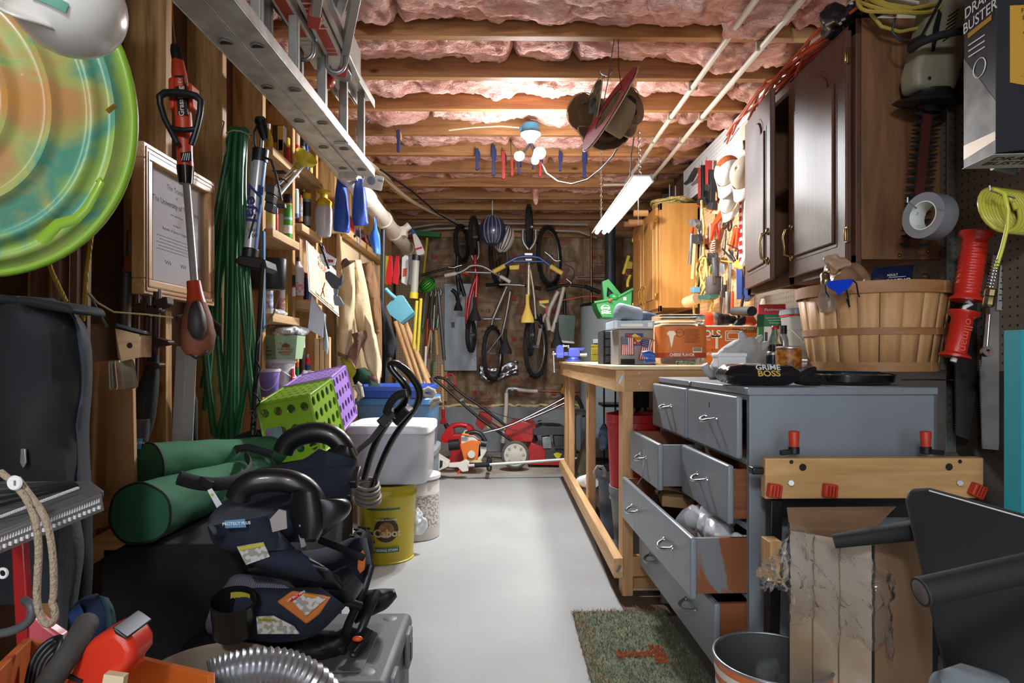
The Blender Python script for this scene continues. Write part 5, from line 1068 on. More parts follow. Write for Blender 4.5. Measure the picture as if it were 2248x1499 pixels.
# hammers in front of the oak cabinet side
tool('hammer','claw hammer with a silver handle hanging at the left of the pegboard tools','hammer',[('head',STL,[(1509,485),(1516,480),(1524,482),(1528,492),(1526,499),(1517,497),(1511,491)],1.22,.03),('neck',RED,[(1521,498),(1520,512)],1.235,.016),('handle',STL,[(1519,512),(1514,580)],1.235,.026)])
tool('wooden_mallet','hammer with a pale wooden handle beside the silver-handled hammer','hammer',[('head',GM,[(1518,516),(1531,514),(1534,530),(1528,536),(1518,532)],1.22,.03),('handle',WDT,[(1526,535),(1521,612)],1.235,.028)])
tool('pry_bar','long steel bar hanging beside the hammers','bar',[('shaft',STL,[(1540,452),(1539,530),(1537,570)],1.27,.016,'tube')])
tool('pruning_shears','steel snips with thin crossed handles above the wooden-handled hammer','shears',[('blade',STL,[(1536,490),(1531,515),(1525,530)],1.25,.010,'tube'),('blade',STL,[(1530,492),(1534,515),(1530,530)],1.25,.010,'tube')])
for k,(x0,m,y0,y1,lab) in enumerate(((1535,CRD,368,447,'dark red long-handled tool at the left end of the upper pegboard'),(1541,BLK,362,440,'black long-handled tool second from the left on the upper pegboard'),(1551,CRD,352,412,'red-handled tool with white trim under the pegboard edge'),(1558,DST,372,452,'dark grey caulking gun left of the caps'))):
    tool('caulk_gun' if k==3 else 'long_handled_tool',lab,'tool',[('handle',m,[(x0-3,y0),(x0+3,y0),(x0+2,y1),(x0-3,y1)],1.31,.03),('hanging_hook',STL,[(x0,y0-8),(x0,y0+2)],1.33,.004),('head',GM,[(x0-6,y1-6),(x0+6,y1-8),(x0+5,y1+8),(x0-4,y1+6)],1.30,.04)])
tool('gasket_hose','wide dark curved strap hanging beyond the upper pegboard','strap',[('strap_body',GM,[(1524,368),(1516,380),(1509,394),(1500,402),(1503,406),(1516,398),(1523,384),(1530,370)],1.30,.02)])
tool('wire_pliers','pair of pliers with red tips under the dark red tool','pliers',[('handle',BLK,[(1530,436),(1548,436),(1550,450),(1540,456),(1530,450)],1.29,.03),('tip',mat('tip_red','d63a20',.4),[(1526,453),(1532,456)],1.29,.006),('tip',MAT['tip_red'],[(1531,450),(1536,453)],1.28,.006)])
# yellow rope
YR=mat('braided_rope','cdb66a',.8,col2='a48f4c',sc_=60,det=1,bump=.6,bsc=90)
def rope(name,label,pts,r_,X,m=YR,cat='rope'):
    q=[P(x,y,X=X-.004*(i%3)) for i,(x,y) in enumerate(pts)]; s=[]
    for i in range(len(q)-1): s+=[q[i],q[i].lerp(q[i+1],.5)]
    return one(name,B().tube(s+[q[-1]],r_,8),m,label,cat)
t=thing('rope_bundle','pale yellow braided rope hanging in a tied bundle on the pegboard','rope',P(1535,700,X=1.27))
for i,pts in enumerate((((1544,560),(1534,572),(1528,590),(1531,610),(1527,640),(1523,672),(1524,700)),((1546,560),(1543,580),(1534,600),(1530,625),(1528,650),(1533,664),(1548,662),(1562,650)),((1548,562),(1550,590),(1546,612),(1538,630),(1534,652)),((1545,565),(1536,590),(1540,615),(1549,630),(1541,645),(1535,655)),((1549,566),(1552,590),(1553,610),(1546,625),(1549,645)),((1562,650),(1564,664),(1560,680),(1556,692)),((1540,440),(1542,470),(1546,500),(1544,530),(1545,562)))):
    q=[P(x,y,X=1.27+.008*(i%3)) for x,y in pts]; s=[]
    for k in range(len(q)-1): s+=[q[k],q[k].lerp(q[k+1],.5)]
    obj('rope_strand',B().tube(s+[q[-1]],.0085,8),YR,t)
# orange level / pruner
tool('utility_knife','long orange folding tool hanging diagonally on the pegboard','tool',[('handle',OGR,[(1580,462),(1588,464),(1585,476),(1568,495),(1558,530),(1544,548),(1542,540),(1552,510),(1566,485)],1.30,.018),('white_label',PAP,[(1546,515),(1553,518),(1551,525),(1545,522)],1.298,.002)])
tool('orange_pruner','orange-handled pruning tool hanging at the right of the tan pegboard','pruner',[('handle',OGR,[(1611,500),(1615,501),(1606,545),(1598,548)],1.31,.014),('handle',OGR,[(1615,500),(1620,501),(1615,545),(1612,552)],1.31,.014),('blade',STL,[(1601,546),(1611,550),(1606,575),(1602,640),(1600,600)],1.31,.004)])
tool('scissors','black-handled scissors with one round loop on the pegboard','scissors',[('blade',STL,[(1592,505),(1586,540),(1582,570)],1.31,.008,'tube'),('blade',DST,[(1594,505),(1592,540),(1590,560)],1.31,.008,'tube')])
b=B(); c=P(1602,495,X=1.31); b.torus(frame(c,(1,0,0)),.030,.005,24,6,flat=1); c=P(1591,495,X=1.31); b.torus(frame(c,(1,0,0))@Matrix.Diagonal((1.4,.8,1,1)),.024,.005,24,6); one('scissor_loops',b,BLK,'pair of black finger loops above the scissor blades','scissors')
tool('slip_pliers','red-handled pliers hanging under the caps','pliers',[('handle',RED,[(1572,492),(1574,510),(1577,526)],1.31,.010,'tube'),('handle',RED,[(1580,490),(1580,510),(1577,526)],1.31,.010,'tube'),('jaw',STL,[(1574,484),(1582,484),(1580,494),(1575,494)],1.31,.012)])
tool('spring_clamps','steel tool with grey grip between the orange tool and the red pliers','tool',[('shaft',STL,[(1560,490),(1558,535)],1.30,.012),('grip',DST,[(1550,538),(1554,546)],1.30,.02)])
b=B()
for i in range(10): b.tube([P(1564-i*.2+6*math.cos(a),528+i*5+2*math.sin(a),X=1.31) for a in [k*PI/5 for k in range(6)]],.0022,5)
one('coiled_cord',b,PAP,'white coiled cord hanging between the tools','cord')
tool('flashlight','long black cylinder standing in the dark tool pouch','flashlight',[('body',mat('black_tube','3a3c3e',.45),[(1570,566),(1572,608)],1.285,.040)])
t=thing('tool_pouch','dark grey open round pouch with a strap hanging on the pegboard','pouch',P(1568,648,X=1.29)); c=P(1568,648,X=1.29); T=Matrix.Translation(c); obj('pouch_body',B().lathe([(0,0),(.045,0),(.052,.02),(.052,.11),(.048,.112),(.048,.02),(0,.02)],T,24),mat('pouch_grey','4b4748',.6),t); b=B(); b.box(c+V(-.052,0,.085),(.006,.022,.045)); b.box(c+V(-.02,-.052,.085),(.022,.006,.045)); obj('strap',b,mat('strap_brown','5c5049',.7),t,bev=.002)
for k,(m,px,lab) in enumerate(((RED,1552,'red-handled pliers left in the group above the tool pouch'),(GRN,1559,'green-handled pliers in the middle of the group above the tool pouch'),(RED,1565,'red-handled pliers right in the group above the tool pouch'))):
    tool('pliers',lab,'pliers',[('jaw',GM,[(px+1,556),(px+7,554),(px+9,568),(px+3,584),(px,572)],1.30,.012),('handle',m,[(px+2,584),(px+1,600)],1.30,.012)])
tool('staple_gun','blue and green tape dispenser lying low behind the rope','dispenser',[('body',mat('teal_body','2c5a54',.4),[(1532,648),(1556,646),(1561,652),(1552,658),(1533,658)],1.24,.05),('edge',mat('sky_blue','5b93b5',.4),[(1515,632),(1523,630),(1524,642),(1516,643)],1.24,.04)])
one('paper_roll',B().cyl(P(1506,664,X=1.20),P(1530,655,X=1.24),.035,n=18),mat('tan_paper','c9a37f',.7),'tan paper roll lying low behind the rope bundle','roll',sm=40)
tool('blue_level','long dark blue level hanging right of the tools','level',[('body',mat('level_blue','22386e',.45),[(1616,590),(1628,594),(1628,657),(1617,657)],1.30,.025)])
tool('blue_level','second blue level partly hidden by the dark cabinet','level',[('body',MAT['level_blue'],[(1633,632),(1647,629),(1646,650),(1634,662)],1.28,.025)])
t=thing('striped_rule','red and white striped rule hanging left of the dark cabinet','ruler',P(1625,575,X=1.32)); b=B(); flat(b,[(1622,436),(1628,436),(1628,590),(1622,590)],1.325,.006); obj('rule_body',b,PAP,t)
b=B()
for i in range(8): flat(b,[(1622.6,440+i*18),(1627.4,438+i*18),(1627.4,448+i*18),(1622.6,450+i*18)],1.322,.003)
obj('red_stripe',b,RED,t)
tool('metal_straightedge','grey metal straightedge between the striped rule and the dark cabinet','ruler',[('body',ALU,[(1630,425),(1640,420),(1640,560),(1630,570)],1.33,.012)])
tool('caulk_tube','white tube with a blue end hanging beside the dark cabinet','tube',[('body',mat('tube_white','c9d2d8',.4),[(1646,548),(1632,580)],1.28,.045)])
tool('screwdriver','dark screwdriver with a thin shaft hanging above the drill','screwdriver',[('handle',DST,[(1592,625),(1589,652)],1.30,.022),('shaft',STL,[(1589,652),(1586,690)],1.30,.008)])
for k,(px,m,lab) in enumerate(((1584,mat('file_brown','4a3a30',.5),'dark brown file standing in the rack low on the pegboard'),(1596,STL,'silver chisel in the rack low on the pegboard'),(1603,DST,'black chisel in the rack low on the pegboard'),(1608,OGR,'thin tool with a red mark in the rack low on the pegboard'))):
    tool('chisel',lab,'chisel',[('blade',STL,[(px+1,600+k*8),(px,640)],1.315,.006),('handle',m,[(px,640),(px-1,688)],1.31,.020)])
t=tool('square_tool','black and yellow folding square with fanned arms','square',[('yellow_plate',CY,[(1611,575),(1620,570),(1624,582),(1632,588),(1624,591),(1612,582)],1.29,.006),('arm',BLK,[(1612,576),(1586,546)],1.295,.012),('arm',BLK,[(1614,572),(1600,548)],1.295,.012),('arm',CY,[(1612,576),(1583,572)],1.295,.008),('arm',BLK,[(1618,570),(1621,548)],1.295,.010),('arm',BLK,[(1597,536),(1620,547)],1.295,.008)])
tool('putty_knife','spoon-shaped grey scraper hanging beside the tool pouch','scraper',[('blade',STL,[(1580,575),(1589,580),(1590,598),(1584,602),(1579,592)],1.30,.004),('handle',mat('pale_yellow','d6c27a',.5),[(1591,602),(1592,625)],1.30,.010)])
tool('folding_saw','orange and clear folding shield behind the orange folding tool','shield',[('shield',mat('clear_tan','c9a684',.4),[(1561,465),(1575,448),(1587,445),(1587,470),(1565,470)],1.335,.003),('rim',OGR,[(1560,467),(1575,447),(1588,443)],1.333,.008,'tube')])
t=thing('clamp_jig','black clamp-like tool on the bench under the blue levels','clamp',P(1625,700,X=1.2)); b=B(); b.cyl(P(1611,683,X=1.18),P(1651,683,X=1.10),.022,n=14); b.bb((1.02,3.05,BT),(1.10,3.15,BT+.09)); b.tube([P(1620,700,X=1.15),P(1626,680,X=1.2),P(1632,650,X=1.25)],.008,8); obj('jig_body',b,BLKM,t,bev=.003)
tool('upper_tool','small pointed steel tool on the white pegboard above the caps','tool',[('shaft',STL,[(1612,282),(1590,312)],1.34,.010)])
tool('template_plate','beige template with square knobs on the white pegboard above the caps','template',[('plate',mat('beige_plastic','b9b29a',.5),[(1628,272),(1642,262),(1642,300),(1630,314),(1624,300)],1.345,.008)])
tool('metal_shears','grey sheet-metal blades sticking up behind the dark cabinet doors','blade',[('blade',STL,[(1645,246),(1662,214),(1668,216),(1652,262),(1646,264)],1.31,.004)])
# caps
CAPW=mat('cap_white','d3d0c8',.85,bump=.2,bsc=60); CAPM=mat('cap_mesh','b45a22',.85,col2='8c4216',sc_=160,det=0,bump=.5,bsc=200)
def cap(label,M,r_,m,m2,brimm,warp=.3,txt=None):
    t=thing('baseball_cap',label,'cap',M.translation)
    def fn(u,v): a=2*PI*u; th=v*PI/2*.98; return M@V(r_*.85*cos(a)*cos(th)**.8,r_*1.05*sin(a)*cos(th)**.8,r_*.75*sin(th)**.9)
    n=36; b=B().grid(fn,n,10,cu=True); b.mi=[0 if (f[0]%n)<n//2+3 or (f[0]%n)>n-3 else 1 for f in b.f]; obj('crown',b,[m,m2],t,sol=.002)
    def fb(u,v): a=PI*(u*.86+.07); k=v; x=r_*cos(a)*(1-.12*k); y=r_*1.1*sin(a)+k*r_*.85*sin(a)**.7; return M@V(x,y,-warp*r_*(x/r_)**2*(.3+k)+.004)
    obj('brim',B().grid(fb,24,8),brimm,t,sol=.004)
    if txt: b=B(); b.text(txt,M@Matrix.Translation((0,r_*.98,r_*.5))@Matrix.Rotation(R(-65),4,'X')@Matrix.Rotation(R(180),4,'Z'),.055,bold=.02,ext=.012); obj('letter_patch',b,m,t)
    return t
cap('white cap with an orange mesh back hanging left on the pegboard',frame(P(1594,372,X=1.27),(-.45,.15,.55),(0,1,-.2)) if 0 else frame(P(1598,376,X=1.26),(-.8,-.5,.25),(-.52,.84,0)),.085,CAPW,CAPM,CAPW,.5,'T')
cap('pale tan cap with a long white brim hanging beside the dark cabinet',frame(P(1634,380,X=1.22),(-.8,-.5,.25),(-.52,.84,0)),.082,mat('cap_tan','b9ad98',.85),MAT['cap_tan'],CAPW,.5)
cap('small white cap hanging below the other two caps',frame(P(1600,445,X=1.27),(-.8,-.5,.2),(-.52,.84,0)),.060,CAPW,CAPW,CAPW,.6)
# ---------------------------------------------------------------- left wall
def cpx(name,label,cat,px,w_,y0,y1,body,cap=None,X=-1.13,capf=.22,capr=.8,neck=False,band=None,group=None,prof=None):
    q=P(px,y1,X=X); q0=P(px,y0,X=X); r=w_/2*q.y/F; h=q0.z-q.z
    if prof: return bottle(name,label,q.x,q.y,q.z,r,h,prof,body,cap or WHT,group,cat,band=band)
    return can(name,label,cat,q.x,q.y,q.z,r,h,body,cap,capf,capr,neck,group,band)
def bpx(name,label,cat,x0,x1,y0,y1,m,X=-1.13,dep=.06,extra=None,**k):
    a=P(x0,y1,X=X-dep/2); c=P(x1,y1,X=X-dep/2); z1=P((x0+x1)/2,y0,X=X).z; z0=P((x0+x1)/2,y1,X=X).z
    ym=(a.y+c.y)/2; b=B(); w_=abs(x1-x0)*ym/F; xc=P((x0+x1)/2,y1,ym).x
    b.bb((xc-w_/2,ym,z0),(xc+w_/2,ym+dep,z1)); t=thing(name,label,cat,(xc,ym,z0)); obj('carton_body',b,m,t,bev=.002)
    if extra:
        for nm,em,f in extra:
            b=B(); b.bb((xc-w_/2+w_*f[0],ym-.0012,z0+(z1-z0)*f[2]),(xc-w_/2+w_*f[1],ym-.0002,z0+(z1-z0)*f[3])); obj(nm,b,em,t)
    return t
# shelf boards
def board(y0,y1,z,lab,x0=-1.20,x1=-1.045):
    b=B(); b.bb((x0,y0,z-.038),(x1,y1,z)); t=one('shelf_board',b,WLX if 0 else mat('deck_board','c0a27a',.7,col2='a58559',sc_=2.5,det=5,map_=(14,.8,14),bump=.4,bsc=2.5),lab,'shelf',bev=.002); 
    b=B(); b.bb((-1.19,y1-.03,z-.085),(-1.10,y1-.002,z-.038)); 
    return t
S1=(2.872,3.246); S2=(3.288,3.652)
for (s,z,l) in((S1,1.925,'upper grooved pine shelf board in the nearer stud bay'),(S1,1.555,'middle pine shelf board in the nearer stud bay'),(S1,1.168,'lower pine shelf board in the nearer stud bay'),(S1,.80,'bottom pine shelf board in the nearer stud bay, under the white pail'),
    (S2,1.975,'upper pine shelf board in the farther stud bay'),(S2,1.665,'middle pine shelf board in the farther stud bay'),(S2,1.265,'lower pine shelf board in the farther stud bay'),(S2,.84,'bottom pine shelf board in the farther stud bay')):
    board(s[0],s[1],z,l)
YLC=mat('can_yellow','cfae2c',.4); BGR=mat('can_brown','35281a',.5)
cpx('spray_bottle','yellow bottle half hidden behind the bicycle pump on the upper shelf','bottle',590,18,272,352,YLC,WHT,X=-1.10,prof=BOT)
t=bpx('spray_carton','tall black and gold carton on the upper shelf of the nearer bay','carton',598,622,262,366,mat('carton_dark','2c241a',.5),X=-1.08,dep=.05,extra=[('gold_panel',mat('carton_gold2','c39a40',.5),(.48,1,.02,.98)),('picture_print',mat('carton_print','8a4a36',.5,col2='e6ddd0',sc_=60),(.56,.94,.45,.68)),('picture_print',MAT['carton_print'],(.56,.94,.12,.3)),('gold_print',mat('gold_mark','a8872f',.5),(.08,.4,.10,.62))])
cpx('spray_can','red spray can with a yellow cap on the upper shelf of the nearer bay','can',630,13,303,377,RED,YLC,X=-1.08,capf=.27,capr=1)
cpx('spray_can','white and tan spray can with a red label in the farther bay','can',650,16,282,362,mat('can_tan','b59678',.5),WHT,X=-1.09,capf=.12,capr=.5,neck=True,band=[(.25,.6,RED),(.0,.2,PAP)])
cpx('spray_can','grey spray can with a black cap behind the yellow funnel','can',664,12,302,375,mat('can_grey','7d7874',.5),BLK,X=-1.09,capf=.25,capr=1)
cpx('paint_bottle','slim bright blue bottle behind the yellow funnel','bottle',673,10,316,385,mat('bottle_blue','1f57b8',.4),BLU,X=-1.09,capf=.15,capr=.7)
cpx('paint_bottle','pale yellow bottle at the far end of the upper shelf','bottle',681,11,340,394,mat('bottle_pale_yellow','d3bf52',.45),YLC,X=-1.09,capf=.12,capr=.6)
# middle shelves
cpx('jug','pale green jug half hidden behind the bicycle pump','jug',594,20,428,507,mat('jug_pale','c6cbb2',.4),GRN,X=-1.10,prof=JUG,band=(.2,.5,mat('jug_label','c9c77a',.5)))
cpx('spray_bottle','red and purple bottle on the middle shelf beside the green can','bottle',606,10,450,512,mat('bottle_red','b42e2c',.45),mat('purple_cap','4a2a50',.4),X=-1.09,capf=.3,capr=.9)
bpx('carton','plain cream carton on the middle shelf beside the green can','carton',610,623,460,524,mat('carton_cream','cfc6b6',.6),X=-1.09,dep=.06)
t=cpx('spray_can','large green insect spray can with a black cap on the middle shelf','can',632,18,427,528,mat('spray_green','4d9a33',.4),BLK,X=-1.07,capf=.20,capr=1,band=[(.95,1.0,YLC),(.55,.62,mat('label_blue','9fc4cf',.4)),(.18,.4,PAP)])
cpx('aerosol','tall pale blue aerosol on the middle shelf of the farther bay','can',650,12,415,478,mat('pale_blue_can','9ec0c8',.4),WHT,X=-1.09,capf=.05,capr=.9,band=[(.0,.14,BLU)])
cpx('glue_bottle','small tan bottle with a pink cap on the middle shelf','bottle',660,9,428,486,mat('bottle_tan','c9a36c',.5),mat('cap_pink','c8505a',.4),X=-1.09,capf=.1,capr=.6,neck=True,band=[(.2,.75,mat('label_purple','8f86b8',.5,col2='e6e2e0',sc_=80))])
cpx('travel_can','dark metal can with a yellow lid on the middle shelf of the farther bay','can',674,17,425,497,mat('can_dark_metal','3d3f42',.35,.6),YLC,X=-1.09,capf=.17,capr=1.1,band=[(.02,.35,STL),(.88,1.0,STL)])
cpx('pump_bottle','dark purple bottle behind the yellow-lidded can','bottle',667,9,416,470,mat('purple_bottle','4c3a48',.4),WHT,X=-1.15,capf=.1,capr=.6)
# lower shelves
t=thing('wire_bin','rounded black plastic bin mounted in front of the nearer shelf bay','bin',P(590,640,2.75)); c=P(586,636,2.80); T=Matrix.Translation(c); obj('bin_body',B().lathe([(0,.0),(.070,.0),(.078,.010),(.082,.135),(.080,.137),(.074,.02),(0,.012)],T,30,sx=1.05,sy=.55),mat('bin_black','202123',.45),t); 
b=B(); b.T=face(c.x+.0,c.z+.07,c.y-.0455); 
for i in range(3): b.box((-.004+i*.005,0,0),(.003,.018,.001))
obj('embossed_mark',b,GRY,t)
cpx('spray_can','silver and blue can lying under the black bin','can',590,18,625,690,mat('can_silver','b9bcc4',.35,.4),STL,X=-1.09,capf=.05,band=[(.2,.8,mat('label_royal','2c4f9b',.5,col2='d5d8e2',sc_=50))])
cpx('glue_tube','white glue bottle with a green band and pointed white tip on the lower shelf','bottle',620,12,606,692,mat('glue_white','dddad4',.45),WHT,X=-1.08,capf=.28,capr=.45,band=[(.9,1.0,mat('bright_green','3aa045',.5)),(.12,.6,mat('red_green_print','c03a2c',.5,col2='e8e4dc',sc_=90))])
cpx('marker_tube','thin yellow tube beside the glue bottle on the lower shelf','tube',629,5,645,694,YLC,None,X=-1.07)
c=P(600,688,X=-1.10); one('plastic_bag',crumple(c,(.055,.10,.022),.7,21,f=16),PLB,'flattened white plastic bag on the lower shelf of the nearer bay','bag',sm=25)
t=cpx('trigger_bottle','grey-white spray bottle with a black trigger on the lower shelf of the farther bay','bottle',655,24,565,650,mat('bottle_greywhite','c3c4cc',.45),DST,X=-1.08,prof=JUG,band=(.05,.35,mat('red_bar_print','b8494f',.5,col2='e2dfe0',sc_=70)))
cpx('marker_tube','black and white sealant tube in front of the grey-white spray bottle','tube',645,8,604,650,PAP,BLK,X=-1.06,capf=.5,capr=.8,band=[(.8,.95,OGR)])
cpx('jug','dark blue bottle half hidden behind the white rules sign','jug',674,16,600,658,mat('bottle_navy','22284c',.4),RED,X=-1.09,capf=.15,capr=.6)
b=B(); b.bb((-1.2,3.4,1.60),(-1.10,3.6,1.63)); b.bb((-1.2,3.36,1.43),(-1.08,3.62,1.60)); one('cardboard_box',b,CARD,'brown cardboard box under the middle shelf of the farther bay','box',bev=.002)
# bottom shelf: green carton, pail, purple bucket, cans
t=thing('market_carton','green farmers market carton standing open on the white pail','carton',P(612,790,2.90)); a=P(575,740,2.88); zb_=P(610,788,2.88).z
gm=mat('carton_pale_green','9dbd93',.6); gm2=mat('carton_dull_green','6f8a63',.6); x1=P(606,0,2.88).x; x2=P(650,0,2.88).x
b=B(); b.hexa([V(x1,2.88,zb_),V(x2-.01,2.90,zb_),V(x2-.01,3.0,zb_),V(x1,3.0,zb_),V(x1,2.86,zb_+.105),V(x2+.012,2.86,zb_+.107),V(x2+.012,2.98,zb_+.107),V(x1,2.98,zb_+.105)]); obj('front_panel',b,gm,t,bev=.001)
b=B(); b.hexa([V(a.x,2.90,zb_-.004),V(x1,2.885,zb_),V(x1,2.99,zb_),V(a.x,3.0,zb_),V(a.x,2.88,zb_+.108),V(x1,2.862,zb_+.106),V(x1,2.98,zb_+.106),V(a.x,2.98,zb_+.108)]); obj('side_panel',b,gm2,t,bev=.001)
Mx=frame(V((x1+x2)/2+.003,2.866,zb_+.056),(.05,-1,.1),(1,.05,0)); b=B()
b.lathe([(.026,.0005),(.034,.0005)],Mx@Matrix.Diagonal((.8,1.25,1,1)).to_4x4(),24,a0=20,a1=160); b.text('FARMERS MARKET',Mx@Matrix.Translation((0,-.012,.0008)),.0095,bold=.02); b.text('MARKET',Mx@Matrix.Translation((0,-.026,.0008)),.016,bold=.02); b.box(Mx@V(0,-.036,.0006),(.04,.0006,.003)); b.T=Mx; b.prism([(-.018,-.004),(.018,-.004),(.018,.006),(.010,.014),(-.010,.014),(-.018,.006)],I4,.001)
obj('red_print',b,mat('carton_red_print','a83a2e',.6),t,sm=0)
b=B(); b.prism([(-.013,0),(.013,0),(0,.018)],Mx@Matrix.Translation((0,.004,.001)),.001); obj('green_print',b,mat('carton_dk_green','35623a',.6),t)
b=B(); 
for q in range(5): b.box((a.x+.03,2.884-.002,zb_+.02+.017*q),(.03,.001,.003))
obj('printed_lines',b,INK,t)
c=P(640,728,X=-1.10); one('plastic_bag',crumple(c,(.07,.16,.032),.75,31,f=14),PLB,'large crumpled white plastic bag lying on the green farmers market carton','bag',sm=25)
c=P(645,740,X=-1.06); one('plastic_bag',crumple(c,(.04,.09,.012),.8,33,f=26),MAT['black_bag'],'black plastic film folded under the white bag','bag',sm=25)
bpx('flat_carton','white and blue flat carton under the lower shelf of the nearer bay','carton',592,628,706,716,mat('flat_white','c6cbd0',.5),X=-1.1,dep=.1)
zs=.80
q=P(612,0,2.96); t=thing('plastic_pail','white plastic pail with grey printing on the bottom shelf','pail',V(q.x,2.96,zs)); T=Matrix.Translation((q.x,2.98,zs))
obj('pail_body',B().lathe([(0,0),(.058,0),(.062,.005),(.068,.155),(.066,.157)],T,30),mat('pail_white','c9c7cd',.4,col2='a9a6b0',sc_=30,det=2),t); obj('lid',B().lathe([(.069,.14),(.072,.142),(.073,.165),(.07,.168),(0,.168)],T,30),mat('lid_white','d8d6d6',.4),t); obj('red_rim',B().lathe([(.066,.168),(.068,.175),(.06,.178),(0,.178)],T,30),RED,t)
b=B(); b.tube([V(q.x+.07*cos(R(a_)),2.98+.07*sin(R(a_)),zs+.13-.05*sin(R((a_+90)/1.0))*0-.06*abs(cos(R(a_/1+0)))) for a_ in range(-100,60,12)],.003,6); obj('bail_handle',b,WHT,t)
b=B(); b.box((q.x+.065,2.96,zs+.08),(.004,.03,.07)); obj('label_band',b,RED,t)
q=P(592,0,2.76); t=thing('bucket','small purple bucket in front of the white pail','bucket',V(q.x,2.76,.79)); T=Matrix.Translation((q.x,2.76,.795)); obj('bucket_body',B().lathe([(0,0),(.030,0),(.034,.004),(.043,.115),(.041,.118),(.032,.01)],T,26),mat('bucket_purple','7d6ab8',.4),t); obj('rim',B().lathe([(.043,.108),(.046,.110),(.046,.122),(.042,.122)],T,26),mat('rim_lilac','d5d2dc',.4),t); obj('wire_handle',B().tube([V(q.x+.045*cos(a_),2.76-.01-.03*sin(a_),.90-.075*sin(a_)) for a_ in [k*PI/10 for k in range(11)]],.0016,5),WHT,t)
cpx('spray_can','black spray can with a white cap on the bottom shelf','can',663,13,746,828,mat('can_black','2a2628',.4),WHT,X=-1.09,capf=.20,capr=1)
cpx('sealant_tube','orange and green sealant tube beside the black spray can','tube',652,8,760,830,OGR,None,X=-1.08,band=[(.0,.35,GRN),(.5,.7,YLC)])
t=cpx('oil_can','blue and yellow oil spray can with a red band on the bottom shelf','can',675,14,777,838,mat('can_navy','23346f',.4),STL,X=-1.08,capf=.15,capr=.5,band=[(.72,1.0,RED),(.2,.5,YLC)])
c=P(676,822,X=-1.05); one('plastic_bag',crumple(c,(.03,.05,.02),.8,36,f=24),mat('clear_bag','c9cdd2',.2,trans=.5),'small clear plastic bag at the foot of the oil spray can','bag',sm=25)
b=B()
for k,x in enumerate((-1.075,-1.045,-1.015)): one('wood_strip',B().bb((x,3.60,.62),(x+.026,3.635,1.075+.004*k)),WL,['left','middle','right'][k]+' of the three upright pale wood strips below the rules sign','board','upright wood strips',bev=.002)
# hanging clear bottle, funnel pump
q=P(711,520,X=-1.02); t=thing('sprayer_bottle','clear bottle with a yellow pump top hanging from the stud','bottle',q); T=Matrix.Translation(q); r=18*q.y/F; obj('body',B().lathe([(0,.002),(r*.7,0),(r*.85,.01),(r,.09),(r,.15),(r*.9,.175)],T,22),mat('frosted_bottle','d7d8da',.3,trans=.45),t)
obj('pump_cap',B().lathe([(r*.92,.17),(r*.95,.20),(r*.6,.215),(r*.45,.22),(r*.45,.245),(r*.75,.25),(r*.8,.262),(0,.265)],T,22),YLC,t); obj('wire_loop',B().tube([q+V(0,0,.265),q+V(-.01,0,.29),q+V(-.03,0,.30),q+V(-.04,.01,.28)],.002,5),GRN,t); obj('inner_tube',B().cyl(q+V(0,0,.03),q+V(0,0,.17),.006,n=8),mat('tube_pink','c99a86',.5),t)
p0=P(604,424,2.62); p1=P(660,362,2.80); t=thing('funnel_pump','clear plastic tube with a yellow funnel end sticking out from the shelves','funnel',p0); obj('tube_body',B().cyl(p0,p1,.019,n=20,cap=False),GLS,t); obj('inner_rod',B().cyl(p0+V(.02,-.01,-.01),p1+V(.02,-.01,-.0),.008,n=10),mat('rod_clear','d8d4c8',.3,trans=.3),t)
M=frame(p1,(.65,-.45,.62)); obj('funnel',B().lathe([(.014,-.03),(.018,-.0),(.022,.010),(.034,.020),(.046,.028),(.052,.050),(.050,.052),(.042,.03),(.016,.012)],M,28),mat('funnel_yellow','d9c62f',.35),t,sol=.001)
obj('black_band',B().torus(frame(p0.lerp(p1,.30),p1-p0),.024,.003,20,6),BLK,t)
# green garden hose bunch
HG=mat('hose_green','23683f',.38,coat=.15,col2='1b5a34',sc_=6); t=thing('garden_hose','long bunch of green garden hose tied and hung from the stud','hose',P(500,965,2.42))
tie=P(530,292,2.40); random.seed(8)
specs=[(512,300,447,700,470,955),(518,290,478,690,500,965),(524,288,500,700,490,965),(530,286,520,720,517,966),(535,288,512,640,508,966),(540,290,548,730,520,960),(545,294,470,640,450,900),(520,292,490,560,445,850),(536,296,530,600,556,900),(528,290,505,800,478,960),(543,298,540,520,566,880)]
for i,(x0,y0,xm,ym,xb,yb) in enumerate(specs):
    Y=2.36+.012*(i%4); xt=505+i*3.4
    q=[P(xt,292,Y),P(xt-3,330,Y),P((xt*1.4+xm*.6)/2-6,440,Y),P(xm,ym-70,Y-.02),P(xm-2,ym+30,Y-.03),P((xm+xb)/2,(ym+yb)/2+30,Y-.02),P(xb,yb,Y)]
    s=[]
    for k in range(len(q)-1): s+=[q[k],q[k].lerp(q[k+1],.33),q[k].lerp(q[k+1],.66)]
    s+=[q[-1]]
    for _ in range(3): s=[s[0]]+[(s[k-1]+s[k]*2+s[k+1])/4 for k in range(1,len(s)-1)]+[s[-1]]
    obj('hose_strand',B().tube(s,.0115,10),HG,t)
for k,(x0,x1) in enumerate(((505,525),(512,536),(520,544))):
    a,c=P(x0,292,2.37+.01*k),P(x1,294,2.39+.01*k); m=(a+c)/2+V(0,0,.014); obj('hose_loop',B().tube([a,a.lerp(m,.6)+V(0,0,.008),m,c.lerp(m,.6)+V(0,0,.008),c],.0115,10),HG,t)
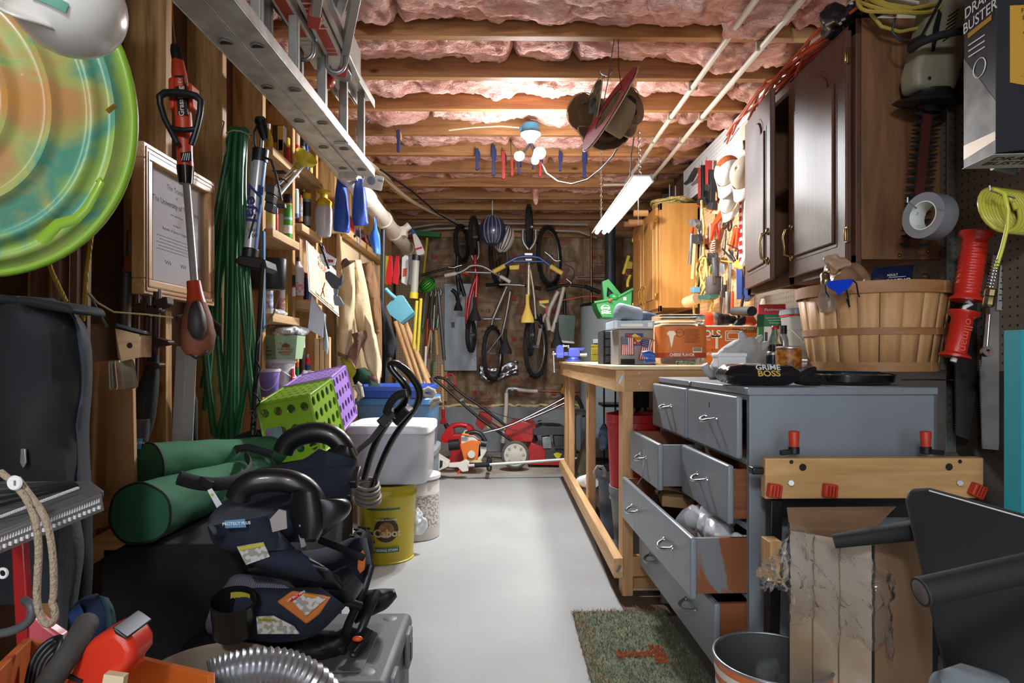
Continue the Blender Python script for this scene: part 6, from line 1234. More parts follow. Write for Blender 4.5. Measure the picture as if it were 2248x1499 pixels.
b=B(); b.tube([P(497,292,2.35),P(512,286,2.33),P(530,288,2.33),P(545,295,2.34),P(548,302,2.36)],.0028,6); b.tube([P(500,292,2.34),P(494,310,2.34),P(496,330,2.34),P(490,345,2.34)],.0022,6); obj('twine',b,mat('twine','a9a08c',.9),t)
b=B(); b.tube([P(487,296,2.43),P(492,268,2.40),P(488,265,2.40)],.003,6); b.tube([P(545,296,2.38),P(556,297,2.38)],.003,6); one('wall_hook',b,STL,'bent steel hook on the stud holding the green garden hose','hook')
b=B(); 
for i in range(3): b.tube([P(557,300,2.44),P(552-i*2,360,2.44),P(550-i*2,430,2.44),P(556,440,2.44)],.002,5)
for i in range(4): b.tube([P(556,441,2.44),P(536,442+i*3,2.42),P(524,452+i*4,2.42),P(520,470+i*2,2.42)],.002,5)
one('speaker_wire',b,mat('wire_grey','8f8c86',.6),'thin grey wires looped between the green hose and the bicycle pump','wire')
# bicycle floor pump
t=thing('bicycle_pump','white and blue floor pump with black foot plate hanging from the shelf edge','pump',P(550,590,2.30)); Yp=2.34
a,c=P(548,566,Yp),P(572,338,Yp); obj('barrel',B().cyl(a,c,.0245,n=24),mat('pump_silver','b9babb',.3,.3),t)
obj('blue_stripe',B().lathe([(.0249,-.0),(.0249,(c-a).length)],frame(a,c-a,(1,0,0)),12,a0=-40,a1=35),mat('pump_blue','3a5c92',.4),t)
obj('top_collar',B().cyl(P(570,355,Yp),P(573,328,Yp),.029,n=20),BLK,t); obj('shaft',B().cyl(P(573,330,Yp),P(575,300,Yp),.008,n=10),STL,t)
b=B(); b.tube([P(571,262,Yp),P(577,285,Yp),P(583,308,Yp)],[.017,.019,.013],12); b.cyl(P(567,266,Yp),P(577,266,Yp-.01),.018,n=12); obj('handle',b,BLK,t)
b=B(); b.tube([P(566,272,Yp-.02),P(558,290,Yp),P(560,318,Yp),P(566,336,Yp)],.004,6); obj('hose_clip',b,BLK,t)
b=B(); b.ext(LP([(514,570),(527,561),(560,563),(582,570),(586,588),(578,593),(552,588),(520,580)],Yp-.05),(0,.11,0)); b.cyl(P(548,570,Yp),P(551,545,Yp),.029,n=20); obj('foot_plate',b,BLK,t,bev=.004)
b=B(); b.tube([P(580,345,Yp-.03),P(595,352,Yp-.03),P(605,380,Yp-.03),P(612,410,Yp-.03),P(618,440,Yp-.03)],.0045,8); b.box(P(618,452,Yp-.03),(.03,.02,.012)); b.tube([P(560,470,Yp-.03),P(545,530,Yp-.02),P(541,566,Yp-.02)],.004,6); obj('air_hose',b,BLK,t)
b=B()
for k in range(3): b.ext(LP([(584+k*-1,402+k*20),(603-k*1,408+k*20),(600-k*2,426+k*20),(581-k*1,420+k*20)],Yp-.02),(0,.04,0))
obj('gauge_housing',b,mat('pump_dark','2b2d30',.4),t,bev=.003)
Mz=frame(a.lerp(c,.5)+V(-.002,-.0255,0),(0,-1,0),(a-c)); b=B(); b.text('Zefal',Mz@Matrix.Translation((-.005,0,.0006)),.060,bold=.02,sx=1.15,ext=0); obj('lettering',b,mat('zefal_navy','252b6b',.4),t,sm=0)
b=B(); b.text('STEEL',frame(P(555,505,Yp-.0255),(0,-1,0)),.014,ext=0); b.text('100',frame(P(555,517,Yp-.0255),(0,-1,0)),.022,ext=0); obj('lettering',b,INK,t,sm=0)
# black pole with wire
b=B().cyl(P(578,575,2.30),P(555,955,2.10),.0095,n=12); one('metal_pole',b,BLK,'thin black pole with a wire wound round it standing below the bicycle pump','pole')
b=B(); q=[P(x,y,Y) for x,y,Y in((612,650,2.5),(600,690,2.4),(575,728,2.24),(565,755,2.16),(562,790,2.16),(572,810,2.14),(566,830,2.12),(556,860,2.14),(572,880,2.1),(558,900,2.12),(548,905,2.1),(562,925,2.08),(550,935,2.1),(570,955,2.06))]; s=[]
for k in range(len(q)-1): s+=[q[k],q[k].lerp(q[k+1],.5)]
one('power_cord',B().tube(s+[q[-1]],.0028,6),BLK,'thin black wire curling down from the shelf around the pole','cord')
b=B(); b.bb((P(572,0,2.55).x,2.55,P(0,728,2.55).z),(P(579,0,2.55).x,2.57,P(0,505,2.55).z)); one('blue_strip',b,mat('steel_blue','53749a',.5),'narrow blue strip hanging behind the pole beside the shelves','strip')
# grass trimmer
OB=mat('trimmer_orange','b0381c',.4); Yt=1.74; t=thing('grass_trimmer','black and orange cordless grass trimmer hanging head-down from the stud','trimmer',P(432,780,Yt))
obj('end_cap',B().tube([P(385,100,Yt),P(386,112,Yt),P(391,135,Yt)],[.012,.014,.015],14),BLK,t)
obj('upper_body',B().tube([P(390,132,Yt),P(393,160,Yt),P(399,205,Yt),P(403,270,Yt),P(406,345,Yt),P(407,368,Yt)],[.015,.019,.021,.022,.020,.021],14,flat=1),OB,t)
b=B(); b.ext(LP([(368,172),(380,165),(382,235),(370,240)],Yt-.02),(0,.05,0)); b.ext(LP([(412,178),(419,182),(423,235),(414,238)],Yt-.02),(0,.05,0)); obj('battery_grips',b,OB,t,bev=.005)
b=B(); b.ext(LP([(382,165),(404,165),(412,250),(390,252)],Yt-.0235),(0,.006,0)); obj('label_plate',b,BLK,t,bev=.001)
fm=frame(P(397,214,Yt-.0245),(0,-1,0),P(388,165,1)-P(393,252,1)); b=B(); b.text('GrassHog',fm@Matrix.Translation((-.01,0,.0003)),.020,bold=.01,ext=0); b.text('18V',fm@Matrix.Translation((.042,0,.0003)),.014,ext=0); obj('lettering',b,mat('pinkish_white','d8bfb6',.5),t,sm=0)
b=B(); b.box(P(393,180,Yt-.0238),(.022,.001,.024)); obj('orange_badge',b,OB,t)
b=B(); b.ext(LP([(395,335),(420,332),(421,352),(398,355)],Yt-.0225),(0,.003,0)); obj('warning_plate',b,BLK,t); b=B()
for k in range(4): b.bar(P(399+k*5,352,Yt-.0232),P(404+k*4,336,Yt-.0232),.0015,.001)
obj('warning_print',b,PAP,t)
hq=[(360,203),(370,200),(405,200),(430,207),(442,216),(441,250),(430,285),(425,315),(418,320),(424,285),(432,245),(430,222),(405,215),(370,213),(358,218),(362,250),(378,290),(388,318),(382,318),(368,285),(352,245),(346,220),(350,208)]
b=B(); b.tube([P(*p,Yt-.04) for p in((390,316),(378,292),(362,262),(352,230),(350,212),(362,204),(385,204),(410,206),(430,211),(441,222),(439,250),(432,280),(426,300),(420,318))],[.008,.008,.008,.008,.009,.010,.011,.011,.010,.009,.008,.008,.008,.008],10); b.tube([P(374,282,Yt-.04),P(405,286,Yt-.045),P(432,283,Yt-.04)],.0075,10); obj('front_handle',b,BLK,t)
obj('shaft_collar',B().tube([P(407,366,Yt),P(408,404,Yt)],[.023,.018],16),mat('glossy_black','121214',.15,coat=.5),t,sm=40)
obj('shaft',B().cyl(P(409,400,Yt),P(427,620,1.66),.0095,n=14),mat('shaft_grey','a3a5a6',.35,.3),t)
obj('neck',B().tube([P(425,617,1.66),P(428,640,1.66),P(432,672,1.65)],[.017,.019,.025],16),OB,t)
obj('motor_housing',B().tube([P(431,668,1.65),P(433,700,1.64),P(435,735,1.63),P(434,765,1.63),P(434,780,1.63)],[.026,.036,.042,.038,.026],18),mat('dirty_orange','8c4326',.7,col2='5a3a2a',sc_=14,det=6,bump=.2,bsc=40),t)
obj('black_cover',B().tube([P(431,670,1.615),P(432,695,1.595),P(433,722,1.592),P(434,735,1.60)],[.018,.030,.032,.022],14,flat=.7),mat('dusty_black','2e2a28',.6),t)
b=B(); b.grid(lambda u,v:P(386+100*u,706-22*sin(u*PI)+ (8 if u>.8 else 0)-v*3,1.66+.09*v)+V(0,0,-.05*v*(u-.2)),16,6); obj('debris_guard',b,mat('guard_brown','3b2b24',.6),t,sol=.004)
b=B(); b.tube([P(402,750,1.63),P(410,772,1.61),P(430,786,1.60),P(452,774,1.61),P(458,750,1.63)],.0035,6); obj('line_guide',b,DST,t)
b=B(); b.tube([P(378,0,1.82),P(380,50,1.8),P(386,102,1.75)],.0012,5); one('orange_string',b,mat('string_orange','c4682e',.7),'orange string hanging the grass trimmer from above','string')
# framed diploma
t=thing('framed_diploma','wood-framed diploma behind glass leaning on the studs','picture frame',(-1.01,1.98,1.14)); x1,x0=-1.0,-1.035; ya,yb_,za,zb2=1.765,2.195,1.145,1.572
FR=wood('frame_wood','b58a5a','d8b082','y',s=1.5,rough=.4,knots=False); FRZ=wood('frame_wood_upright','b58a5a','d8b082','z',s=1.5,rough=.4,knots=False)
for nm,a,c in(('frame_rail',(ya,za),(yb_,za+.045)),('frame_rail',(ya,zb2-.045),(yb_,zb2)),('frame_stile',(ya,za+.0452),(ya+.045,zb2-.0452)),('frame_stile',(yb_-.045,za+.0452),(yb_,zb2-.0452))):
    b=B(); b.bb((x0,a[0],a[1]),(x1,c[0],c[1])); e=obj(nm,b,FR if nm=='frame_rail' else FRZ,t,bev=.003)
    b=B(); dy=.010 if nm=='frame_rail' else 0
    for k in(1,2):
        f=.012*k
        if nm=='frame_rail': z=(a[1]+f if a[1]<1.3 else c[1]-f); b.bb((x1-.001,ya+f,z-.0019),(x1+.004-.001*k,yb_-f,z+.002))
        else: y=(a[0]+f if a[0]<1.9 else c[0]-f); b.bb((x1-.001,y-.002,za+f),(x1+.004-.001*k,y+.002,zb2-f))
    obj('moulding_bead',b,mat('bead_brown','8c6238',.4),e)
b=B(); b.bb((x0+.006,ya+.04,za+.04),(x0+.010,yb_-.04,zb2-.04)); obj('mat_board',b,mat('mat_grey','b5b3b4',.7),t)
b=B(); b.bb((x0+.011,ya+.085,za+.05),(x0+.013,yb_-.075,zb2-.055)); pp=obj('document',b,mat('document_paper','dfe1ea',.6),t)
b=B(); b.bb((x0+.018,ya+.04,za+.04),(x0+.020,yb_-.04,zb2-.04)); obj('glass_pane',b,mat('pane_glass','ffffff',.03,trans=1,ior=1.1),t)
Md=lambda y,z:frame((x0+.0135,y,z),(1,0,0),(0,1,0)); ym=(ya+yb_)/2+.004; b=B()
for s_,z,sz in(('The Trustees',zb2-.085,.022),('of',zb2-.108,.014),('The University of Tennessee',zb2-.135,.024),('have conferred upon',zb2-.165,.009),('Bachelor of Science in Engineering',zb2-.215,.012),('the degree of',zb2-.195,.008)): b.text(s_,Md(ym,z),sz,ext=0,bold=.004)
for k in range(5): b.box((x0+.0137,ym+random.uniform(-.01,.01),zb2-.24-.010*k),(.0003,.22,.0012))
for k in range(3): b.tube([V(x0+.0137,ym-.07+.09*k+.004*i,zb2-.315+.006*sin(i*2.1+k)) for i in range(10)],.0005,4)
obj('lettering',b,mat('faint_ink','5c5f6b',.7),pp,sm=0)
# boards, rope, clamps behind at the far left
MLD=wood('dark_moulding','4a3024','6d4a38','z',s=1.2,knots=False)
for k,(x,wd,lab) in enumerate(((125,34,'widest of the upright reddish mouldings leaning by the sled'),(158,18,'second upright reddish moulding leaning by the sled'),(180,14,'narrowest upright reddish moulding next to the pale stud'),(75,30,'darkest upright board at the far left behind the black bag'))):
    a=P(x,700,1.55+.02*k); c=P(x+20,-200,1.5+.02*k); b=B(); b.bar(V(a.x,a.y,.4),V(c.x,c.y,2.0),wd*1.55/F,.016,(0,1,0)); one('moulding_strip',b,MLD,lab,'moulding','upright mouldings leaning in the stud bay',bev=.002)
RY=mat('rope_yellow','c9a43a',.8,bump=.6,bsc=160,tex='wave',col2='a5822a',sc_=120)
one('rope',B().tube([P(91,535,1.30),P(115,600,1.32),P(145,662,1.34)],.0045,8),RY,'yellow rope slanting down from the plastic sled to the black bag','rope')
one('rope',B().tube([P(248,238,1.30),P(225,270,1.36),P(206,480,1.42),P(190,600,1.42),P(182,705,1.42)],.0045,8),RY,'yellow rope hanging straight down in front of the pale stud','rope')
one('string',B().tube([P(192,640,1.50),P(215,665,1.52),P(250,685,1.55),P(320,690,1.58),P(380,697,1.62)],.0022,6),mat('string_cream','cdbb86',.8),'thin cream string strung from the stud to the grass trimmer','string')
PCO=mat('clamp_orange','8e4a20',.6); t=thing('pipe_clamp','orange and grey pipe clamp standing in the stud bay left of the diploma','clamp',P(280,800,1.85))
b=B(); b.cyl(P(278,600,1.85),P(270,800,1.85),.016,n=12); b.cyl(P(288,510,1.85),P(286,560,1.85),.012,n=12); obj('pipe',b,mat('dull_pipe','5e5c58',.5,.5),t)
b=B(); b.cyl(P(291,505,1.85),P(290,530,1.85),.013,n=12); b.ext(LP([(272,560),(300,556),(300,598),(265,596),(270,585)],1.84),(0,.04,0)); b.cyl(P(290,475,1.85),P(289,500,1.85),.006,n=8); obj('jaw',b,PCO,t,bev=.004)
IRN=mat('iron_red','4a2420',.6,col2='34201c',sc_=9)
for k,(x,y0,y1,lab) in enumerate(((300,650,760,'left dark red iron clamp below the diploma'),(325,655,790,'middle dark red iron clamp below the diploma'),(345,640,740,'right dark red iron clamp below the diploma'))):
    t=thing('iron_clamp',lab,'clamp',P(x,y1,1.80)); b=B(); b.cyl(P(x,y0,1.80),P(x-6,y1+120,1.82),.010,n=10); obj('pipe',b,mat('iron_pipe','4d3a34',.5,.5),t); b=B(); b.ext(LP([(x-12,y0+20),(x+20,y0+10),(x+22,y0+28),(x-10,y0+42)],1.78),(0,.04,0)); b.ext(LP([(x-8,y1),(x+24,y1+8),(x+22,y1+16),(x-8,y1+22)],1.78),(0,.04,0)); obj('jaw',b,IRN,t,bev=.004); b=B(); b.cyl(P(x+6,y0-5,1.79),P(x+6,y0+40,1.79),.005,n=8); obj('screw',b,STL,t)
# birdhouse bee trap
BTW=wood('trap_wood','9a7a56','bf9c74','x',s=1.0,knots=False); Yb2=1.42; t=thing('bee_trap','small wooden bee trap box with round holes and a slanted dark lid','trap',P(255,798,Yb2))
f0,f1,s0=P(253,723,Yb2),P(307,790,Yb2),P(208,790,Yb2+.06)
fx0,fx1,fz0,fz1=P(262,0,Yb2).x,P(308,0,Yb2+.0).x,P(0,790,Yb2).z,P(0,722,Yb2).z
q=[V(fx0+.004,Yb2,fz0-.004),V(fx1,Yb2,fz0+.006),V(fx1-.03,Yb2+.1,fz0+.006),V(fx0-.055,Yb2+.085,fz0+.004)]
u=[V(fx0-.010,Yb2,fz1+.002),V(fx1-.002,Yb2,fz1-.012),V(fx1-.03,Yb2+.1,fz1-.012),V(fx0-.055,Yb2+.085,fz1-.006)]
b=B(); b.hexa(q+u); obj('trap_box',b,BTW,t,bev=.001)
b=B(); v_=[x+V(0,0,.001) for x in u]; v_[1]+=V(.014,-.006,-.0);v_[0]+=V(.01,-.012,.003); v_[3]+=V(-.006,0,0); b.hexa(v_+[x+V(0,0,.007) for x in v_]); obj('lid',b,mat('lid_slate','3f4348',.5),t,bev=.001)
b=B(); c=(q[0]+q[1]+u[0]+u[1])/4; b.lathe([(0,.0008),(.0065,.0008)],frame(c+V(.002,0,0),(0,-1,0)),18); c=(q[0]+q[3]+u[0]+u[3])/4; n_=(q[0]-q[3]).cross(u[0]-q[0]).normalized(); n_=n_ if n_.y<0 else -n_; b.lathe([(0,.0010),(.0075,.0010)],frame(c,n_),18); obj('entry_holes',b,mat('hole_dark','1a120c',.9),t)
c=P(266,792,Yb2+.04); M=frame(c,(.10,0,-1)); obj('jar',B().lathe([(.024,0),(.026,.01),(.028,.055),(.029,.062),(.025,.066),(0,.066)],M,24),mat('jar_plastic','e0dccb',.1,trans=.88,ior=1.2),t)
b=B(); 
for k in range(3): b.tube([P(192+k*3,642,1.52),P(238-k*3,718,Yb2+.04)],.0012,5)
obj('hanging_wire',b,mat('wire_green','4f6f66',.5),t)
PLY=mat('plywood_tan','b58d62',.75,col2='c9a276',sc_=2.2,det=8,map_=(1,1,.5),lo=.3,hi=.7)
b=B(); Yw=1.66; pts=[(197,796),(290,788),(293,1000),(292,1080),(240,1100),(200,1150),(196,1210),(204,1060)]; b.ext(LP([(150,800),(290,787),(296,1090),(250,1110),(208,1140),(196,1230),(150,1230)],Yw),(0,.014,0)); one('plywood_panel',b,PLY,'worn plywood panel leaning behind the black bag','panel',bev=.001)
b=B(); b.ext(LP([(195,1185),(295,1130),(300,1180),(200,1240)],1.50),(0,.05,0)); one('lumber_offcut',b,WX,'pine offcut board on the floor behind the black table top','board',bev=.002)
b=B(); b.ext(LP([(185,1090),(262,1075),(262,1150),(185,1165)],1.60),(0,.04,0)); one('lumber_offcut',b,WX,'upright pine block below the leaning plywood','block',bev=.002)
# umbrella, blinds, bottle-like black tool in the bays
t=thing('umbrella','folded black umbrella standing by the plywood panel','umbrella',P(310,990,1.78)); obj('canopy',B().tube([P(338,778,1.80),P(332,820,1.79),P(322,870,1.78),P(312,920,1.77),P(306,955,1.77)],[.012,.020,.028,.032,.026],12).jit(.004,24),BLKM,t); obj('strap_cuff',B().tube([P(309,918,1.755),P(304,965,1.755),P(300,990,1.755)],[.026,.025,.02],12).jit(.003,40),mat('umbrella_grey','3a3c40',.7),t); b=B(); b.ext(LP([(290,964),(312,962),(310,985),(291,990)],1.725),(0,.002,0)); tg=obj('blue_tag',b,mat('tag_blue','2f7fb0',.5),t); b=B(); b.text('Shield Pro',frame(P(301,973,1.724),(0,-1,0),(1,0,.1)),.010,ext=0,bold=.01); obj('lettering',b,PAP,tg,sm=0)
b=B()
for k in range(7): b.bar(P(398+k*4,760,2.02+.004*k),P(388+k*4,985,1.98+.004*k),.0035,.03,(0,1,0))
one('window_blind',b,mat('blind_white','b7b6b2',.5),'stack of thin white blind slats standing in the bay below the grass trimmer','blind')
b=B().tube([P(423,842,2.1),P(421,860,2.1),P(421,880,2.1),P(420,985,2.1)],[.006,.010,.018,.020],12); one('folded_stool',b,BLKM,'slim black folded cylinder standing in the bay left of the green hose','tube')
# sled and hard hat
SL=bpy.data.materials.new('sled_swirl'); SL.use_nodes=True; N=SL.node_tree.nodes; L=SL.node_tree.links; bs=N['Principled BSDF']; bs.inputs['Roughness'].default_value=.22; bs.inputs['Coat Weight'].default_value=.4
tc=N.new('ShaderNodeTexCoord'); vl=N.new('ShaderNodeVectorMath'); vl.operation='LENGTH'; L.new(tc.outputs['Object'],vl.inputs[0])
nz=N.new('ShaderNodeTexNoise'); nz.inputs['Scale'].default_value=4; nz.inputs['Detail'].default_value=6; nz.inputs['Distortion'].default_value=2.5; L.new(tc.outputs['Object'],nz.inputs[0])
ma=N.new('ShaderNodeMath'); ma.operation='MULTIPLY_ADD'; ma.inputs[1].default_value=.28; L.new(nz.outputs['Fac'],ma.inputs[0]); L.new(vl.outputs['Value'],ma.inputs[2])
rp=N.new('ShaderNodeValToRGB'); el=rp.color_ramp.elements; el[0].position=.16; el[0].color=srgb('b4601e'); el[1].position=.52; el[1].color=srgb('7fa83a')
for p_,c_ in((.24,'c08a4a'),(.29,'b98a58'),(.33,'a0a860'),(.365,'4f9480'),(.40,'8fb055'),(.45,'a8b860')): e=el.new(p_); e.color=srgb(c_)
L.new(ma.outputs[0],rp.inputs[0]); L.new(rp.outputs[0],bs.inputs['Base Color'])
ctr=P(-95,212,1.06); nrm=V(.30,-1,-.22).normalized(); MS=frame(ctr,nrm,(1,.3,0)); t=thing('saucer_sled','large round plastic sled in swirled orange and green hanging bottom-out at the left','sled',ctr,M=Matrix.Translation(ctr))
Rs=.287
def fs(u,v):
    a=2*PI*u; r=Rs*v; h=.10*(1-(r/Rs)**2.2)
    for rr in(.12,.177,.232,.263): h+=.010*math.exp(-((r-rr)/.0065)**2)
    return MS@V(r*cos(a)*.90,r*sin(a)*1.02,h)
obj('sled_shell',B().grid(fs,72,60,cu=True),SL,t,sm=70,sol=.003)
b=B(); b.tube([MS@V(Rs*.9*cos(2*PI*i/72),Rs*1.02*sin(2*PI*i/72),-.002) for i in range(72)],.009,8,closed=True); obj('rim',b,mat('sled_rim','7fa52e',.3,coat=.3),t)
b=B(); q=[P(178,462,.98),P(200,430,.98),P(218,405,.98),P(219,396,.98),P(213,394,.98)]; q2=[P(90,530,.98),P(128,492,.98),P(168,480,.98),P(190,458,.98),P(212,418,.98),P(222,400,.98),P(216,394,.98)]; b.tube(q2,[.010,.009,.008,.007,.006,.006,.005],8,flat=.7); obj('handle_strap',b,MAT['sled_rim'],t)
b=B(); b.tube([P(236,245,1.0),P(246,237,1.0),P(253,232,1.0)],.004,6); obj('rope_knot',b,RY,t)
HH=mat('hard_hat_white','cfcbc4',.25,coat=.4); c=P(150,10,.80); M=frame(c,(.05,-.55,.15),(1,0,0)); t=thing('hard_hat','white hard hat with a green sticker hanging upside down over the sled','helmet',c)
M=Matrix.Translation(c)@Matrix.Rotation(R(15),4,'Y')@Matrix.Rotation(R(-8),4,'X')
obj('shell',B().sph((0,0,0),(.066,.062,.064),36,20,M=M.to_3x3().to_4x4()) if 0 else B(M).sph((0,0,0),(.066,.064,.062),36,20),HH,t,sm=70)
obj('visor',B(M).grid(lambda u,v:V(-.055+.075*u+.012*sin(u*PI),-.028-.038*sin(PI*u)**.7*v,-.032-.026*sin(PI*(.1+.8*u))*v-.012*u),24,8),HH,t,sm=70,sol=.003)
b=B(M); b.grid(lambda u,v:V(.066*1.012*cos(R(-85+35*u))*cos(R(-18-9*v)),.064*1.012*sin(R(-85+35*u))*cos(R(-18-9*v)),.062*1.012*sin(R(-22-11*v))),10,3); obj('green_sticker',b,mat('sticker_green','4c8f78',.4),t)
pt=lambda l:[P(x,y,Y) for x,y,Y in l]
# ---------------------------------------------------------------- left side: coats, totes, crates
b=B(); b.bb((-1.215,4.03,1.755),(-1.0,5.35,1.80)); one('wall_shelf',b,WLX,'thick pine wall shelf above the hanging coats','shelf',bev=.003)
b=B(); b.bb((-1.079,4.07,.55),(-1.062,5.34,1.75)); one('wall_panel',b,mat('cream_panel','cdb48e',.7),'pale panel on the wall behind the coats','panel')
for k,(y) in enumerate((4.03,5.33)): one('trim_post',B().bb((-1.062,y,.45),(-1.04,y+.05,1.755)),WL,['near','far'][k]+' pale post at the edge of the panel behind the coats','post',bev=.002)
for k,(x,y,w_,h,m,lab) in enumerate(((-1.1,4.3,.06,.13,OGR,'small orange and black packet standing on the wall shelf'),(-1.08,4.75,.05,.10,mat('flagcloth','b9a8ac',.7,col2='8c2430',sc_=30,det=0,lo=.48,hi=.52),'red and white cloth bundle on the wall shelf'),(-1.12,4.5,.05,.08,GRY,'grey packet on the wall shelf'))):
    one('small_packet',B().bb((x,y,1.80),(x+w_,y+.12,1.80+h)),m,lab,'packet',bev=.005)
# blue bags
BB=mat('blue_bag','1e4bab',.5,col2='173a8c',sc_=6,bump=.6,bsc=18); BB2=mat('blue_bag_light','2f6ac4',.45,bump=.4,bsc=20)
for nm,L_,R_,Y,m,lab in (('storage_bag',((744,378),(736,420),(733,470),(731,498),(733,507)),((752,378),(762,420),(767,470),(768,505),(764,512)),3.55,BB,'larger dark blue fabric bag hanging below the ladder end'),
    ('storage_bag',((781,392),(776,420),(773,470),(776,492),(779,496)),((798,392),(804,430),(808,480),(809,490),(806,495)),3.50,BB,'blue drawstring bag with a hanging cord loop'),
    ('blue_pouch',((822,476),(820,500),(811,520),(818,550),(819,554)),((826,476),(828,500),(834,520),(836,556),(834,559)),3.95,BB2,'small bright blue plastic pouch hanging beside the drawstring bag')):
    t=thing(nm,lab,'bag',P(L_[-1][0],L_[-1][1],Y)); obj('bag_body',puff(B(),L_,R_,Y,.035,.014,60,Y),m,t)
    if 'drawstring' in lab: obj('cord',B().tube([P(x,y,Y-.03) for x,y in((779,498),(779,512),(777,524),(781,514),(784,520),(784,535),(788,540),(791,530),(790,500))],.0022,6),BB2,t); obj('cord_lock',B().sph(P(779,518,Y-.03),.008,8,6),BLK,t)
# coats
CRM=mat('cream_coat','cdb995',.9,col2='bda883',sc_=5,bump=.2,bsc=50); BRN=mat('brown_coat','7a5a3c',.85,col2='6a4c31',sc_=6,bump=.3,bsc=18); BKC=mat('black_coat','232529',.9,bump=.2,bsc=40); LIN=mat('coat_lining','5b4438',.9,bump=.4,bsc=60); CUF=mat('coat_cuff','6b4f42',.85)
t=thing('cream_coat','cream canvas coat with brown cuffs hanging on the left wall','coat',P(800,860,3.9))
obj('left_sleeve',puff(B(),((752,590),(744,640),(743,700),(742,750),(743,775)),((778,575),(780,640),(777,700),(770,748),(762,783)),3.78,.045,.03,40,1),CRM,t)
obj('body',puff(B(),((764,572),(772,620),(778,680),(786,735),(800,780)),((792,570),(806,630),(816,690),(824,740),(830,790)),3.86,.06,.035,45,2),CRM,t)
obj('right_sleeve',puff(B(),((800,690),(800,730),(798,770),(806,805),(824,838)),((826,735),(832,770),(838,800),(836,825),(832,842)),3.74,.045,.03,40,4),CRM,t)
obj('collar',puff(B(),((748,578),(752,570),(760,566)),((752,600),(764,596),(782,590)),3.80,.02,.01,60,3,nv=10),LIN,t)
obj('cuff',puff(B(),((742,772),(741,777),(743,781)),((762,780),(764,786),(762,790)),3.77,.040,.01,60,5,nv=6),CUF,t)
obj('cuff',puff(B(),((806,824),(808,829),(812,834)),((830,826),(832,834),(829,842)),3.72,.04,.01,60,6,nv=6),CUF,t)
obj('lining_flap',puff(B(),((771,733),(776,750),(762,778),(772,790),(782,808)),((803,724),(806,740),(792,765),(782,800),(784,812)),3.70,.02,.02,70,7),CUF,t)
t=thing('brown_coat','brown quilted coat hanging behind the cream coat','coat',P(830,860,4.1))
obj('body',puff(B(),((793,580),(798,620),(806,680),(815,740),(822,800)),((820,574),(832,640),(838,700),(839,770),(838,830)),4.05,.08,.04,50,8),BRN,t)
obj('collar',puff(B(),((788,580),(792,600),(797,610)),((818,574),(822,590),(814,625)),4.0,.03,.02,80,9,nv=12),BRN,t)
obj('sleeve',puff(B(),((806,650),(812,680),(816,710),(818,732)),((830,655),(834,690),(836,715),(834,728)),3.98,.05,.03,60,10),BRN,t)
t=thing('black_coat','black coat hanging farthest from the camera in the row of coats','coat',P(850,850,4.3)); obj('body',puff(B(),((804,606),(822,660),(832,730),(834,800),(836,848)),((812,604),(838,660),(850,710),(856,770),(852,852)),4.25,.07,.04,50,11),BKC,t); obj('sleeve',puff(B(),((826,650),(838,700),(842,750),(846,775),(852,784)),((842,668),(858,710),(870,750),(868,775),(862,785)),4.15,.04,.03,50,12),BKC,t)
one('safety_vest',puff(B(),((746,786),(754,800),(762,818),(764,828)),((757,784),(768,795),(782,812),(776,828)),3.85,.03,.02,60,13),mat('vest_yellow','b4a824',.7,bump=.4,bsc=30),'yellow vest corner hanging below the cream coat','vest')
one('cloth_bundle',puff(B(),((772,812),(774,830),(778,845),(784,858)),((800,806),(820,822),(836,850),(838,858)),4.0,.06,.03,40,14),mat('dark_green_cloth','1c3626',.9),'dark green cloth hanging behind the cream coat sleeve','cloth')
# rules sign, papers, brush
SG_=mat('sign_cream','d9c9a0',.5,col2='e2d6b4',sc_=4); t=thing('rules_sign','cream garage rules sign with a black border hanging tilted on the studs','sign',P(705,685,3.2))
o_=[P(680,535,3.25),P(671,633,3.1),P(738,690,3.18),P(742,640,3.4)]; A,Bq,Cq=P(679,537,3.20),P(670,630,3.05),P(738,688,3.42); Dq=A+(Cq-Bq)
Ms=frame((A+Cq)/2,(Cq-Bq).cross(A-Bq),(Cq-Bq)); 
if Ms.col[2][1]>0: Ms=frame((A+Cq)/2,-(Cq-Bq).cross(A-Bq),(Cq-Bq))
W_,H_=(Cq-Bq).length,(A-Bq).length
b=B(Ms); b.box((0,0,0),(W_,H_,.003)); obj('sign_plate',b,WHT,t,bev=.001); b=B(Ms); b.box((0,0,.0018),(W_-.012,H_-.012,.0006)); obj('border',b,INK,t); b=B(Ms); b.box((0,0,.0024),(W_-.020,H_-.020,.0006)); obj('face',b,SG_,t)
b=B(); b.text("KEN'S",Ms@Matrix.Translation((-.02,H_/2-.035,.0035)),.034,bold=.01,ext=0); b.text('Enter the House of Ken',Ms@Matrix.Translation((0,-H_/2+.022,.0035)),.026,sx=.95,bold=.008,ext=0)
for k in range(9): b.text(['Rule one: ask before you borrow','Return every tool after use','Do not move the projects','Clean up the bench','No loud music','Help if you are asked','Close the door','Sweep the floor','Turn off the light'][k],Ms@Matrix.Translation((0,H_/2-.105-.0145*k,.0035)),.0115,ext=0)
obj('lettering',b,INK,t,sm=0); b=B(); b.text('RULES',Ms@Matrix.Translation((-.01,H_/2-.072,.0036)),.044,bold=.02,ext=0,sx=.95); obj('lettering',b,mat('sign_red','a1342a',.6),t,sm=0)
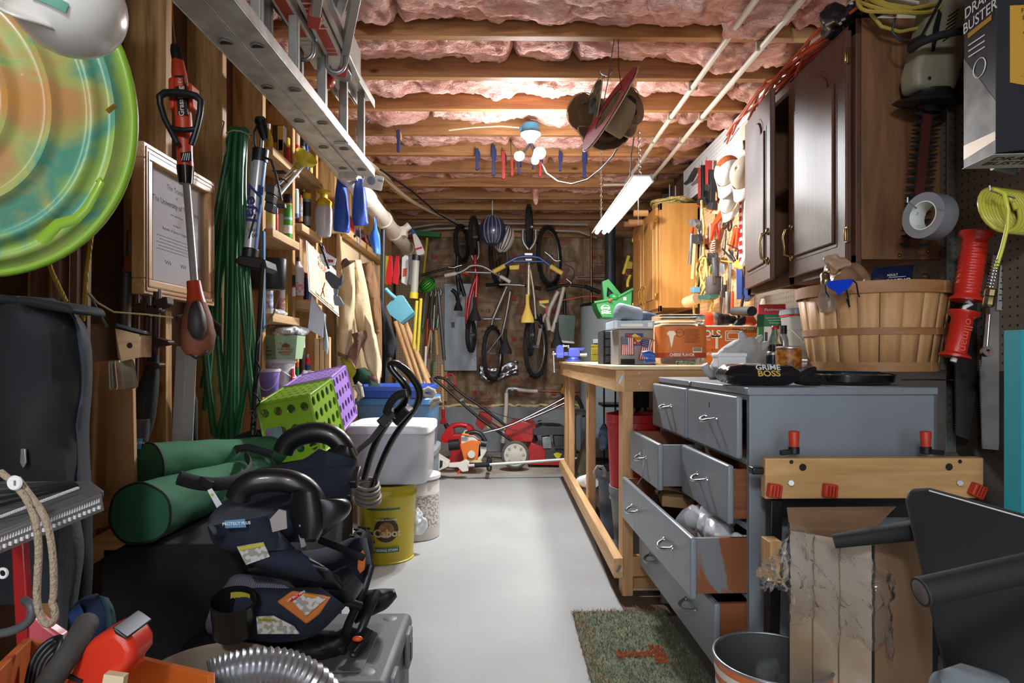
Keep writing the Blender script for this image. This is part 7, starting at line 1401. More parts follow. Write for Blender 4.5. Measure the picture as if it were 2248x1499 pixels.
t=thing('tool_card','pliers on a white store card clipped over the rules sign','card',P(700,700,3.0)); b=B(); b.ext(LP([(700,560),(715,554),(738,568),(735,582),(712,585)],2.98),(0,.004,0)); obj('card',b,PAP,t); b=B(); b.ext(LP([(712,568),(732,570),(731,576),(712,575)],2.978),(0,.002,0)); obj('red_print',b,RED,t); b=B(); b.tube([P(702,535,2.97),P(712,560,2.96),P(722,590,2.96)],.006,8); b.tube([P(708,540,2.97),P(716,565,2.97)],.006,8); obj('pliers',b,BLK,t)
t=thing('grill_brush','dark grey scrubbing brush hanging in front of the rules sign','brush',P(740,670,2.9)); b=B(); b.ext(LP([(713,598),(722,594),(745,610),(748,620),(742,634),(728,632),(714,612)],2.90),(0,.04,0)); b.ext(LP([(744,612),(752,600),(750,622),(744,628)],2.90),(0,.03,0)); obj('brush_head',b,mat('brush_grey','4a4d52',.8,bump=.6,bsc=50),t,bev=.004); b=B(); b.ext(LP([(731,632),(743,632),(740,648),(733,648)],2.91),(0,.01,0)); b.ext(LP([(732,646),(745,650),(755,668),(750,672),(734,670),(731,655)],2.91),(0,.012,0)); obj('paddle_handle',b,mat('handle_grey','7a8188',.5),t,bev=.003)
b=B(); b.tube([P(713,620,2.92),P(708,640,2.92),P(704,650,2.92)],.0022,6); b.tube([P(708,632,2.92),P(712,652,2.92)],.0022,6); one('red_tipped_picks',b,RED,'thin red-tipped picks hanging in front of the rules sign','pick')
b=B(); b.ext(LP([(684,648),(711,688),(709,741),(676,722)],3.42),(0,.004,0)); one('paper_sheet',b,mat('paper_bluewhite','c3c7d2',.7),'white printed sheet hanging below the rules sign','paper'); one('cleaning_cloth',puff(B(),((700,680),(708,700),(709,740),(708,765)),((716,690),(716,715),(722,755),(719,778)),3.50,.015,.01,60,20),mat('cloth_grey','98a0a4',.8),'grey cloth hanging behind the white printed sheet','cloth')
# crates
def crate(name,label,A,Lv,Rv,Dv,m,nx,ny):
    t=thing(name,label,'crate',A+Dv)
    def plate(nm,o,u,v,nx,ny,m=m,hr=.36,solid=False):
        b=B(); n=u.cross(v).normalized()
        for i in range(nx):
            for j in range(ny):
                c=o+u*((i+.5)/nx)+v*((j+.5)/ny); du=u/nx/2; dv=v/ny/2; k=8
                sq_=[(1,0),(1,1),(0,1),(-1,1),(-1,0),(-1,-1),(0,-1),(1,-1)]; n0=len(b.v); b.v+=[c+du*x+dv*y for x,y in sq_]; rr=min(du.length,dv.length)*hr*2
                b.v+=[c+u.normalized()*rr*cos(q*PI/4)+v.normalized()*rr*sin(q*PI/4) for q in range(8)]
                for q in range(8): b.f.append((n0+q,n0+(q+1)%8,n0+8+(q+1)%8,n0+8+q)); b.mi.append(0)
        obj(nm,b,m,t,sol=.004,sm=0)
    plate('perforated_end',A,Lv,Dv,4,3,hr=.33); plate('perforated_top',A,Lv,Rv,7,5,hr=.30); plate('perforated_side',A,Rv,Dv,5,4,hr=.34); plate('perforated_side',A+Lv,Rv,Dv,5,4); plate('perforated_base',A+Dv,Lv,Rv,5,4); plate('perforated_end',A+Rv,Lv,Dv,4,3,hr=.33)
    b=B()
    for p,q in((A,Lv),(A,Rv),(A,Dv),(A+Lv,Dv),(A+Lv,Rv),(A+Rv,Dv),(A+Rv,Lv),(A+Dv,Lv),(A+Dv,Rv)): b.bar(p,p+q,.010,.010,(.1,.2,1))
    obj('edge_frame',b,m,t,bev=.002); return t
CG=mat('crate_green','7da524',.4); CP=mat('crate_purple','a37fd0',.4)
A=P(678,868,2.15); Lv=P(563,889,2.18)-A; Rv=P(727,833,2.39)-A; Dv=V(.05,-.01,-.20)
G_=crate('plastic_crate','bright green perforated plastic crate tipped beside the purple crate',A,Lv,Rv,Dv,CG,4,3)
b=B(); n_=Lv.cross(Dv).normalized(); n_=n_ if n_.y<0 else -n_; o=A+Lv*.62+Dv*.42+n_*.004; b.hexa([o,o+Lv*.30,o+Lv*.30+Dv*.45,o+Dv*.45]+[x+n_*.001 for x in(o,o+Lv*.30,o+Lv*.30+Dv*.45,o+Dv*.45)]); lb=obj('label',b,mat('label_slate','6f8a86',.5,col2='8a6a8f',sc_=25,lo=.48,hi=.52),G_)
A2=P(726,829,2.40); crate('plastic_crate','light purple perforated plastic crate tipped behind the green crate',A2,P(622,851,2.43)-A2,P(757,804,2.62)-A2,Dv,CP,4,3)
# white lidded bin on pails, totes behind
CB=mat('bin_clear_white','c9ccd2',.3,trans=.15,coat=.2); CL=mat('bin_lid_white','dcdcde',.35)
def tote(name,label,x0,x1,y0,y1,z0,z1,m,ml,tp=.93,lid=True):
    t=thing(name,label,'bin',((x0+x1)/2,(y0+y1)/2,z0)); xc,yc=(x0+x1)/2,(y0+y1)/2; w_,d_=(x1-x0),(y1-y0); T=Matrix.Translation((xc,yc,0))
    def rr(w_,d_,z,k=7,n=48): return [T@V(w_/2*cos(2*PI*i/n)*(abs(cos(2*PI*i/n))**k+abs(sin(2*PI*i/n))**k)**(-1/k),d_/2*sin(2*PI*i/n)*(abs(cos(2*PI*i/n))**k+abs(sin(2*PI*i/n))**k)**(-1/k),z) for i in range(n)]
    def loft(rings,cap=True):
        b=B(); n=len(rings[0]); b.v=[v for r in rings for v in r]
        b.f=[(j*n+i,j*n+(i+1)%n,(j+1)*n+(i+1)%n,(j+1)*n+i) for j in range(len(rings)-1) for i in range(n)]
        if cap: b.f+=[tuple(range(n-1,-1,-1)),tuple((len(rings)-1)*n+i for i in range(n))]
        b.mi=[0]*len(b.f); return b
    h=z1-z0
    if lid: obj('bin_body',loft([rr(w_*tp*.97,d_*tp*.97,z0),rr(w_*tp,d_*tp,z0+.01),rr(w_*.985,d_*.985,z1-.04)]),m,t); obj('lid',loft([rr(w_,d_,z1-.045),rr(w_*1.03,d_*1.03,z1-.04),rr(w_*1.03,d_*1.03,z1-.012),rr(w_*1.0,d_*1.0,z1-.004),rr(w_*.9,d_*.88,z1-.004),rr(w_*.88,d_*.86,z1)]),ml,t,sm=40)
    else: obj('bin_body',loft([rr(w_*tp,d_*tp,z0),rr(w_*tp,d_*tp,z0+.01),rr(w_*.98,d_*.98,z1-.03),rr(w_*1.04,d_*1.04,z1-.025),rr(w_*1.04,d_*1.04,z1),rr(w_*.96,d_*.96,z1),rr(w_*tp*.95,d_*tp*.95,z0+.02)]),m,t,sm=40)
    return t
tote('storage_bin','white lidded storage bin stacked on pails beside the crates',-.735,-.345,2.93,3.33,.372,.652,CB,CL)
TB=mat('tote_blue','4c78ad',.35,trans=.15); TBL=mat('tote_lid_blue','2f4fa3',.35)
tote('storage_bin','blue tote with a cobalt lid behind the white lidded bin',-.86,-.40,3.62,4.10,.43,.735,mat('tote_slate','56799a',.35,trans=.1),TB); tote('storage_bin','open cobalt blue tote on top of the other blue tote',-.85,-.42,3.60,4.05,.735,.80,TBL,TBL,lid=False)
tote('storage_bin','grey lidded tote at the bottom of the blue tote stack',-.86,-.40,3.62,4.10,.0,.43,mat('tote_grey','6f7a84',.4),GRY)
RP=mat('rope_white','cfc8bb',.9,bump=.8,bsc=90,tex='wave',col2='a8a295',sc_=80)
one('rope',B().tube([P(x,y,3.50) for x,y in((782,850),(790,862),(786,880),(795,870),(792,852),(778,846),(786,842),(792,848))],.014,8),RP,'white rope knotted at the left end of the blue tote','rope')
b=B().tube([P(x,y,3.52) for x,y in((922,866),(932,856),(946,856),(955,862),(948,870),(934,868),(928,860),(940,852),(953,858),(951,866))],.012,8); one('rope',b,RP,'white rope coiled on the right end of the blue tote','rope')
one('rope',B().tube([P(x,y,3.55) for x,y in((944,885),(954,876),(966,874),(968,880),(955,884),(944,896))],.011,8),RP,'white rope handle loop sticking out at the right of the blue tote','rope')
CY_=mat('pail_yellow','b5a324',.4); PC=P(851,1213,Z=0); yx,yy=-.565,3.06
t=thing('paint_pail','yellow wood stain pail with a round brown emblem under the white bin','pail',(yx,yy,0)); T=Matrix.Translation((yx,yy,0)); obj('pail_body',B().lathe([(0,0),(.130,0),(.133,.006),(.128,.010),(.142,.30),(.146,.305),(.146,.318),(.142,.322),(.143,.345)],T,40),CY_,t); obj('lid',B().lathe([(.143,.345),(.149,.348),(.150,.362),(.145,.366),(.135,.360),(0,.360)],T,40),mat('pail_lid','a89a2c',.35,.3),t)
def cyf(a,z,r,s=1): return Matrix.Translation((yx+r*sin(R(a)),yy-r*cos(R(a)),z))@Matrix.Rotation(R(a),4,'Z')@frame((0,0,0),(0,-1,0),(1,0,0))
def wrap(b,r,s=0):
    for i in range(s,len(b.v)):
        v=b.v[i]; x,z=v.x,v.z; a=x/r; rr=r+(.142-.130)*0+(-v.y)*1; b.v[i]=V(yx+rr*sin(a+b.off),yy-rr*cos(a+b.off),z)
    return b
def onpail(fn,off,z0,r=.139):
    b=B(frame((0,0,z0),(0,-1,0),(1,0,0))); b.off=R(off); fn(b); return wrap(b,r)
EB=mat('emblem_brown','3a2a1c',.5); EGN=mat('emblem_green','2d6a4a',.5)
obj('emblem',onpail(lambda b:b.lathe([(.036,.002),(.056,.002)],I4,40),10,.165),EB,t); obj('emblem_picture',onpail(lambda b:b.lathe([(0,.0018),(.02,.0018),(.036,.0018)],I4,40),10,.165),mat('emblem_rust','7a4a2a',.5,col2='a77a3a',sc_=30),t)
obj('lettering',onpail(lambda b:b.text('Cabot',I4,.050,bold=.03,ext=.0045),12,.150),mat('emblem_tan','c9b27a',.5),t,sm=0)
obj('lettering',onpail(lambda b:b.text('PREMIUM WOODCARE',Matrix.Translation((0,.048,0)),.010,bold=.01,ext=.0035),10,.165),PAP,t,sm=0)
obj('green_band',onpail(lambda b:b.grid(lambda u,v:(-.09+.16*u,(v-.5)*.010,.002),10,1),8,.262),EGN,t); obj('green_band',onpail(lambda b:b.grid(lambda u,v:(-.05+.11*u,(v-.5)*.022,.002),10,1),10,.072),EGN,t); obj('lettering',onpail(lambda b:b.text('SIDING STAIN',I4,.016,bold=.015,ext=.003),11,.072),PAP,t,sm=0)
can('paint_pail','white and grey pail with printed text behind the yellow pail','pail',-.475,3.42,0,.13,.34,mat('pail_greywhite','b5b0aa',.4),mat('pail_lid_white','c9c9c9',.4),.06,1.05,band=[(.2,.75,mat('pail_text','8f8c8a',.5,col2='c9c0b8',sc_=90,det=0,lo=.49,hi=.51))])
one('plastic_bag',crumple((-.425,3.12,.16),(.035,.03,.06),.8,41,f=20,flat=0),PLB,'small white and red plastic scrap beside the yellow pail','bag',sm=25)
# pressure washer cart handle, hose coil and wheel
GB=mat('tube_black','151517',.22,coat=.4); t=thing('pressure_washer','black wheeled washer with a tall looped tube handle beside the bins','washer',P(825,1215,2.72))
obj('handle_loop',B().tube(smooth(pt([(800,1050,2.4),(818,985,2.35),(850,925,2.3),(890,880,2.25),(897,862,2.22),(888,842,2.2),(862,815,2.2),(855,800,2.2),(868,796,2.22),(892,812,2.25),(912,838,2.28),(922,858,2.3),(918,885,2.32),(905,905,2.35)])),.0135,12),GB,t)
obj('upper_frame',B().tube(smooth(pt([(905,905,2.35),(880,935,2.4),(850,985,2.45),(828,1040,2.5),(812,1090,2.6)])),.013,12),GB,t)
b=B(); b.bar(P(870,925,2.26),P(898,895,2.24),.05,.03,(0,1,0)); b.bar(P(836,930,2.24),P(866,903,2.24),.055,.035,(0,1,0)); obj('bracket',b,BLK,t,bev=.004)
obj('lever_grip',B().tube(smooth(pt([(848,905,2.2),(856,884,2.18),(872,866,2.17),(892,862,2.17)])),.014,10),BLKM,t)
b=B()
for k in range(4): b.bar(P(842+k*6,926-k*5,2.215),P(850+k*6,934-k*5,2.215),.003,.004)
obj('buckle_ribs',b,GRY,t); obj('wand',B().tube(pt([(838,935,2.24),(815,965,2.2),(790,985,2.18),(776,1000,2.15)]),.010,10),mat('wand_grey','3a3638',.5),t)
for k in range(5): obj('hose_coil',B().torus(frame(P(805+k,1062+k*9,2.52),(.15,-.35,1)),.045+.003*(k%2),.0075,26,8),mat('hose_taupe','6c625c',.5),t)
wheel('wheel','',V(-.615,2.72,.115),(1,-.15,0),.115,.028,GRY,knob=30,parent=t)
b=B(); b.cyl(V(-.66,2.72,.115),V(-.9,2.75,.115),.01,n=8); b.bb((-.95,2.5,.12),(-.69,2.9,.40)); obj('motor_body',b,BLKM,t,bev=.02)
wheel('wheel','',V(-.98,2.75,.115),(1,-.1,0),.115,.028,GRY,parent=t)
# black folded table, green bags
FBK=mat('black_fabric','0e0f11',.9,col2='131416',sc_=20); b=B(); b.bb((-.955,1.50,0),(-.60,2.36,.525)); t=one('padded_case',b,FBK,'large black fabric covered box under the green bags','box',bev=.012)
GBG=mat('green_canvas','2d6b4a',.85,col2='265c3f',sc_=5,bump=.35,bsc=14); DKB=mat('webbing_black','19191b',.8)
def duffel(label,a,c,r0,r1,seed):
    t=thing('chair_bag',label,'bag',(a+c)/2-V(0,0,r0)); d=c-a; M=frame(a,d,(1,0,0)); L_=d.length
    def fn(u,v): an=2*PI*u; r=(r0*(1-v)+r1*v)*(1+.06*noise.noise(V(cos(an)*1.5+seed,sin(an)*1.5,v*7))+.05*noise.noise(V(v*3,seed,an)))*(1-.04*sin(PI*v)); q=M@V(r*cos(an),r*sin(an)*.95,L_*v); return q
    b=B().grid(fn,40,40,cu=True); obj('bag_body',b,GBG,t,sm=70)
    for e,v in((0,0),(1,1)): b=B(); r_=r0 if e==0 else r1; b.v=[fn(i/40,v) for i in range(40)]; b.v.append(sum(b.v,V(0,0,0))/40+d.normalized()*(-.006 if e==0 else .006)); b.f=[(i,(i+1)%40,40) for i in range(40)]; b.mi=[0]*40; obj('end_panel',b,mat('green_canvas_dark','24563c',.9,bump=.2,bsc=20),t); obj('piping',B().tube([fn(i/40,v) for i in range(40)],.003,6,closed=True),DKB,t)
    return t,M,L_,fn
t,M,L_,fn=duffel('front green canvas bag with a black strap and white tag on the black box',P(306,1128,1.48),P(572,1032,2.10),.075,.058,1)
obj('strap',B().tube(smooth(pt([(392,1048,1.49),(430,1060,1.53),(470,1064,1.57),(515,1058,1.63),(545,1040,1.70),(552,1018,1.80),(540,1002,1.92)])),.017,8,flat=.3),DKB,t)
p=P(452,1060,1.54); b=B(); b.box(p,(.035,.006,.022),Matrix.Rotation(R(25),4,'Y')); obj('buckle',b,BLK,t,bev=.002); b=B(); b.ext(LP([(455,1076),(464,1072),(487,1108),(476,1115)],1.535),(0,.002,0)); tg=obj('white_tag',b,PAP,t); b=B(); b.lathe([(0,.0004),(.004,.0004)],face(*(lambda q:(q.x,q.z))(P(466,1086,1.534)),1.534),12); obj('yellow_dot',b,YEL,tg)
t,M,L_,fn=duffel('rear dark green canvas bag lying behind the front one',P(322,1020,1.72),P(665,985,2.32),.062,.055,5)
b=B(); q=[P(x,y,1.95) for x,y in((510,1000),(520,985),(545,982),(575,990),(600,998))]; b.tube(q,.012,8,flat=.4); obj('strap',b,DKB,t)
q=[P(x,y,2.30) for x,y in((515,965),(550,952),(600,948),(625,957),(600,960),(560,965))]; one('black_strap',B().tube(q,.012,8,flat=.5),DKB,'black strap lying on the rear green bag below the green crate','strap')
# ---------------------------------------------------------------- booster seats
NVY=mat('seat_navy','1b2233',.9,col2='161c2b',sc_=30,bump=.1,bsc=120); SPL=mat('seat_plastic','141517',.35,coat=.15); PIN=mat('seat_pinstripe','4a4652',.9,col2='6a6470',sc_=60,tex='wave',det=0)
WTX=mat('warning_text','b9b7b0',.6,col2='8d8b86',sc_=120,det=0,lo=.49,hi=.52)
t=thing('booster_seat','upper black and navy booster seat with curved armrests, on top of the seat stack','booster seat',P(620,1210,1.45))
obj('seat_cushion',puff(B(),((455,1150),(462,1130),(490,1105),(540,1090),(600,1060),(640,1030)),((478,1190),(600,1200),(660,1180),(720,1150),(770,1100),(790,1020)),1.34,.12,.01,20,1,Y2=1.60),NVY,t)
obj('seat_back_pad',puff(B(),((560,1030),(600,1022),(660,1010),(700,985)),((690,1140),(730,1120),(770,1080),(785,1010)),1.56,.07,.008,20,2),NVY,t)
obj('shell_side',puff(B(),((615,1110),(640,1100),(660,1140),(640,1190)),((700,1100),(760,1095),(765,1130),(690,1190)),1.30,.05,0,20,3),SPL,t)
obj('front_panel',puff(B(),((455,1155),(462,1180),(480,1205),(520,1215)),((600,1130),(610,1160),(640,1195),(650,1205)),1.30,.06,.004,20,4),NVY,t)
obj('armrest',B().tube(smooth(pt([(522,1094,1.28),(530,1072,1.28),(560,1056,1.28),(600,1052,1.29),(645,1058,1.29),(675,1075,1.30),(690,1100,1.30),(692,1140,1.31)])),.024,14),SPL,t)
obj('armrest',B().tube(smooth(pt([(622,992,1.62),(630,972,1.62),(655,955,1.62),(695,947,1.62),(730,955,1.62),(752,975,1.62),(765,1005,1.62)])),.027,14),SPL,t)
obj('armrest_base',puff(B(),((640,1080),(636,1110),(640,1150),(655,1180)),((705,1080),(712,1110),(715,1150),(700,1185)),1.27,.035,0,20,5),SPL,t)
obj('arm_wing',puff(B(),((660,1030),(690,1005),(725,985),(748,975)),((700,1040),(750,1030),(785,1020),(775,985)),1.58,.03,0,20,6),SPL,t)
b=B(); b.ext(LP([(592,1140),(612,1118),(628,1122),(630,1160),(598,1168)],1.225),(0,.004,0)); obj('side_opening',b,mat('opening_grey','8d8a86',.5),t)
b=B(); b.ext(LP([(492,1143),(537,1139),(540,1158),(494,1160)],1.222),(0,.003,0)); lb=obj('badge',b,mat('badge_blue','5c86a8',.4),t,bev=.001); b=B(); b.text('PROTECT PLUS',frame(P(519,1149,1.2215),(0,-1,0),(1,0,.05)),.008,ext=0,bold=.01); obj('lettering',b,PAP,lb,sm=0)
b=B(); b.ext(LP([(520,1200),(578,1190),(592,1222),(540,1240)],1.232),(0,.003,0)); lb=obj('warning_label',b,WTX,t); b=B(); b.ext(LP([(522,1201),(578,1191),(581,1198),(526,1209)],1.230),(0,.002,0)); obj('yellow_strip',b,mat('warn_yellow','b5a93c',.5),lb)
b=B(); b.ext(LP([(652,1160),(664,1155),(672,1200),(660,1204)],1.25),(0,.01,0)); b.sph(P(662,1152,1.245),.006,8,6); obj('side_latch',b,GRY,t,bev=.002)
for k in range(2): b=B(); b.bar(P(762+k*12,1095-k*30,1.5),P(775+k*10,1060-k*30,1.55),.022,.02); obj('belt_clip',b,BLK,t,bev=.003)
t=thing('booster_seat','lower navy booster seat with a cup holder and orange belt guide','booster seat',P(620,1400,1.4))
obj('seat_cushion',puff(B(),((560,1220),(600,1215),(660,1210),(720,1200),(770,1180)),((700,1330),(750,1320),(790,1290),(815,1250),(805,1180)),1.50,.10,.01,20,7,Y2=1.62),NVY,t)
obj('side_bolster',puff(B(),((470,1310),(490,1290),(520,1260),(600,1270)),((450,1370),(475,1395),(640,1395),(700,1330)),1.36,.06,.004,20,8),PIN,t)
obj('side_shell',puff(B(),((520,1300),(560,1290),(640,1290),(700,1285)),((500,1395),(600,1410),(690,1395),(760,1330)),1.31,.05,.004,20,9),NVY,t)
obj('armrest',puff(B(),((540,1240),(560,1215),(600,1210),(660,1215),(700,1235)),((550,1265),(620,1275),(690,1290),(750,1295),(745,1265)),1.30,.04,.003,20,10),SPL,t)
obj('arm_cushion',puff(B(),((530,1215),(560,1205),(610,1200),(660,1208)),((545,1240),(620,1262),(690,1278),(715,1275)),1.28,.045,.003,20,11),NVY,t)
obj('front_curve',puff(B(),((700,1270),(730,1255),(760,1240)),((730,1330),(775,1320),(800,1285)),1.34,.05,0,20,12),SPL,t)
M=frame(P(512,1345,1.24),(.12,-.25,1),(1,0,0)); obj('cup_holder',B().lathe([(0,-.05),(.030,-.05),(.036,-.045),(.042,.025),(.045,.030),(.041,.031),(.034,-.04),(0,-.042)],M,30),SPL,t); b=B(M); b.grid(lambda u,v:V(.0385*cos(R(60+60*u)),.0385*sin(R(60+60*u)),.002+.018*v),8,1); obj('yellow_label',b,mat('warn_yellow2','b8a83a',.5),t)
b=B(); b.ext(LP([(606,1322),(640,1298),(728,1310),(700,1350),(672,1372)],1.258),(0,.008,0)); og=obj('orange_guide',b,mat('guide_orange','b5682c',.5),t,bev=.004); b=B(); b.ext(LP([(640,1318),(668,1302),(716,1314),(672,1352)],1.254),(0,.003,0)); lb=obj('guide_label',b,WTX,og); b=B(); b.ext(LP([(634,1316),(662,1298),(666,1303),(640,1321)],1.252),(0,.003,0)); obj('red_strip',b,RED,lb); b=B(); b.text('LAP BELT HERE',frame(P(650,1308,1.2515),(0,-1,0),(1,0,.55)),.006,ext=0); obj('lettering',b,PAP,lb,sm=0); b=B(); b.ext(LP([(668,1302),(696,1308),(692,1313),(666,1308)],1.252),(0,.002,0)); obj('orange_strip',b,mat('warn_orange','c07a2c',.5),lb)
b=B(); b.ext(LP([(562,1354),(600,1352),(645,1375),(658,1392),(565,1392)],1.252),(0,.003,0)); lb=obj('warning_label',b,WTX,t,bev=.001); b=B(); b.ext(LP([(566,1358),(596,1357),(606,1363),(566,1364)],1.250),(0,.002,0)); obj('yellow_strip',b,MAT['warn_yellow'],lb)
b=B(); b.text('WARNING',frame(P(586,1361,1.2492),(0,-1,0)),.007,ext=0); obj('lettering',b,INK,lb,sm=0)
b=B(); b.ext(LP([(786,1218),(796,1208),(802,1222),(800,1250),(790,1260),(784,1248)],1.46),(0,.006,0)); obj('orange_clip',b,mat('clip_orange','c8652c',.5),t,bev=.002); b=B(); b.tube(pt([(700,1185,1.48),(740,1200,1.46),(775,1215,1.45),(800,1225,1.46)]),.009,6,flat=.3); obj('belt_webbing',b,DKB,t)
# folded umbrella / stroller frame under the seats and grey tool box
t=thing('folded_stroller','black folded stroller with tube frame and loose fabric lying on the grey toolbox','stroller',P(700,1460,1.45))
obj('fabric',puff(B(),((380,1450),(420,1400),(500,1385),(620,1395),(700,1390)),((400,1470),(520,1470),(640,1475),(740,1460),(790,1400)),1.36,.10,.03,20,13,Y2=1.5),mat('stroller_fabric','141416',.55,bump=.5,bsc=14),t)
obj('canopy_tip',puff(B(),((760,1320),(790,1300),(830,1292),(866,1292)),((780,1370),(820,1350),(850,1335),(872,1310)),1.55,.04,.01,30,14),MAT['stroller_fabric'],t)
for q in(((745,1430,1.40),(765,1370,1.45),(800,1290,1.5),(815,1240,1.52)),((775,1440,1.4),(790,1390,1.42),(810,1340,1.45),(828,1300,1.5)),((720,1300,1.4),(760,1320,1.42),(790,1330,1.45))): obj('frame_tube',B().tube(pt(q),.010,10),mat('frame_grey','3a3b3e',.4,.5),t)
b=B(); b.bar(P(770,1430,1.38),P(810,1380,1.42),.012,.03); obj('hinge',b,BLK,t,bev=.003); obj('orange_tab',B().sph(P(785,1402,1.375),(.012,.006,.006),10,8),OGR,t)
TG=mat('toolbox_grey','5c5f62',.55,bump=.1,bsc=120); t=thing('toolbox','large dark grey plastic toolbox on the floor under the booster seats','toolbox',(-.45,1.5,0))
b=B(); b.bb((-.66,1.30,0),(-.245,1.66,.268)); obj('box_body',b,TG,t,bev=.02,bseg=3); b=B(); b.bb((-.665,1.295,.255),(-.238,1.665,.298)); obj('lid',b,TG,t,bev=.018,bseg=3)
b=B(); b.bb((-.50,1.34,.298),(-.30,1.58,.302)); obj('lid_panel',b,mat('toolbox_dark','4b4e51',.6),t,bev=.01)
for y in(1.37,1.58): 
    b=B(); b.bb((-.243,y-.03,.20),(-.230,y+.03,.285)); l=obj('latch',b,mat('latch_grey','6b6e71',.5),t,bev=.004); b=B(); b.bb((-.232,y-.014,.215),(-.228,y+.014,.26)); obj('latch_recess',b,BLK,l)
for x,y in((-.29,1.62),(-.29,1.345),(-.60,1.62)): b=B().lathe([(0,.002),(.012,.0025),(.018,.0)],Matrix.Translation((x,y,.298)),18); obj('foot_dimple',b,mat('latch_grey','6b6e71',.5),t)
# ---------------------------------------------------------------- lower-left foreground
GAR=mat('garment_bag','111317',.8,col2='0c0e11',sc_=4,bump=.25,bsc=9)
t=thing('suit_case','tall black fabric garment case standing at the left edge','case',P(100,1080,1.2)); obj('case_body',puff(B(),((-80,640),(-90,760),(-90,900),(-90,1000),(-90,1090)),((120,655),(190,720),(196,850),(190,960),(196,1085)),1.18,.10,.025,12,21),GAR,t)
obj('side_panel',puff(B(),((110,660),(150,700),(160,850),(140,980),(150,1085)),((150,665),(196,740),(203,830),(196,950),(202,1080)),1.22,.09,.02,20,22),mat('garment_side','2b3038',.8,bump=.2,bsc=20),t)
b=B(); b.ext(LP([(-60,640),(60,652),(150,668),(158,690),(60,672),(-60,660)],1.07),(0,.10,0)); obj('top_edge',b,GAR,t,bev=.008); b=B(); b.ext(LP([(45,985),(55,985),(57,1015),(50,1028),(43,1015)],1.06),(0,.004,0)); obj('zip_pull',b,STL,t,bev=.001)
t=thing('backpack','dark grey and black backpack standing below the garment case','backpack',P(120,1330,1.15)); obj('pack_body',puff(B(),((-60,1090),(-60,1160),(-60,1250),(-60,1330)),((205,1085),(203,1160),(205,1240),(200,1320)),1.22,.09,.02,14,23),mat('pack_black','17191d',.85,bump=.2,bsc=60),t); obj('side_pad',puff(B(),((130,1120),(128,1200),(125,1290),(130,1390)),((172,1120),(185,1200),(175,1290),(160,1385)),1.12,.045,.01,16,24),mat('pack_mesh','3d4045',.9,bump=.3,bsc=150),t)
t=thing('folding_grill','grey metal slotted board with a toothed edge rail at the lower left','board',P(100,1150,.86)); q=[P(-40,1180,.80),P(228,1076,.92),P(200,1056,1.05),P(-40,1056,1.0)]; b=B(); b.hexa([x+V(0,0,-.012) for x in q]+q); obj('board_body',b,mat('board_grey','5a5b5a',.5,.3),t,bev=.002)
b=B(); e0,e1=q[0]+V(0,-.004,-.016),q[1]+V(0,-.004,-.016); b.bar(e0,e1,.006,.026,(0,1,.3)); obj('edge_rail',b,mat('rail_silver','8f9092',.35,.7),t,bev=.001)
b=B(); n=46
for i in range(n):
    p=e0.lerp(e1,(i+.5)/n); b.box(p+V(0,-.005,.004),(.0035,.003,.006)); 
    if i%2: b.box(p+V(0,-.005,-.006),(.005,.003,.005))
obj('slots',b,mat('rail_white','c3c4c6',.5),t)
b=B()
for i in range(60): p=q[3].lerp(q[2],.02).lerp(q[0].lerp(q[1],(i+.5)/60),.80); b.box(p+V(0,0,.001),(.004,.002,.003))
obj('tooth_row',b,mat('rail_white2','c3c4c6',.5),t)
for k in range(4): b=B(); b.bar(q[3].lerp(q[0],.15+.14*k)+V(0,0,.001),q[2].lerp(q[1],.15+.14*k)+V(-.03,0,.001),.004,.004); obj('ridge',b,BLK,t)
TW=mat('cord_tan','a3937c',.9,bump=.8,bsc=200); one('cord_loop',B().tube(smooth(pt([(0,1035,.80),(30,1060,.80),(60,1095,.79),(78,1140,.79),(86,1200,.79),(82,1270,.79),(80,1320,.79),(90,1360,.79),(108,1374,.79),(122,1358,.79),(120,1335,.79),(113,1322,.79),(118,1310,.79),(118,1240,.79),(110,1170,.79),(95,1125,.79),(65,1085,.80),(38,1050,.80)])),.0042,8),TW,'tan cord hanging in a long loop over the grey slotted board','cord')
t=thing('cord_stop','round white cord stop threaded on the tan cord','button',P(30,1058,.795)); b=B().lathe([(0,.002),(.008,.002),(.0095,0),(.008,-.003),(0,-.003)],face(*(lambda q:(q.x,q.z))(P(32,1060,.79)),.79),20); obj('disc',b,WHT,t); b=B(); b.box(P(32,1060,.787),(.002,.001,.006)); obj('slot',b,GRY,t)
t=thing('bow_saw','red metal blade frame standing behind the orange box','frame',P(45,1400,.95)); b=B(); b.ext(LP([(22,1150),(48,1140),(55,1250),(60,1330),(60,1410),(35,1420),(28,1300)],.94),(0,.012,0)); obj('red_upright',b,mat('red_metal','8f1c20',.35,coat=.3),t,bev=.002); b=B(); b.ext(LP([(60,1345),(75,1350),(100,1375),(130,1395),(138,1415),(60,1415)],.93),(0,.02,0)); obj('pink_guard',b,mat('pinkish_red','b4505a',.3,coat=.4),t,bev=.004)
one('grey_cable',B().tube(smooth(pt([(-20,1392,.80),(20,1388,.80),(60,1370,.80),(74,1345,.80),(66,1325,.80),(55,1318,.82)])),.0055,8),mat('cable_grey','4b4d50',.5),'thick grey cable curving at the left edge above the orange box','cable')
one('small_chain',B().torus(face(*(lambda q:(q.x,q.z))(P(6,1258,.86)),.86),.006,.002,14,6),WHT,'small white ring hanging at the left edge','ring')
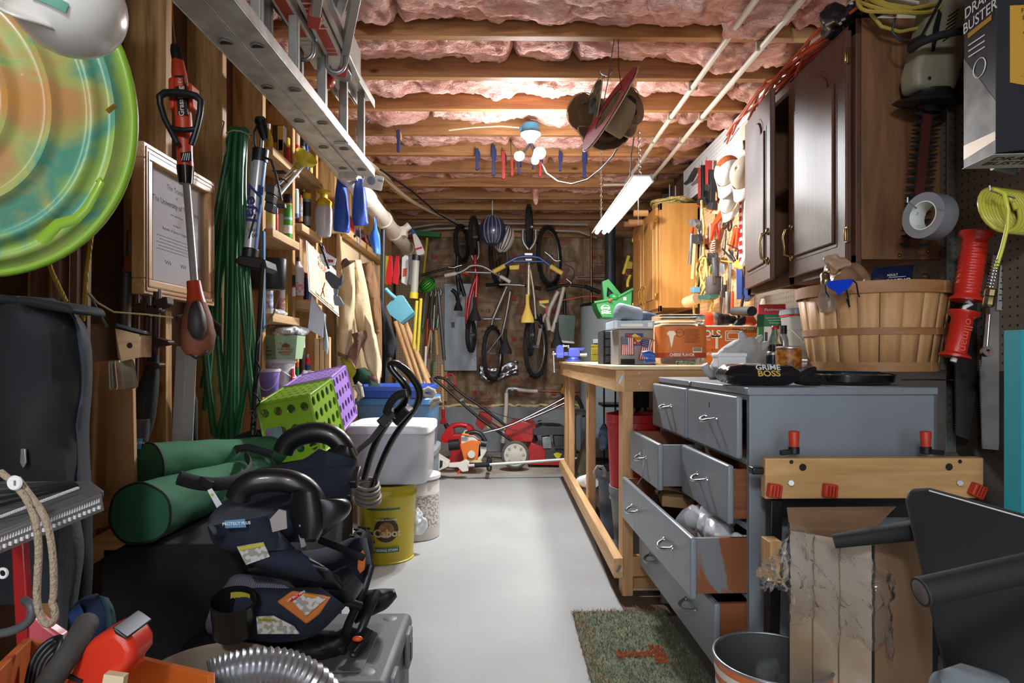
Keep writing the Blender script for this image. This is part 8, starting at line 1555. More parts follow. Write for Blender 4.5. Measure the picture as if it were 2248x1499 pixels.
BLC=mat('cooler_blue','1d2c4a',.8,bump=.3,bsc=20); t=thing('lunch_bag','small navy blue cooler bag with a teal side behind the red tool','bag',P(200,1400,1.05)); obj('bag_body',puff(B(),((150,1350),(165,1325),(190,1308),(215,1302)),((160,1420),(190,1420),(230,1410),(245,1380)),1.08,.05,.01,20,25),BLC,t); obj('teal_side',puff(B(),((215,1305),(225,1330),(232,1370),(235,1400)),((238,1312),(250,1335),(255,1365),(256,1400)),1.05,.03,.004,20,26),mat('teal_cloth','2d4a50',.8),t); obj('blue_flap',puff(B(),((148,1350),(160,1335),(175,1325)),((160,1372),(178,1362),(186,1350)),1.04,.02,.005,20,27,nv=8),mat('blue_cloth','29508f',.8),t)
OBX=mat('orange_carton','b5581c',.5,col2='a04c18',sc_=5); t=thing('tool_carton','open orange cardboard box holding a red tool and hoses in the bottom left corner','box',P(200,1560,.75)); zt=P(280,1440,.95).z
c0,c1,c2,c3=P(60,1402,.86),P(282,1436,.92),P(462,1480,.80),P(-40,1500,.62)
fl=.32
def wallq(a,c,m,nm):
    b=B(); n=(c-a).cross(V(0,0,1)).normalized()*.005; d=V(0,0,-(a.z-fl)); b.hexa([a+d-n,a+d+n,V(c.x,c.y,fl)+n,V(c.x,c.y,fl)-n,a-n,a+n,c+n,c-n]); obj(nm,b,m,t,bev=.001)
wallq(c3,c0,OBX,'left_side'); wallq(c0,c1,OBX,'rear_side'); wallq(c1,c2,OBX,'right_side'); wallq(V(c2.x,c2.y,c2.z),V(c3.x+.25,c3.y-.05,c2.z-.1),OBX,'front_side')
b=B(); b.hexa([V(c0.x,c0.y,fl),V(c1.x,c1.y,fl),V(c2.x,c2.y,fl),V(c3.x,c3.y,fl)]+[V(p.x,p.y,fl+.005) for p in(c0,c1,c2,c3)]); obj('bottom',b,CARD,t)
HR=mat('heat_gun_red','c4301c',.35,coat=.2); t=thing('heat_gun','bright red plastic power tool sticking out of the orange box','tool',P(210,1480,.78)); Yg=.78
b=B(); b.ext(LP([(222,1392),(250,1378),(278,1400),(292,1425),(292,1450),(276,1470),(270,1499),(235,1520),(120,1540),(150,1480),(175,1430),(195,1408)],Yg-.02),(0,.05,0)); obj('body',b,HR,t,bev=.010,bseg=3)
b=B(); b.ext(LP([(245,1377),(258,1384),(280,1400),(276,1405),(252,1392)],Yg-.022),(0,.054,0)); obj('grey_cap',b,DST,t,bev=.002); b=B(); b.ext(LP([(140,1476),(180,1495),(176,1502),(134,1484)],Yg-.023),(0,.003,0)); obj('seam',b,INK,t)
b=B(); b.ext(LP([(228,1480),(272,1486),(268,1510),(222,1510)],Yg-.03),(0,.01,0)); obj('cream_label',b,mat('cream_tag','c9bd9a',.6),t)
one('rubber_hose',B().tube(smooth(pt([(95,1520,.74),(120,1480,.74),(160,1425,.76),(180,1385,.78),(190,1368,.80)])),.014,12),mat('hose_charcoal','3a3936',.8,bump=.4,bsc=60),'thick dark rubber hose sticking up out of the orange box','hose')
for k in range(4): one('cable_loop',B().tube(smooth(pt([(60+k*9,1499,.78),(70+k*10,1450,.79),(95+k*12,1415+k*3,.80),(125+k*4,1398+k*6,.81),(140,1400+k*9,.80),(120,1440,.79),(105+k*4,1500,.78)])),.0035,8),BLK if k%2 else DST,['outermost','second','third','innermost'][k]+' thin dark cable loop inside the orange box','cable')
t=thing('flex_duct','ribbed silver flexible duct curving at the bottom edge','duct',P(600,1499,.86)); q=smooth(pt([(462,1490,.84),(500,1474,.85),(550,1462,.86),(605,1460,.87),(650,1472,.88),(695,1500,.89),(720,1540,.90)]),3); rr=[.0245 if i%2 else .0215 for i in range(len(q))]
qq=q
obj('duct_body',B().tube(qq,[.0250 if i%2 else .0215 for i in range(len(qq))],20),mat('duct_silver','a7a9ad',.3,.8),t,sm=20)
one('round_lid',B().lathe([(0,.0),(.115,0),(.118,.006),(.108,.010),(.10,.004),(0,.004)],Matrix.Translation(P(460,1478,1.18)),40),mat('lid_beige','9c8c7a',.6,col2='8c7d6c',sc_=6),'round beige lid lying beside the orange box behind the duct','lid')
# ---------------------------------------------------------------- back of the room
def G(name,label,cat,Y,parts,group=None):
    t=thing(name,label,cat,P(*[q for q in parts[0][3]][-1][:2],Y),group)
    for nm,m,k,pts,*r in parts:
        y=Y+(r[1] if len(r)>1 else 0); b=B()
        if k=='t': b.tube(smooth([P(p[0],p[1],y+(p[2] if len(p)>2 else 0)) for p in pts],1) if len(pts)>2 else [P(p[0],p[1],y+(p[2] if len(p)>2 else 0)) for p in pts],r[0],8)
        elif k=='e': b.ext(LP(pts,y),(0,r[0],0))
        elif k=='s': 
            a=P(*pts[0],y); c=P(*pts[1],y); b.sph((a+c)/2,(abs(c.x-a.x)/2,r[0],abs(c.z-a.z)/2),16,10)
        elif k=='c': a=P(*pts[0],y); b.lathe([(0,-r[0]/2),(pts[1][0],-r[0]/2),(pts[1][0]*1.03,0),(pts[1][0],r[0]/2),(0,r[0]/2)],frame(a,(0,-1,0)),26)
        obj(nm,b,m,t,bev=.003 if k in'e' and r[0]>.01 else 0)
    return t
RIM=mat('rim_alloy','9a9a98',.35,.7); SPK=mat('spoke_steel','8f9092',.35,.8); TYR=mat('tyre_black','1d1c1b',.85)
def bwheel(par,cx,cy,rx,ry,Y,rim=RIM,kn=44):
    c=P(cx,cy,Y); R_=ry*Y/F; th=math.acos(min(1,rx/ry)); M=frame(c,(sin(th),-cos(th),0),(cos(th),sin(th),0)); w_=obj('wheel',B().torus(M,R_*.82,.008,40,6),rim,par)
    b=B().torus(M,R_-.022,.022,40,8)
    for i in range(kn): b.T=M@Matrix.Rotation(2*PI*i/kn,4,'Z'); b.box((R_+.001,0,(i%2-.5)*.018),(.006,.018,.014)); b.T=I4
    obj('tire',b,TYR,w_); b=B()
    for i in range(20): a=2*PI*i/20; b.cyl(M@V(.012*cos(a+1),.012*sin(a+1),.02*(i%2*2-1)),M@V(R_*.82*cos(a),R_*.82*sin(a),0),.0013,n=4,cap=False)
    obj('spokes',b,SPK,w_,sm=0); obj('hub',B().cyl(M@V(0,0,-.035),M@V(0,0,.035),.016,n=12),STL,w_)
def saddle(par,cx,y0,y1,w_,Y,m):
    b=B(); n=12; L_=[];Rr=[]
    for i in range(7): f=i/6; h=w_*(.22+.78*max(0,(f-.35)/.65)**1.3)*(1 if f<.85 else .82); L_.append((cx-h,y0+(y1-y0)*f)); Rr.append((cx+h,y0+(y1-y0)*f))
    obj('saddle',puff(b,L_,Rr,Y,.035,nu=18,nv=14),m,par)
BIKR=mat('bike_red','a31a1e',.3,coat=.5); BIKS=mat('bike_silver','8f8781',.3,.6); BIKB=mat('bike_blue','22407f',.3,coat=.4); BIKW=mat('bike_white','b9b4ac',.35,coat=.3); BGY=mat('grip_yellow','cdb04e',.6); ORM=mat('orange_rim','c05a24',.4); GRV=mat('grip_grey','c6c1b6',.5)
bk=G('bicycle','red bicycle with silver handlebars and a black saddle hanging by its front wheel','bicycle',5.9,[('fork',RIM,'t',[(1036,530),(1034,560),(1042,575)],.012),('fork',RIM,'t',[(1050,530),(1052,560),(1044,575)],.012),('stem',BIKR,'t',[(1043,560),(1044,600)],.022),('handlebar',RIM,'t',[(978,604),(1005,600),(1022,592),(1032,583),(1050,582),(1068,588),(1082,598),(1098,606),(1118,618)],.012,-.1),('cross_bar',RIM,'t',[(1022,597),(1078,599)],.009,-.1),('grip',GRV,'t',[(976,605),(1002,600)],.018,-.1),('grip',GRV,'t',[(1098,606),(1120,619)],.018,-.1),('frame',BIKR,'t',[(1047,600),(1044,660),(1042,700)],.020),('frame',BIKR,'t',[(1047,605),(1034,640),(1024,700),(1030,715)],.017),('chain_stay',BIKR,'t',[(1024,650),(1022,700),(1026,735)],.010),('brake_lever',CHR,'t',[(984,586),(996,588),(1005,584),(1014,582)],.006,-.12)])
bwheel(bk,1041,520,7,45,5.95); bwheel(bk,1034,735,7,38,5.95); saddle(bk,1042,652,704,16,5.65,BLKM)
bk=G('bicycle','bicycle with blue handlebars, yellow grips and a quilted yellow saddle hanging in the middle','bicycle',5.7,[('fork',RIM,'t',[(1148,505),(1147,530),(1160,548)],.014),('fork',RIM,'t',[(1176,505),(1176,530),(1163,548)],.014),('stem',RIM,'e',[(1151,555),(1170,555),(1168,572),(1153,572)],.06,-.06),('handlebar',BIKB,'t',[(1100,585),(1122,572),(1140,563),(1180,563),(1195,573),(1215,590)],.013,-.1),('cross_bar',BIKB,'t',[(1125,573),(1192,574)],.009,-.1),('grip',BGY,'t',[(1083,597),(1108,583)],.022,-.1),('grip',BGY,'t',[(1208,584),(1234,600)],.022,-.1),('frame',mat('frame_champagne','a89a80',.3,.5),'t',[(1161,572),(1160,650)],.020),('frame',BIKS,'t',[(1162,580),(1172,640),(1176,700)],.014),('pedal',BGY,'e',[(1118,583),(1140,581),(1139,591),(1119,592)],.04,-.1),('pedal',BGY,'e',[(1183,660),(1205,658),(1205,665),(1184,667)],.04,-.1),('brake_lever',CHR,'t',[(1196,553),(1208,562),(1218,573),(1230,572)],.006,-.12)])
bwheel(bk,1162,498,6,48,5.75); bwheel(bk,1164,735,9,45,5.75); saddle(bk,1158,646,708,18,5.45,BGY)
bk=G('bicycle','silver bicycle hanging behind the helmets with its black saddle low','bicycle',6.1,[('frame',BIKS,'t',[(1112,630),(1082,700)],.020),('frame',BIKS,'t',[(1120,640),(1112,690),(1103,730)],.016),('seat_stay',BIKS,'t',[(1082,700),(1064,776)],.010),('chain_stay',BIKS,'t',[(1104,730),(1070,775)],.010),('stem',RIM,'t',[(1108,624),(1145,626)],.016),('handlebar',RIM,'t',[(1068,626),(1110,624),(1152,627)],.012),('grip',BLKM,'t',[(1066,626),(1096,624)],.017),('grip',BLKM,'t',[(1152,627),(1188,634)],.017),('crank',STL,'t',[(1062,700),(1100,700)],.012),('shock',DST,'t',[(1094,570),(1092,610)],.018),('fork',BIKS,'t',[(1088,545),(1098,618)],.012)])
bwheel(bk,1097,560,20,72,6.2); bwheel(bk,1082,776,20,62,6.0); saddle(bk,1109,722,777,18,5.75,BLKM)
bk=G('bicycle','white full-suspension bicycle with a knobbly wheel turned towards the camera, at the right','bicycle',6.0,[('frame',BIKW,'t',[(1225,640),(1200,690),(1206,725)],.022),('frame',BIKW,'t',[(1238,630),(1226,680),(1212,728)],.020),('swingarm',BIKW,'t',[(1185,668),(1208,680),(1190,700),(1180,760)],.016),('spring',mat('spring_pink','b05a5e',.4),'t',[(1201,672),(1201,700)],.020),('handlebar',BLK,'t',[(1205,635),(1240,625),(1280,628),(1315,640)],.014),('grip',BLKM,'t',[(1200,636),(1225,629)],.019),('grip',BLKM,'t',[(1283,628),(1318,642)],.019),('brake_lever',CHR,'t',[(1243,612),(1256,622),(1250,630)],.006),('crank',DST,'t',[(1182,690),(1190,720)],.030),('cable',BLK,'t',[(1240,580),(1262,590),(1258,615),(1240,625)],.004)])
bwheel(bk,1206,563,30,68,6.15); bwheel(bk,1176,762,27,70,5.85); saddle(bk,1223,708,764,17,5.65,BLKM)
bk=G('bicycle','small black bicycle with orange rims hanging leftmost in the row','bicycle',6.15,[('stem',DST,'t',[(1005,560),(1003,600),(1008,640)],.018),('handlebar',DST,'t',[(925,605),(960,594),(1000,586)],.012),('orange_mount',ORG,'t',[(1018,598),(1032,604)],.022),('frame',DST,'t',[(1005,600),(1020,650)],.018),('seat_post',BLK,'t',[(992,636),(1003,645),(1005,660)],.02)])
bwheel(bk,1014,535,13,42,6.25,ORM); saddle(bk,1006,642,682,12,6.0,BLKM)
HB=mat('helmet_navy','1c2440',.3,coat=.5); 
def helmet(label,c,M,r,m,m2):
    t=thing('bike_helmet',label,'helmet',c); obj('shell',B(M).sph((0,0,0),r,28,18),m,t,sm=70); b=B(M)
    for k in(-2,-1,0,1,2): b.tube([V(r[0]*1.01*sin(k*.33)*sin(a),-r[1]*1.02*sin(a)*cos(k*.33),r[2]*1.01*cos(a)) for a in [R(20+14*i) for i in range(10)]],.004,6)
    obj('vent_ribs',b,m2,t); obj('strap',B(M).tube([V(-.03,-.02,-r[2]*.9),V(0,-.03,-r[2]*1.25),V(.03,-.02,-r[2]*.9)],.004,6),BLK,t)
c=P(1081,506,5.3); helmet('dark navy bicycle helmet with pale stripes hanging from the ceiling',c,Matrix.Translation(c),(.112,.09,.13),HB,mat('helmet_stripe','6a7080',.4))
c=P(1107,524,5.5); helmet('grey-white bicycle helmet hanging behind the navy helmet',c,at(c,0,20,0),(.085,.08,.125),mat('helmet_grey','a5a29c',.4),BLK)
c=P(938,626,5.9); helmet('bright green and black bicycle helmet hanging at the left end of the bikes',c,at(c,0,50,0),(.065,.09,.085),mat('helmet_green','3fae2c',.4),BLK)
one('helmet_hook',B().cyl(P(1081,440,5.3),P(1081,478,5.3),.004,n=6),STL,'thin hook wire holding the navy helmet','hook')
# tools at the left rear
WH=wood('handle_wood','b98a58','dcb482','z',knots=False); YH2=mat('handle_yellow','b9a52e',.5)
G('push_broom','broom with a green brush head up and a yellow handle','broom',6.2,[('handle',YH2,'t',[(938,522),(930,600)],.014),('brush_head',GRN,'e',[(912,506),(968,510),(966,520),(912,517)],.08)])
G('spray_bottle','white spray bottle with a blue trigger hanging from the drain pipe','bottle',5.2,[('body',mat('bottle_offwhite','c9c8c2',.4),'e',[(905,514),(912,512),(920,524),(932,552),(930,557),(918,561),(914,557),(908,530)],.07),('trigger',BLU,'e',[(899,500),(907,502),(912,512),(905,514)],.04),('label_print',RED,'e',[(912,545),(926,541),(927,545),(913,549)],.002,-.004)])
G('metal_tube_light','grey cylindrical lantern with a yellow rim hanging upright','lantern',5.0,[('body',mat('lantern_grey','a5a59c',.4),'t',[(913,568),(909,642)],.030),('top',DST,'t',[(914,560),(913,572)],.033),('yellow_rim',YEL,'t',[(909,642),(908,655)],.034)])
for k,(x,m,lab) in enumerate(((853,RED,'left red flat tool hanging at the rear left'),(868,RED,'right red flat tool hanging at the rear left'),(845,YH2,'yellow flat tool behind the two red ones'),(888,PAP,'white guard with an orange print beside the red tools'),(898,mat('bluegrey_bar','5f6f78',.5),'blue-grey bar hanging beside the white guard'))):
    G('garden_shears' if m is RED else 'flat_tool',lab,'tool',4.8+.1*k,[('blade',m,'e',[(x-6,600 if k<3 else 565),(x+1,560),(x+8,562),(x+9,600),(x+5,626),(x-7,620)],.02)]+([('orange_print',ORG,'e',[(x-3,590),(x+5,588),(x+4,606),(x-4,608)],.002,-.003)] if k==3 else []))
G('dustpan','teal plastic dustpan hanging by its handle','dustpan',4.3,[('pan',mat('dustpan_teal','5a96a4',.4),'e',[(864,654),(874,648),(884,648),(908,684),(908,692),(882,711),(854,690),(847,672)],.05),('lip',mat('dustpan_edge','2f5f6c',.4),'e',[(909,684),(911,692),(884,713),(880,708)],.03,-.02),('handle',MAT['dustpan_teal'],'t',[(846,634),(856,645),(868,655)],.016)])
for k,(a,c,m,r_,lab) in enumerate((((842,470),(839,700),GM,.018,'tall dark metal pole standing beside the coats'),((915,660),(908,765),YH2,.012,'left of the two short yellow handles on the back pegboard'),((924,655),(917,770),YH2,.012,'right of the two short yellow handles on the back pegboard'),((962,640),(975,790),DST,.014,'dark grey handle leaning right of the loppers'),((887,700),(950,868),WH,.020,'frontmost wooden handle leaning in the rear left corner'),((877,700),(930,860),WH,.018,'second wooden handle leaning in the rear left corner'),((868,705),(915,850),WH,.018,'third wooden handle leaning in the rear left corner'),((880,695),(942,830),WH,.017,'wooden handle leaning behind the frontmost one'),((860,690),(905,815),BLK,.012,'black handle leaning across the wooden ones'),((935,760),(932,850),PAP,.010,'thin white rod standing by the back pegboard'),((941,895),(965,1015),STL,.012,'thin steel rod leaning by the red fuel can'))):
    one('garden_pole',B().cyl(P(*a,4.5+.13*k),P(*c,4.5+.13*k),r_,n=12),m,lab,'handle' if k else 'pole')
for k,(x,m1,m2,lab) in enumerate(((945,ORG,BLK,'loppers with orange and black handles on the back pegboard'),(955,STL,DST,'loppers with a curved steel blade on the back pegboard'),(966,GRN,STL,'green-handled rake tool on the back pegboard'),(934,GRN,GRY,'grey tool with a green grip on the back pegboard'))):
    G('loppers',lab,'loppers',6.25,[('arm',m2,'t',[(x,650),(x-6,720)],.012),('handle',m1,'t',[(x-6,700),(x-9,775 if k<2 else 730)],.014),('blade',STL,'t',[(x,650),(x+3,640),(x-2,630)],.012)])
G('hedge_shears','hedge shears with pale wooden handles below the loppers','shears',6.2,[('blade',STL,'t',[(954,670),(951,725)],.014),('handle',WH,'t',[(957,725),(960,778)],.016),('handle',WH,'t',[(946,725),(934,790)],.014),('red_collar',RED,'e',[(944,720),(958,720),(957,727),(945,727)],.02)])
G('hand_cultivator','small green hand cultivator hanging low on the back pegboard','cultivator',6.3,[('handle',GRN,'t',[(950,792),(949,825)],.010),('tines',STL,'t',[(949,825),(950,850)],.008)])
G('garden_shovel','shovel with a long wooden handle standing by the fuel can','shovel',5.9,[('handle',WH,'t',[(970,800),(973,905)],.013),('collar',RED,'t',[(973,898),(973,915)],.016),('fork_head',RED,'e',[(965,930),(970,915),(977,915),(982,932)],.02)])
G('spade','dirty grey spade blade leaning behind the grass trimmer','spade',5.3,[('blade',mat('dirty_steel','6d685f',.7,.2,col2='54504a',sc_=12),'e',[(952,965),(985,975),(990,1000),(975,1018),(955,1000)],.02)])
# electrical panel
MTG=mat('panel_grey','8a9094',.4,.3,col2='7c8286',sc_=3); t=thing('electrical_panel','tall grey metal electrical panel on the back wall','panel',P(1011,815,6.35)); obj('door',pbox(975,622,1047,814,6.33,.05),MTG,t,bev=.004); obj('latch',pbox(991,707,998,719,6.32,.01),DST,t)
b=B(); [b.sph(P(x,y,6.33),.006,6,4) for x in(979,1043) for y in(628,790)]; obj('screws',b,STL,t)
# fuel can, blower, trimmer
FR_=mat('fuel_red','b01c20',.35,coat=.1); GZ=1380*CH
G('fuel_can','red plastic fuel can with a moulded handle on the floor','fuel can',5.45,[('body',FR_,'e',[(970,955),(982,938),(992,932),(996,955),(1022,955),(1024,934),(1034,938),(1042,950),(1044,1018),(978,1020),(968,970)],.20,.02),('handle',FR_,'t',[(992,936),(1008,931),(1026,935)],.022,.1),('spout_cap',BLK,'t',[(983,940),(978,930)],.02,.1)])
SOR=mat('blower_orange','cc6a22',.4); SWT=mat('blower_white','c6c3ba',.45)
G('leaf_blower','orange and white leaf blower on the floor in front of the fuel can','leaf blower',5.15,[('engine_cover',SOR,'e',[(1010,975),(1035,966),(1054,968),(1056,1000),(1045,1010),(1018,1008)],.14),('top_housing',SWT,'e',[(1012,958),(1018,948),(1024,948),(1026,960),(1040,960),(1052,970),(1012,975)],.14,.005),('handle',BLK,'t',[(1022,952),(1040,947),(1055,952),(1066,968)],.018),('fuel_tank',SWT,'e',[(1052,970),(1066,972),(1068,990),(1056,1010),(1048,1010)],.12),('air_tube',BLK,'t',[(1008,975),(985,978)],.045),('intake',BLK,'t',[(1055,972),(1068,974)],.03),('starter_disc',SWT,'c',[(1035,997),(.03,)],.02,-.015),('base',mat('cream_base','c9b98a',.5),'e',[(1018,1008),(1056,1010),(1058,1016),(1016,1015)],.12),('orange_lever',SOR,'t',[(1014,953),(1030,955)],.010,-.03)])
G('string_trimmer','white and orange string trimmer lying on the floor across the aisle','trimmer',4.95,[('engine_housing',SWT,'e',[(936,1012),(940,992),(950,990),(962,1002),(985,1016),(985,1024),(962,1034),(940,1045),(935,1035)],.14,-.05),('hand_grip',SWT,'e',[(985,1018),(1010,1016),(1022,1010),(1030,1015),(1028,1034),(1015,1036),(1005,1026),(985,1026)],.06),('shaft',mat('trimmer_shaft','b3b2ae',.35,.4),'t',[(1028,1022),(1130,1016),(1275,1006)],.013),('black_grip',BLKM,'t',[(1042,1021),(1075,1019)],.020),('loop_handle',BLK,'t',[(1072,1002),(1077,1000),(1078,1030),(1074,1034),(1070,1030),(1071,1002)],.010),('orange_trigger',ORG,'t',[(1010,1032),(1004,1040)],.008),('vents',DST,'e',[(966,1010),(972,1012),(971,1024),(965,1028)],.002,-.055)])
one('trimmer_head',B().cyl(P(1066,1042,5.0),P(1074,1044,5.0),.022,n=14),mat('muddy','7a6a50',.8),'small muddy trimmer head lying on the floor joint','trimmer head',sm=40)
# tiller and mower
TRD=mat('engine_red','8c1c1c',.45); G('garden_tiller','red-engined garden tiller with long black handles leaning back','tiller',5.7,[('engine',TRD,'e',[(1046,920),(1052,905),(1080,910),(1079,928),(1065,935),(1058,945),(1044,932)],.16),('handle_tube',BLK,'t',[(953,832),(975,850),(1020,890),(1060,925),(1128,970)],.012,-.2),('handle_tube',BLK,'t',[(978,832),(1010,862),(1060,895),(1105,930),(1150,965)],.012,-.1),('handle_top',BLK,'t',[(953,832),(962,827),(978,832)],.012,-.15),('trip_bar',RED,'t',[(975,845),(977,822),(997,820),(999,846)],.005,-.14),('shaft',wood('grey_wood','7a6248','9a8060','x',knots=False),'t',[(1078,925),(1140,960)],.018),('knob',GRY,'t',[(1010,880),(1018,876)],.012,-.2),('red_badge',RED,'e',[(1085,938),(1090,937),(1096,946),(1092,948)],.01,-.22),('cream_cap',mat('cream_cap','c9b25a',.5),'e',[(1068,935),(1078,930),(1080,938),(1072,942)],.05)])
MRD=mat('mower_red','a81e1c',.35,coat=.3); DGM=mat('mower_grey','3d3e40',.5)
t=G('lawn_mower','red lawn mower with large grey rear wheels and a black engine cover','lawn mower',5.45,[('deck',MRD,'e',[(1160,985),(1166,972),(1180,978),(1200,985),(1248,988),(1252,1012),(1245,1022),(1160,1020)],.50,.06),('grass_chute',MRD,'e',[(1112,938),(1130,925),(1178,932),(1172,953),(1168,970),(1115,968),(1108,955)],.35,.12),('engine_cover',DGM,'e',[(1170,944),(1190,935),(1235,937),(1250,945),(1250,955),(1172,955)],.30,.05),('engine_block',DGM,'e',[(1216,958),(1248,958),(1248,978),(1218,980)],.16,.0),('exhaust',STL,'e',[(1190,960),(1208,958),(1212,985),(1192,984)],.10,.04),('starter_grid',BLK,'s',[(1188,928),(1232,942)],.10,.15),('fuel_cap',BLK,'t',[(1181,928),(1189,927)],.02,.1),('deck_trim',DGM,'e',[(1198,987),(1236,985),(1242,1008),(1196,1008)],.02,.045),('handle_tube',CHR,'t',[(1060,950),(1110,938),(1180,905),(1250,868)],.012),('handle_tube',CHR,'t',[(1105,940),(1180,912),(1255,878)],.012,.25),('handle_grip',BLK,'t',[(1264,868),(1275,885),(1283,915)],.018),('yellow_badge',YEL,'e',[(1215,996),(1224,993),(1234,996),(1230,1003),(1225,1008),(1219,1003)],.004,.04),('cable',BLK,'t',[(1070,900),(1110,915),(1170,928)],.004)])
for c,Yw_,r_ in(((1131,998),5.32,.118),((1155,968),5.9,.11),((1262,1008),5.42,.075)): 
    q=P(*c,Yw_); w_=thing('x','x','x',q); bpy.data.objects.remove(w_); b=B().torus(frame(q,(0,-1,0)),r_-.014,.016,36,8); o=obj('wheel',b,mat('mower_tire','4d4b46',.8),t); obj('hub',B().lathe([(0,.02),(.02,.024),(r_*.4,.010),(r_*.8,.014),(r_*.86,.004),(r_*.86,-.02),(0,-.02)],frame(q,(0,-1,0)),30),mat('wheel_hub','b0aca0',.5),o); 
    b=B(); [b.lathe([(0,.017),(r_*.09,.017),(r_*.11,.012)],frame(q+V(r_*.6*cos(a),0,r_*.6*sin(a)),(0,-1,0)),10) for a in [k*PI/4 for k in range(8)]]; obj('hub_dimples',b,mat('hub_shadow','8d897e',.5),o)
# pipes, heater, shovel, rack
CUP=mat('copper','9c5f40',.35,.9,col2='7d5a48',sc_=10); G('gas_pipe','white and copper water pipe with a brass valve low on the back wall','pipe',6.3,[('riser',PV,'t',[(1112,858),(1111,900),(1104,972)],.022),('elbow',STL,'t',[(1112,862),(1113,853),(1122,853)],.024),('grey_run',PV,'t',[(1120,853),(1148,857),(1180,859)],.020),('copper_run',CUP,'t',[(1180,858),(1275,860)],.011),('valve',BRS,'e',[(1232,850),(1242,850),(1246,862),(1240,868),(1230,862)],.05,-.02),('valve_cap',BRS,'t',[(1237,852),(1237,843)],.018),('union',STL,'t',[(1128,853),(1136,854)],.030)])
HTR=mat('heater_grey','8b979b',.45); q=P(1328,0,5.75); t=thing('water_heater','tall grey water heater cylinder with a yellow energy label','water heater',(q.x,5.95,0)); hx=P(1335,0,5.95).x; zt=P(0,668,5.95).z
obj('tank',B().lathe([(0,.05),(.255,.05),(.26,.06),(.26,zt-.012),(.25,zt),(0,zt)],Matrix.Translation((hx,5.95,0)),40),HTR,t); obj('lid_band',B().lathe([(.262,zt-.02),(.264,zt),(.25,zt+.012),(0,zt+.02)],Matrix.Translation((hx,5.95,0)),40),DST,t)
lz=P(1320,755,5.69); b=B(); b.bb((P(1297,0,5.69).x,5.675,P(0,792,5.69).z),(P(1321,0,5.69).x,5.68,P(0,756,5.69).z)); lb=obj('energy_label',b,YEL,t); b=B(); b.text('ENERGYGUIDE',face(P(1309,0,5.69).x,P(0,761,5.69).z,5.674),.016,bold=.02,ext=0)
for k in range(7): b.box((P(1309,0,5.69).x,5.674,P(0,768+3.2*k,5.69).z),(.08,.0006,.002+.003*(k==3)))
obj('lettering',b,INK,lb,sm=0); obj('white_label',pbox(1302,744,1316,753,5.67,.004),PAP,t); obj('warning_label',pbox(1323,776,1335,790,5.67,.004),PAP,t); obj('red_bar',pbox(1323,778,1335,783,5.666,.004),RED,t)
one('vent_pipe',B().cyl((hx+.02,5.95,zt+.02),(hx+.02,5.95,2.2),.05,n=16),mat('vent_dark','3f4650',.5,.4),'dark vent pipe rising from the water heater','pipe')
for x in(1298,1332): one('heater_pipe',B().cyl(P(x,668 if x<1300 else 600,6.1),P(x,500,6.1),.012,n=10),CUP,'copper pipe rising at the '+('left' if x<1300 else 'right')+' behind the water heater','pipe')
G('snow_shovel','dark green plastic snow shovel blade behind the low black saddle','shovel',6.1,[('blade',mat('shovel_green','163f2b',.35,coat=.2),'e',[(1226,690),(1262,692),(1264,700),(1260,752),(1232,750),(1224,720)],.05),('edge',STL,'e',[(1232,747),(1261,750),(1261,754),(1232,752)],.01,-.004),('handle',BLK,'t',[(1240,690),(1238,640)],.016)])
G('metal_rack','perforated tan metal rack bar on the back wall','rack',6.25,[('bar',mat('rack_tan','9c7660',.6),'e',[(1263,606),(1345,606),(1345,613),(1263,613)],.02),('holes',INK,'e',[(1268,608),(1340,608),(1340,610),(1268,610)],.002,-.003)])
one('orange_cord',B().tube(smooth(LP([(1230,660),(1262,654),(1290,649),(1318,652)],6.0)),.005,6),ORG,'thin orange cord strung above the water heater','cord')
SGN=mat('spreader_green','1f6a35',.4); t=G('seed_spreader','green plastic seed spreader hopper with a folded handle, by the oak cabinet','spreader',4.5,[('hopper',SGN,'e',[(1307,662),(1350,655),(1388,633),(1386,685),(1345,697),(1322,696),(1313,680)],.22),('rim',SGN,'t',[(1305,664),(1350,656),(1390,634)],.010),('handle',SGN,'e',[(1322,618),(1336,612),(1366,648),(1356,654),(1334,630),(1332,650),(1340,655),(1326,660)],.05,.05),('dial',SGN,'s',[(1336,644),(1360,662)],.05,.03),('orange_knob',ORG,'s',[(1335,655),(1343,662)],.01,-.02)])
b=B(); M=face(P(1329,0,4.5).x,P(0,674,4.5).z,4.498); b.torus(M@Matrix.Diagonal((1.6,1,1,1)).to_4x4(),.019,.0016,24,4); b.text('Scotts',M,.020,bold=.015,ext=.001); b.text('BASIC',M@Matrix.Translation((.006,-.034,0)),.026,bold=.04,ext=.001); obj('lettering',b,PAP,t,sm=0); obj('white_sticker',pbox(1369,652,1375,659,4.495,.004),PAP,t)
G('yellow_tool','yellow bucket-shaped tool hanging in the dark beside the oak cabinet','tool',5.3,[('arm',YH2,'e',[(1366,600),(1378,560),(1384,562),(1371,602)],.03),('scoop',mat('yellow_dusty','9c8a34',.5),'e',[(1378,572),(1390,575),(1388,590),(1374,590)],.06)]); G('yellow_clamp','black and yellow clamp hanging below the yellow scoop','clamp',5.3,[('grip',YH2,'t',[(1384,604),(1378,618),(1378,630)],.014),('hook',RED,'t',[(1375,598),(1376,604),(1386,605)],.006)])
for k,(x,y0) in enumerate(((1375,478),(1388,488),(1400,468))): one('wood_peg',B().cyl(P(x-8 if k else 1370,y0+ (14 if k==0 else 0),4.9-.3*k),P(x+22,y0+ (14 if k==0 else 0),4.9-.3*k),.022,n=12),WX,['lowest','middle','topmost'][k]+' round wood peg sticking out beside the oak cabinet','peg')
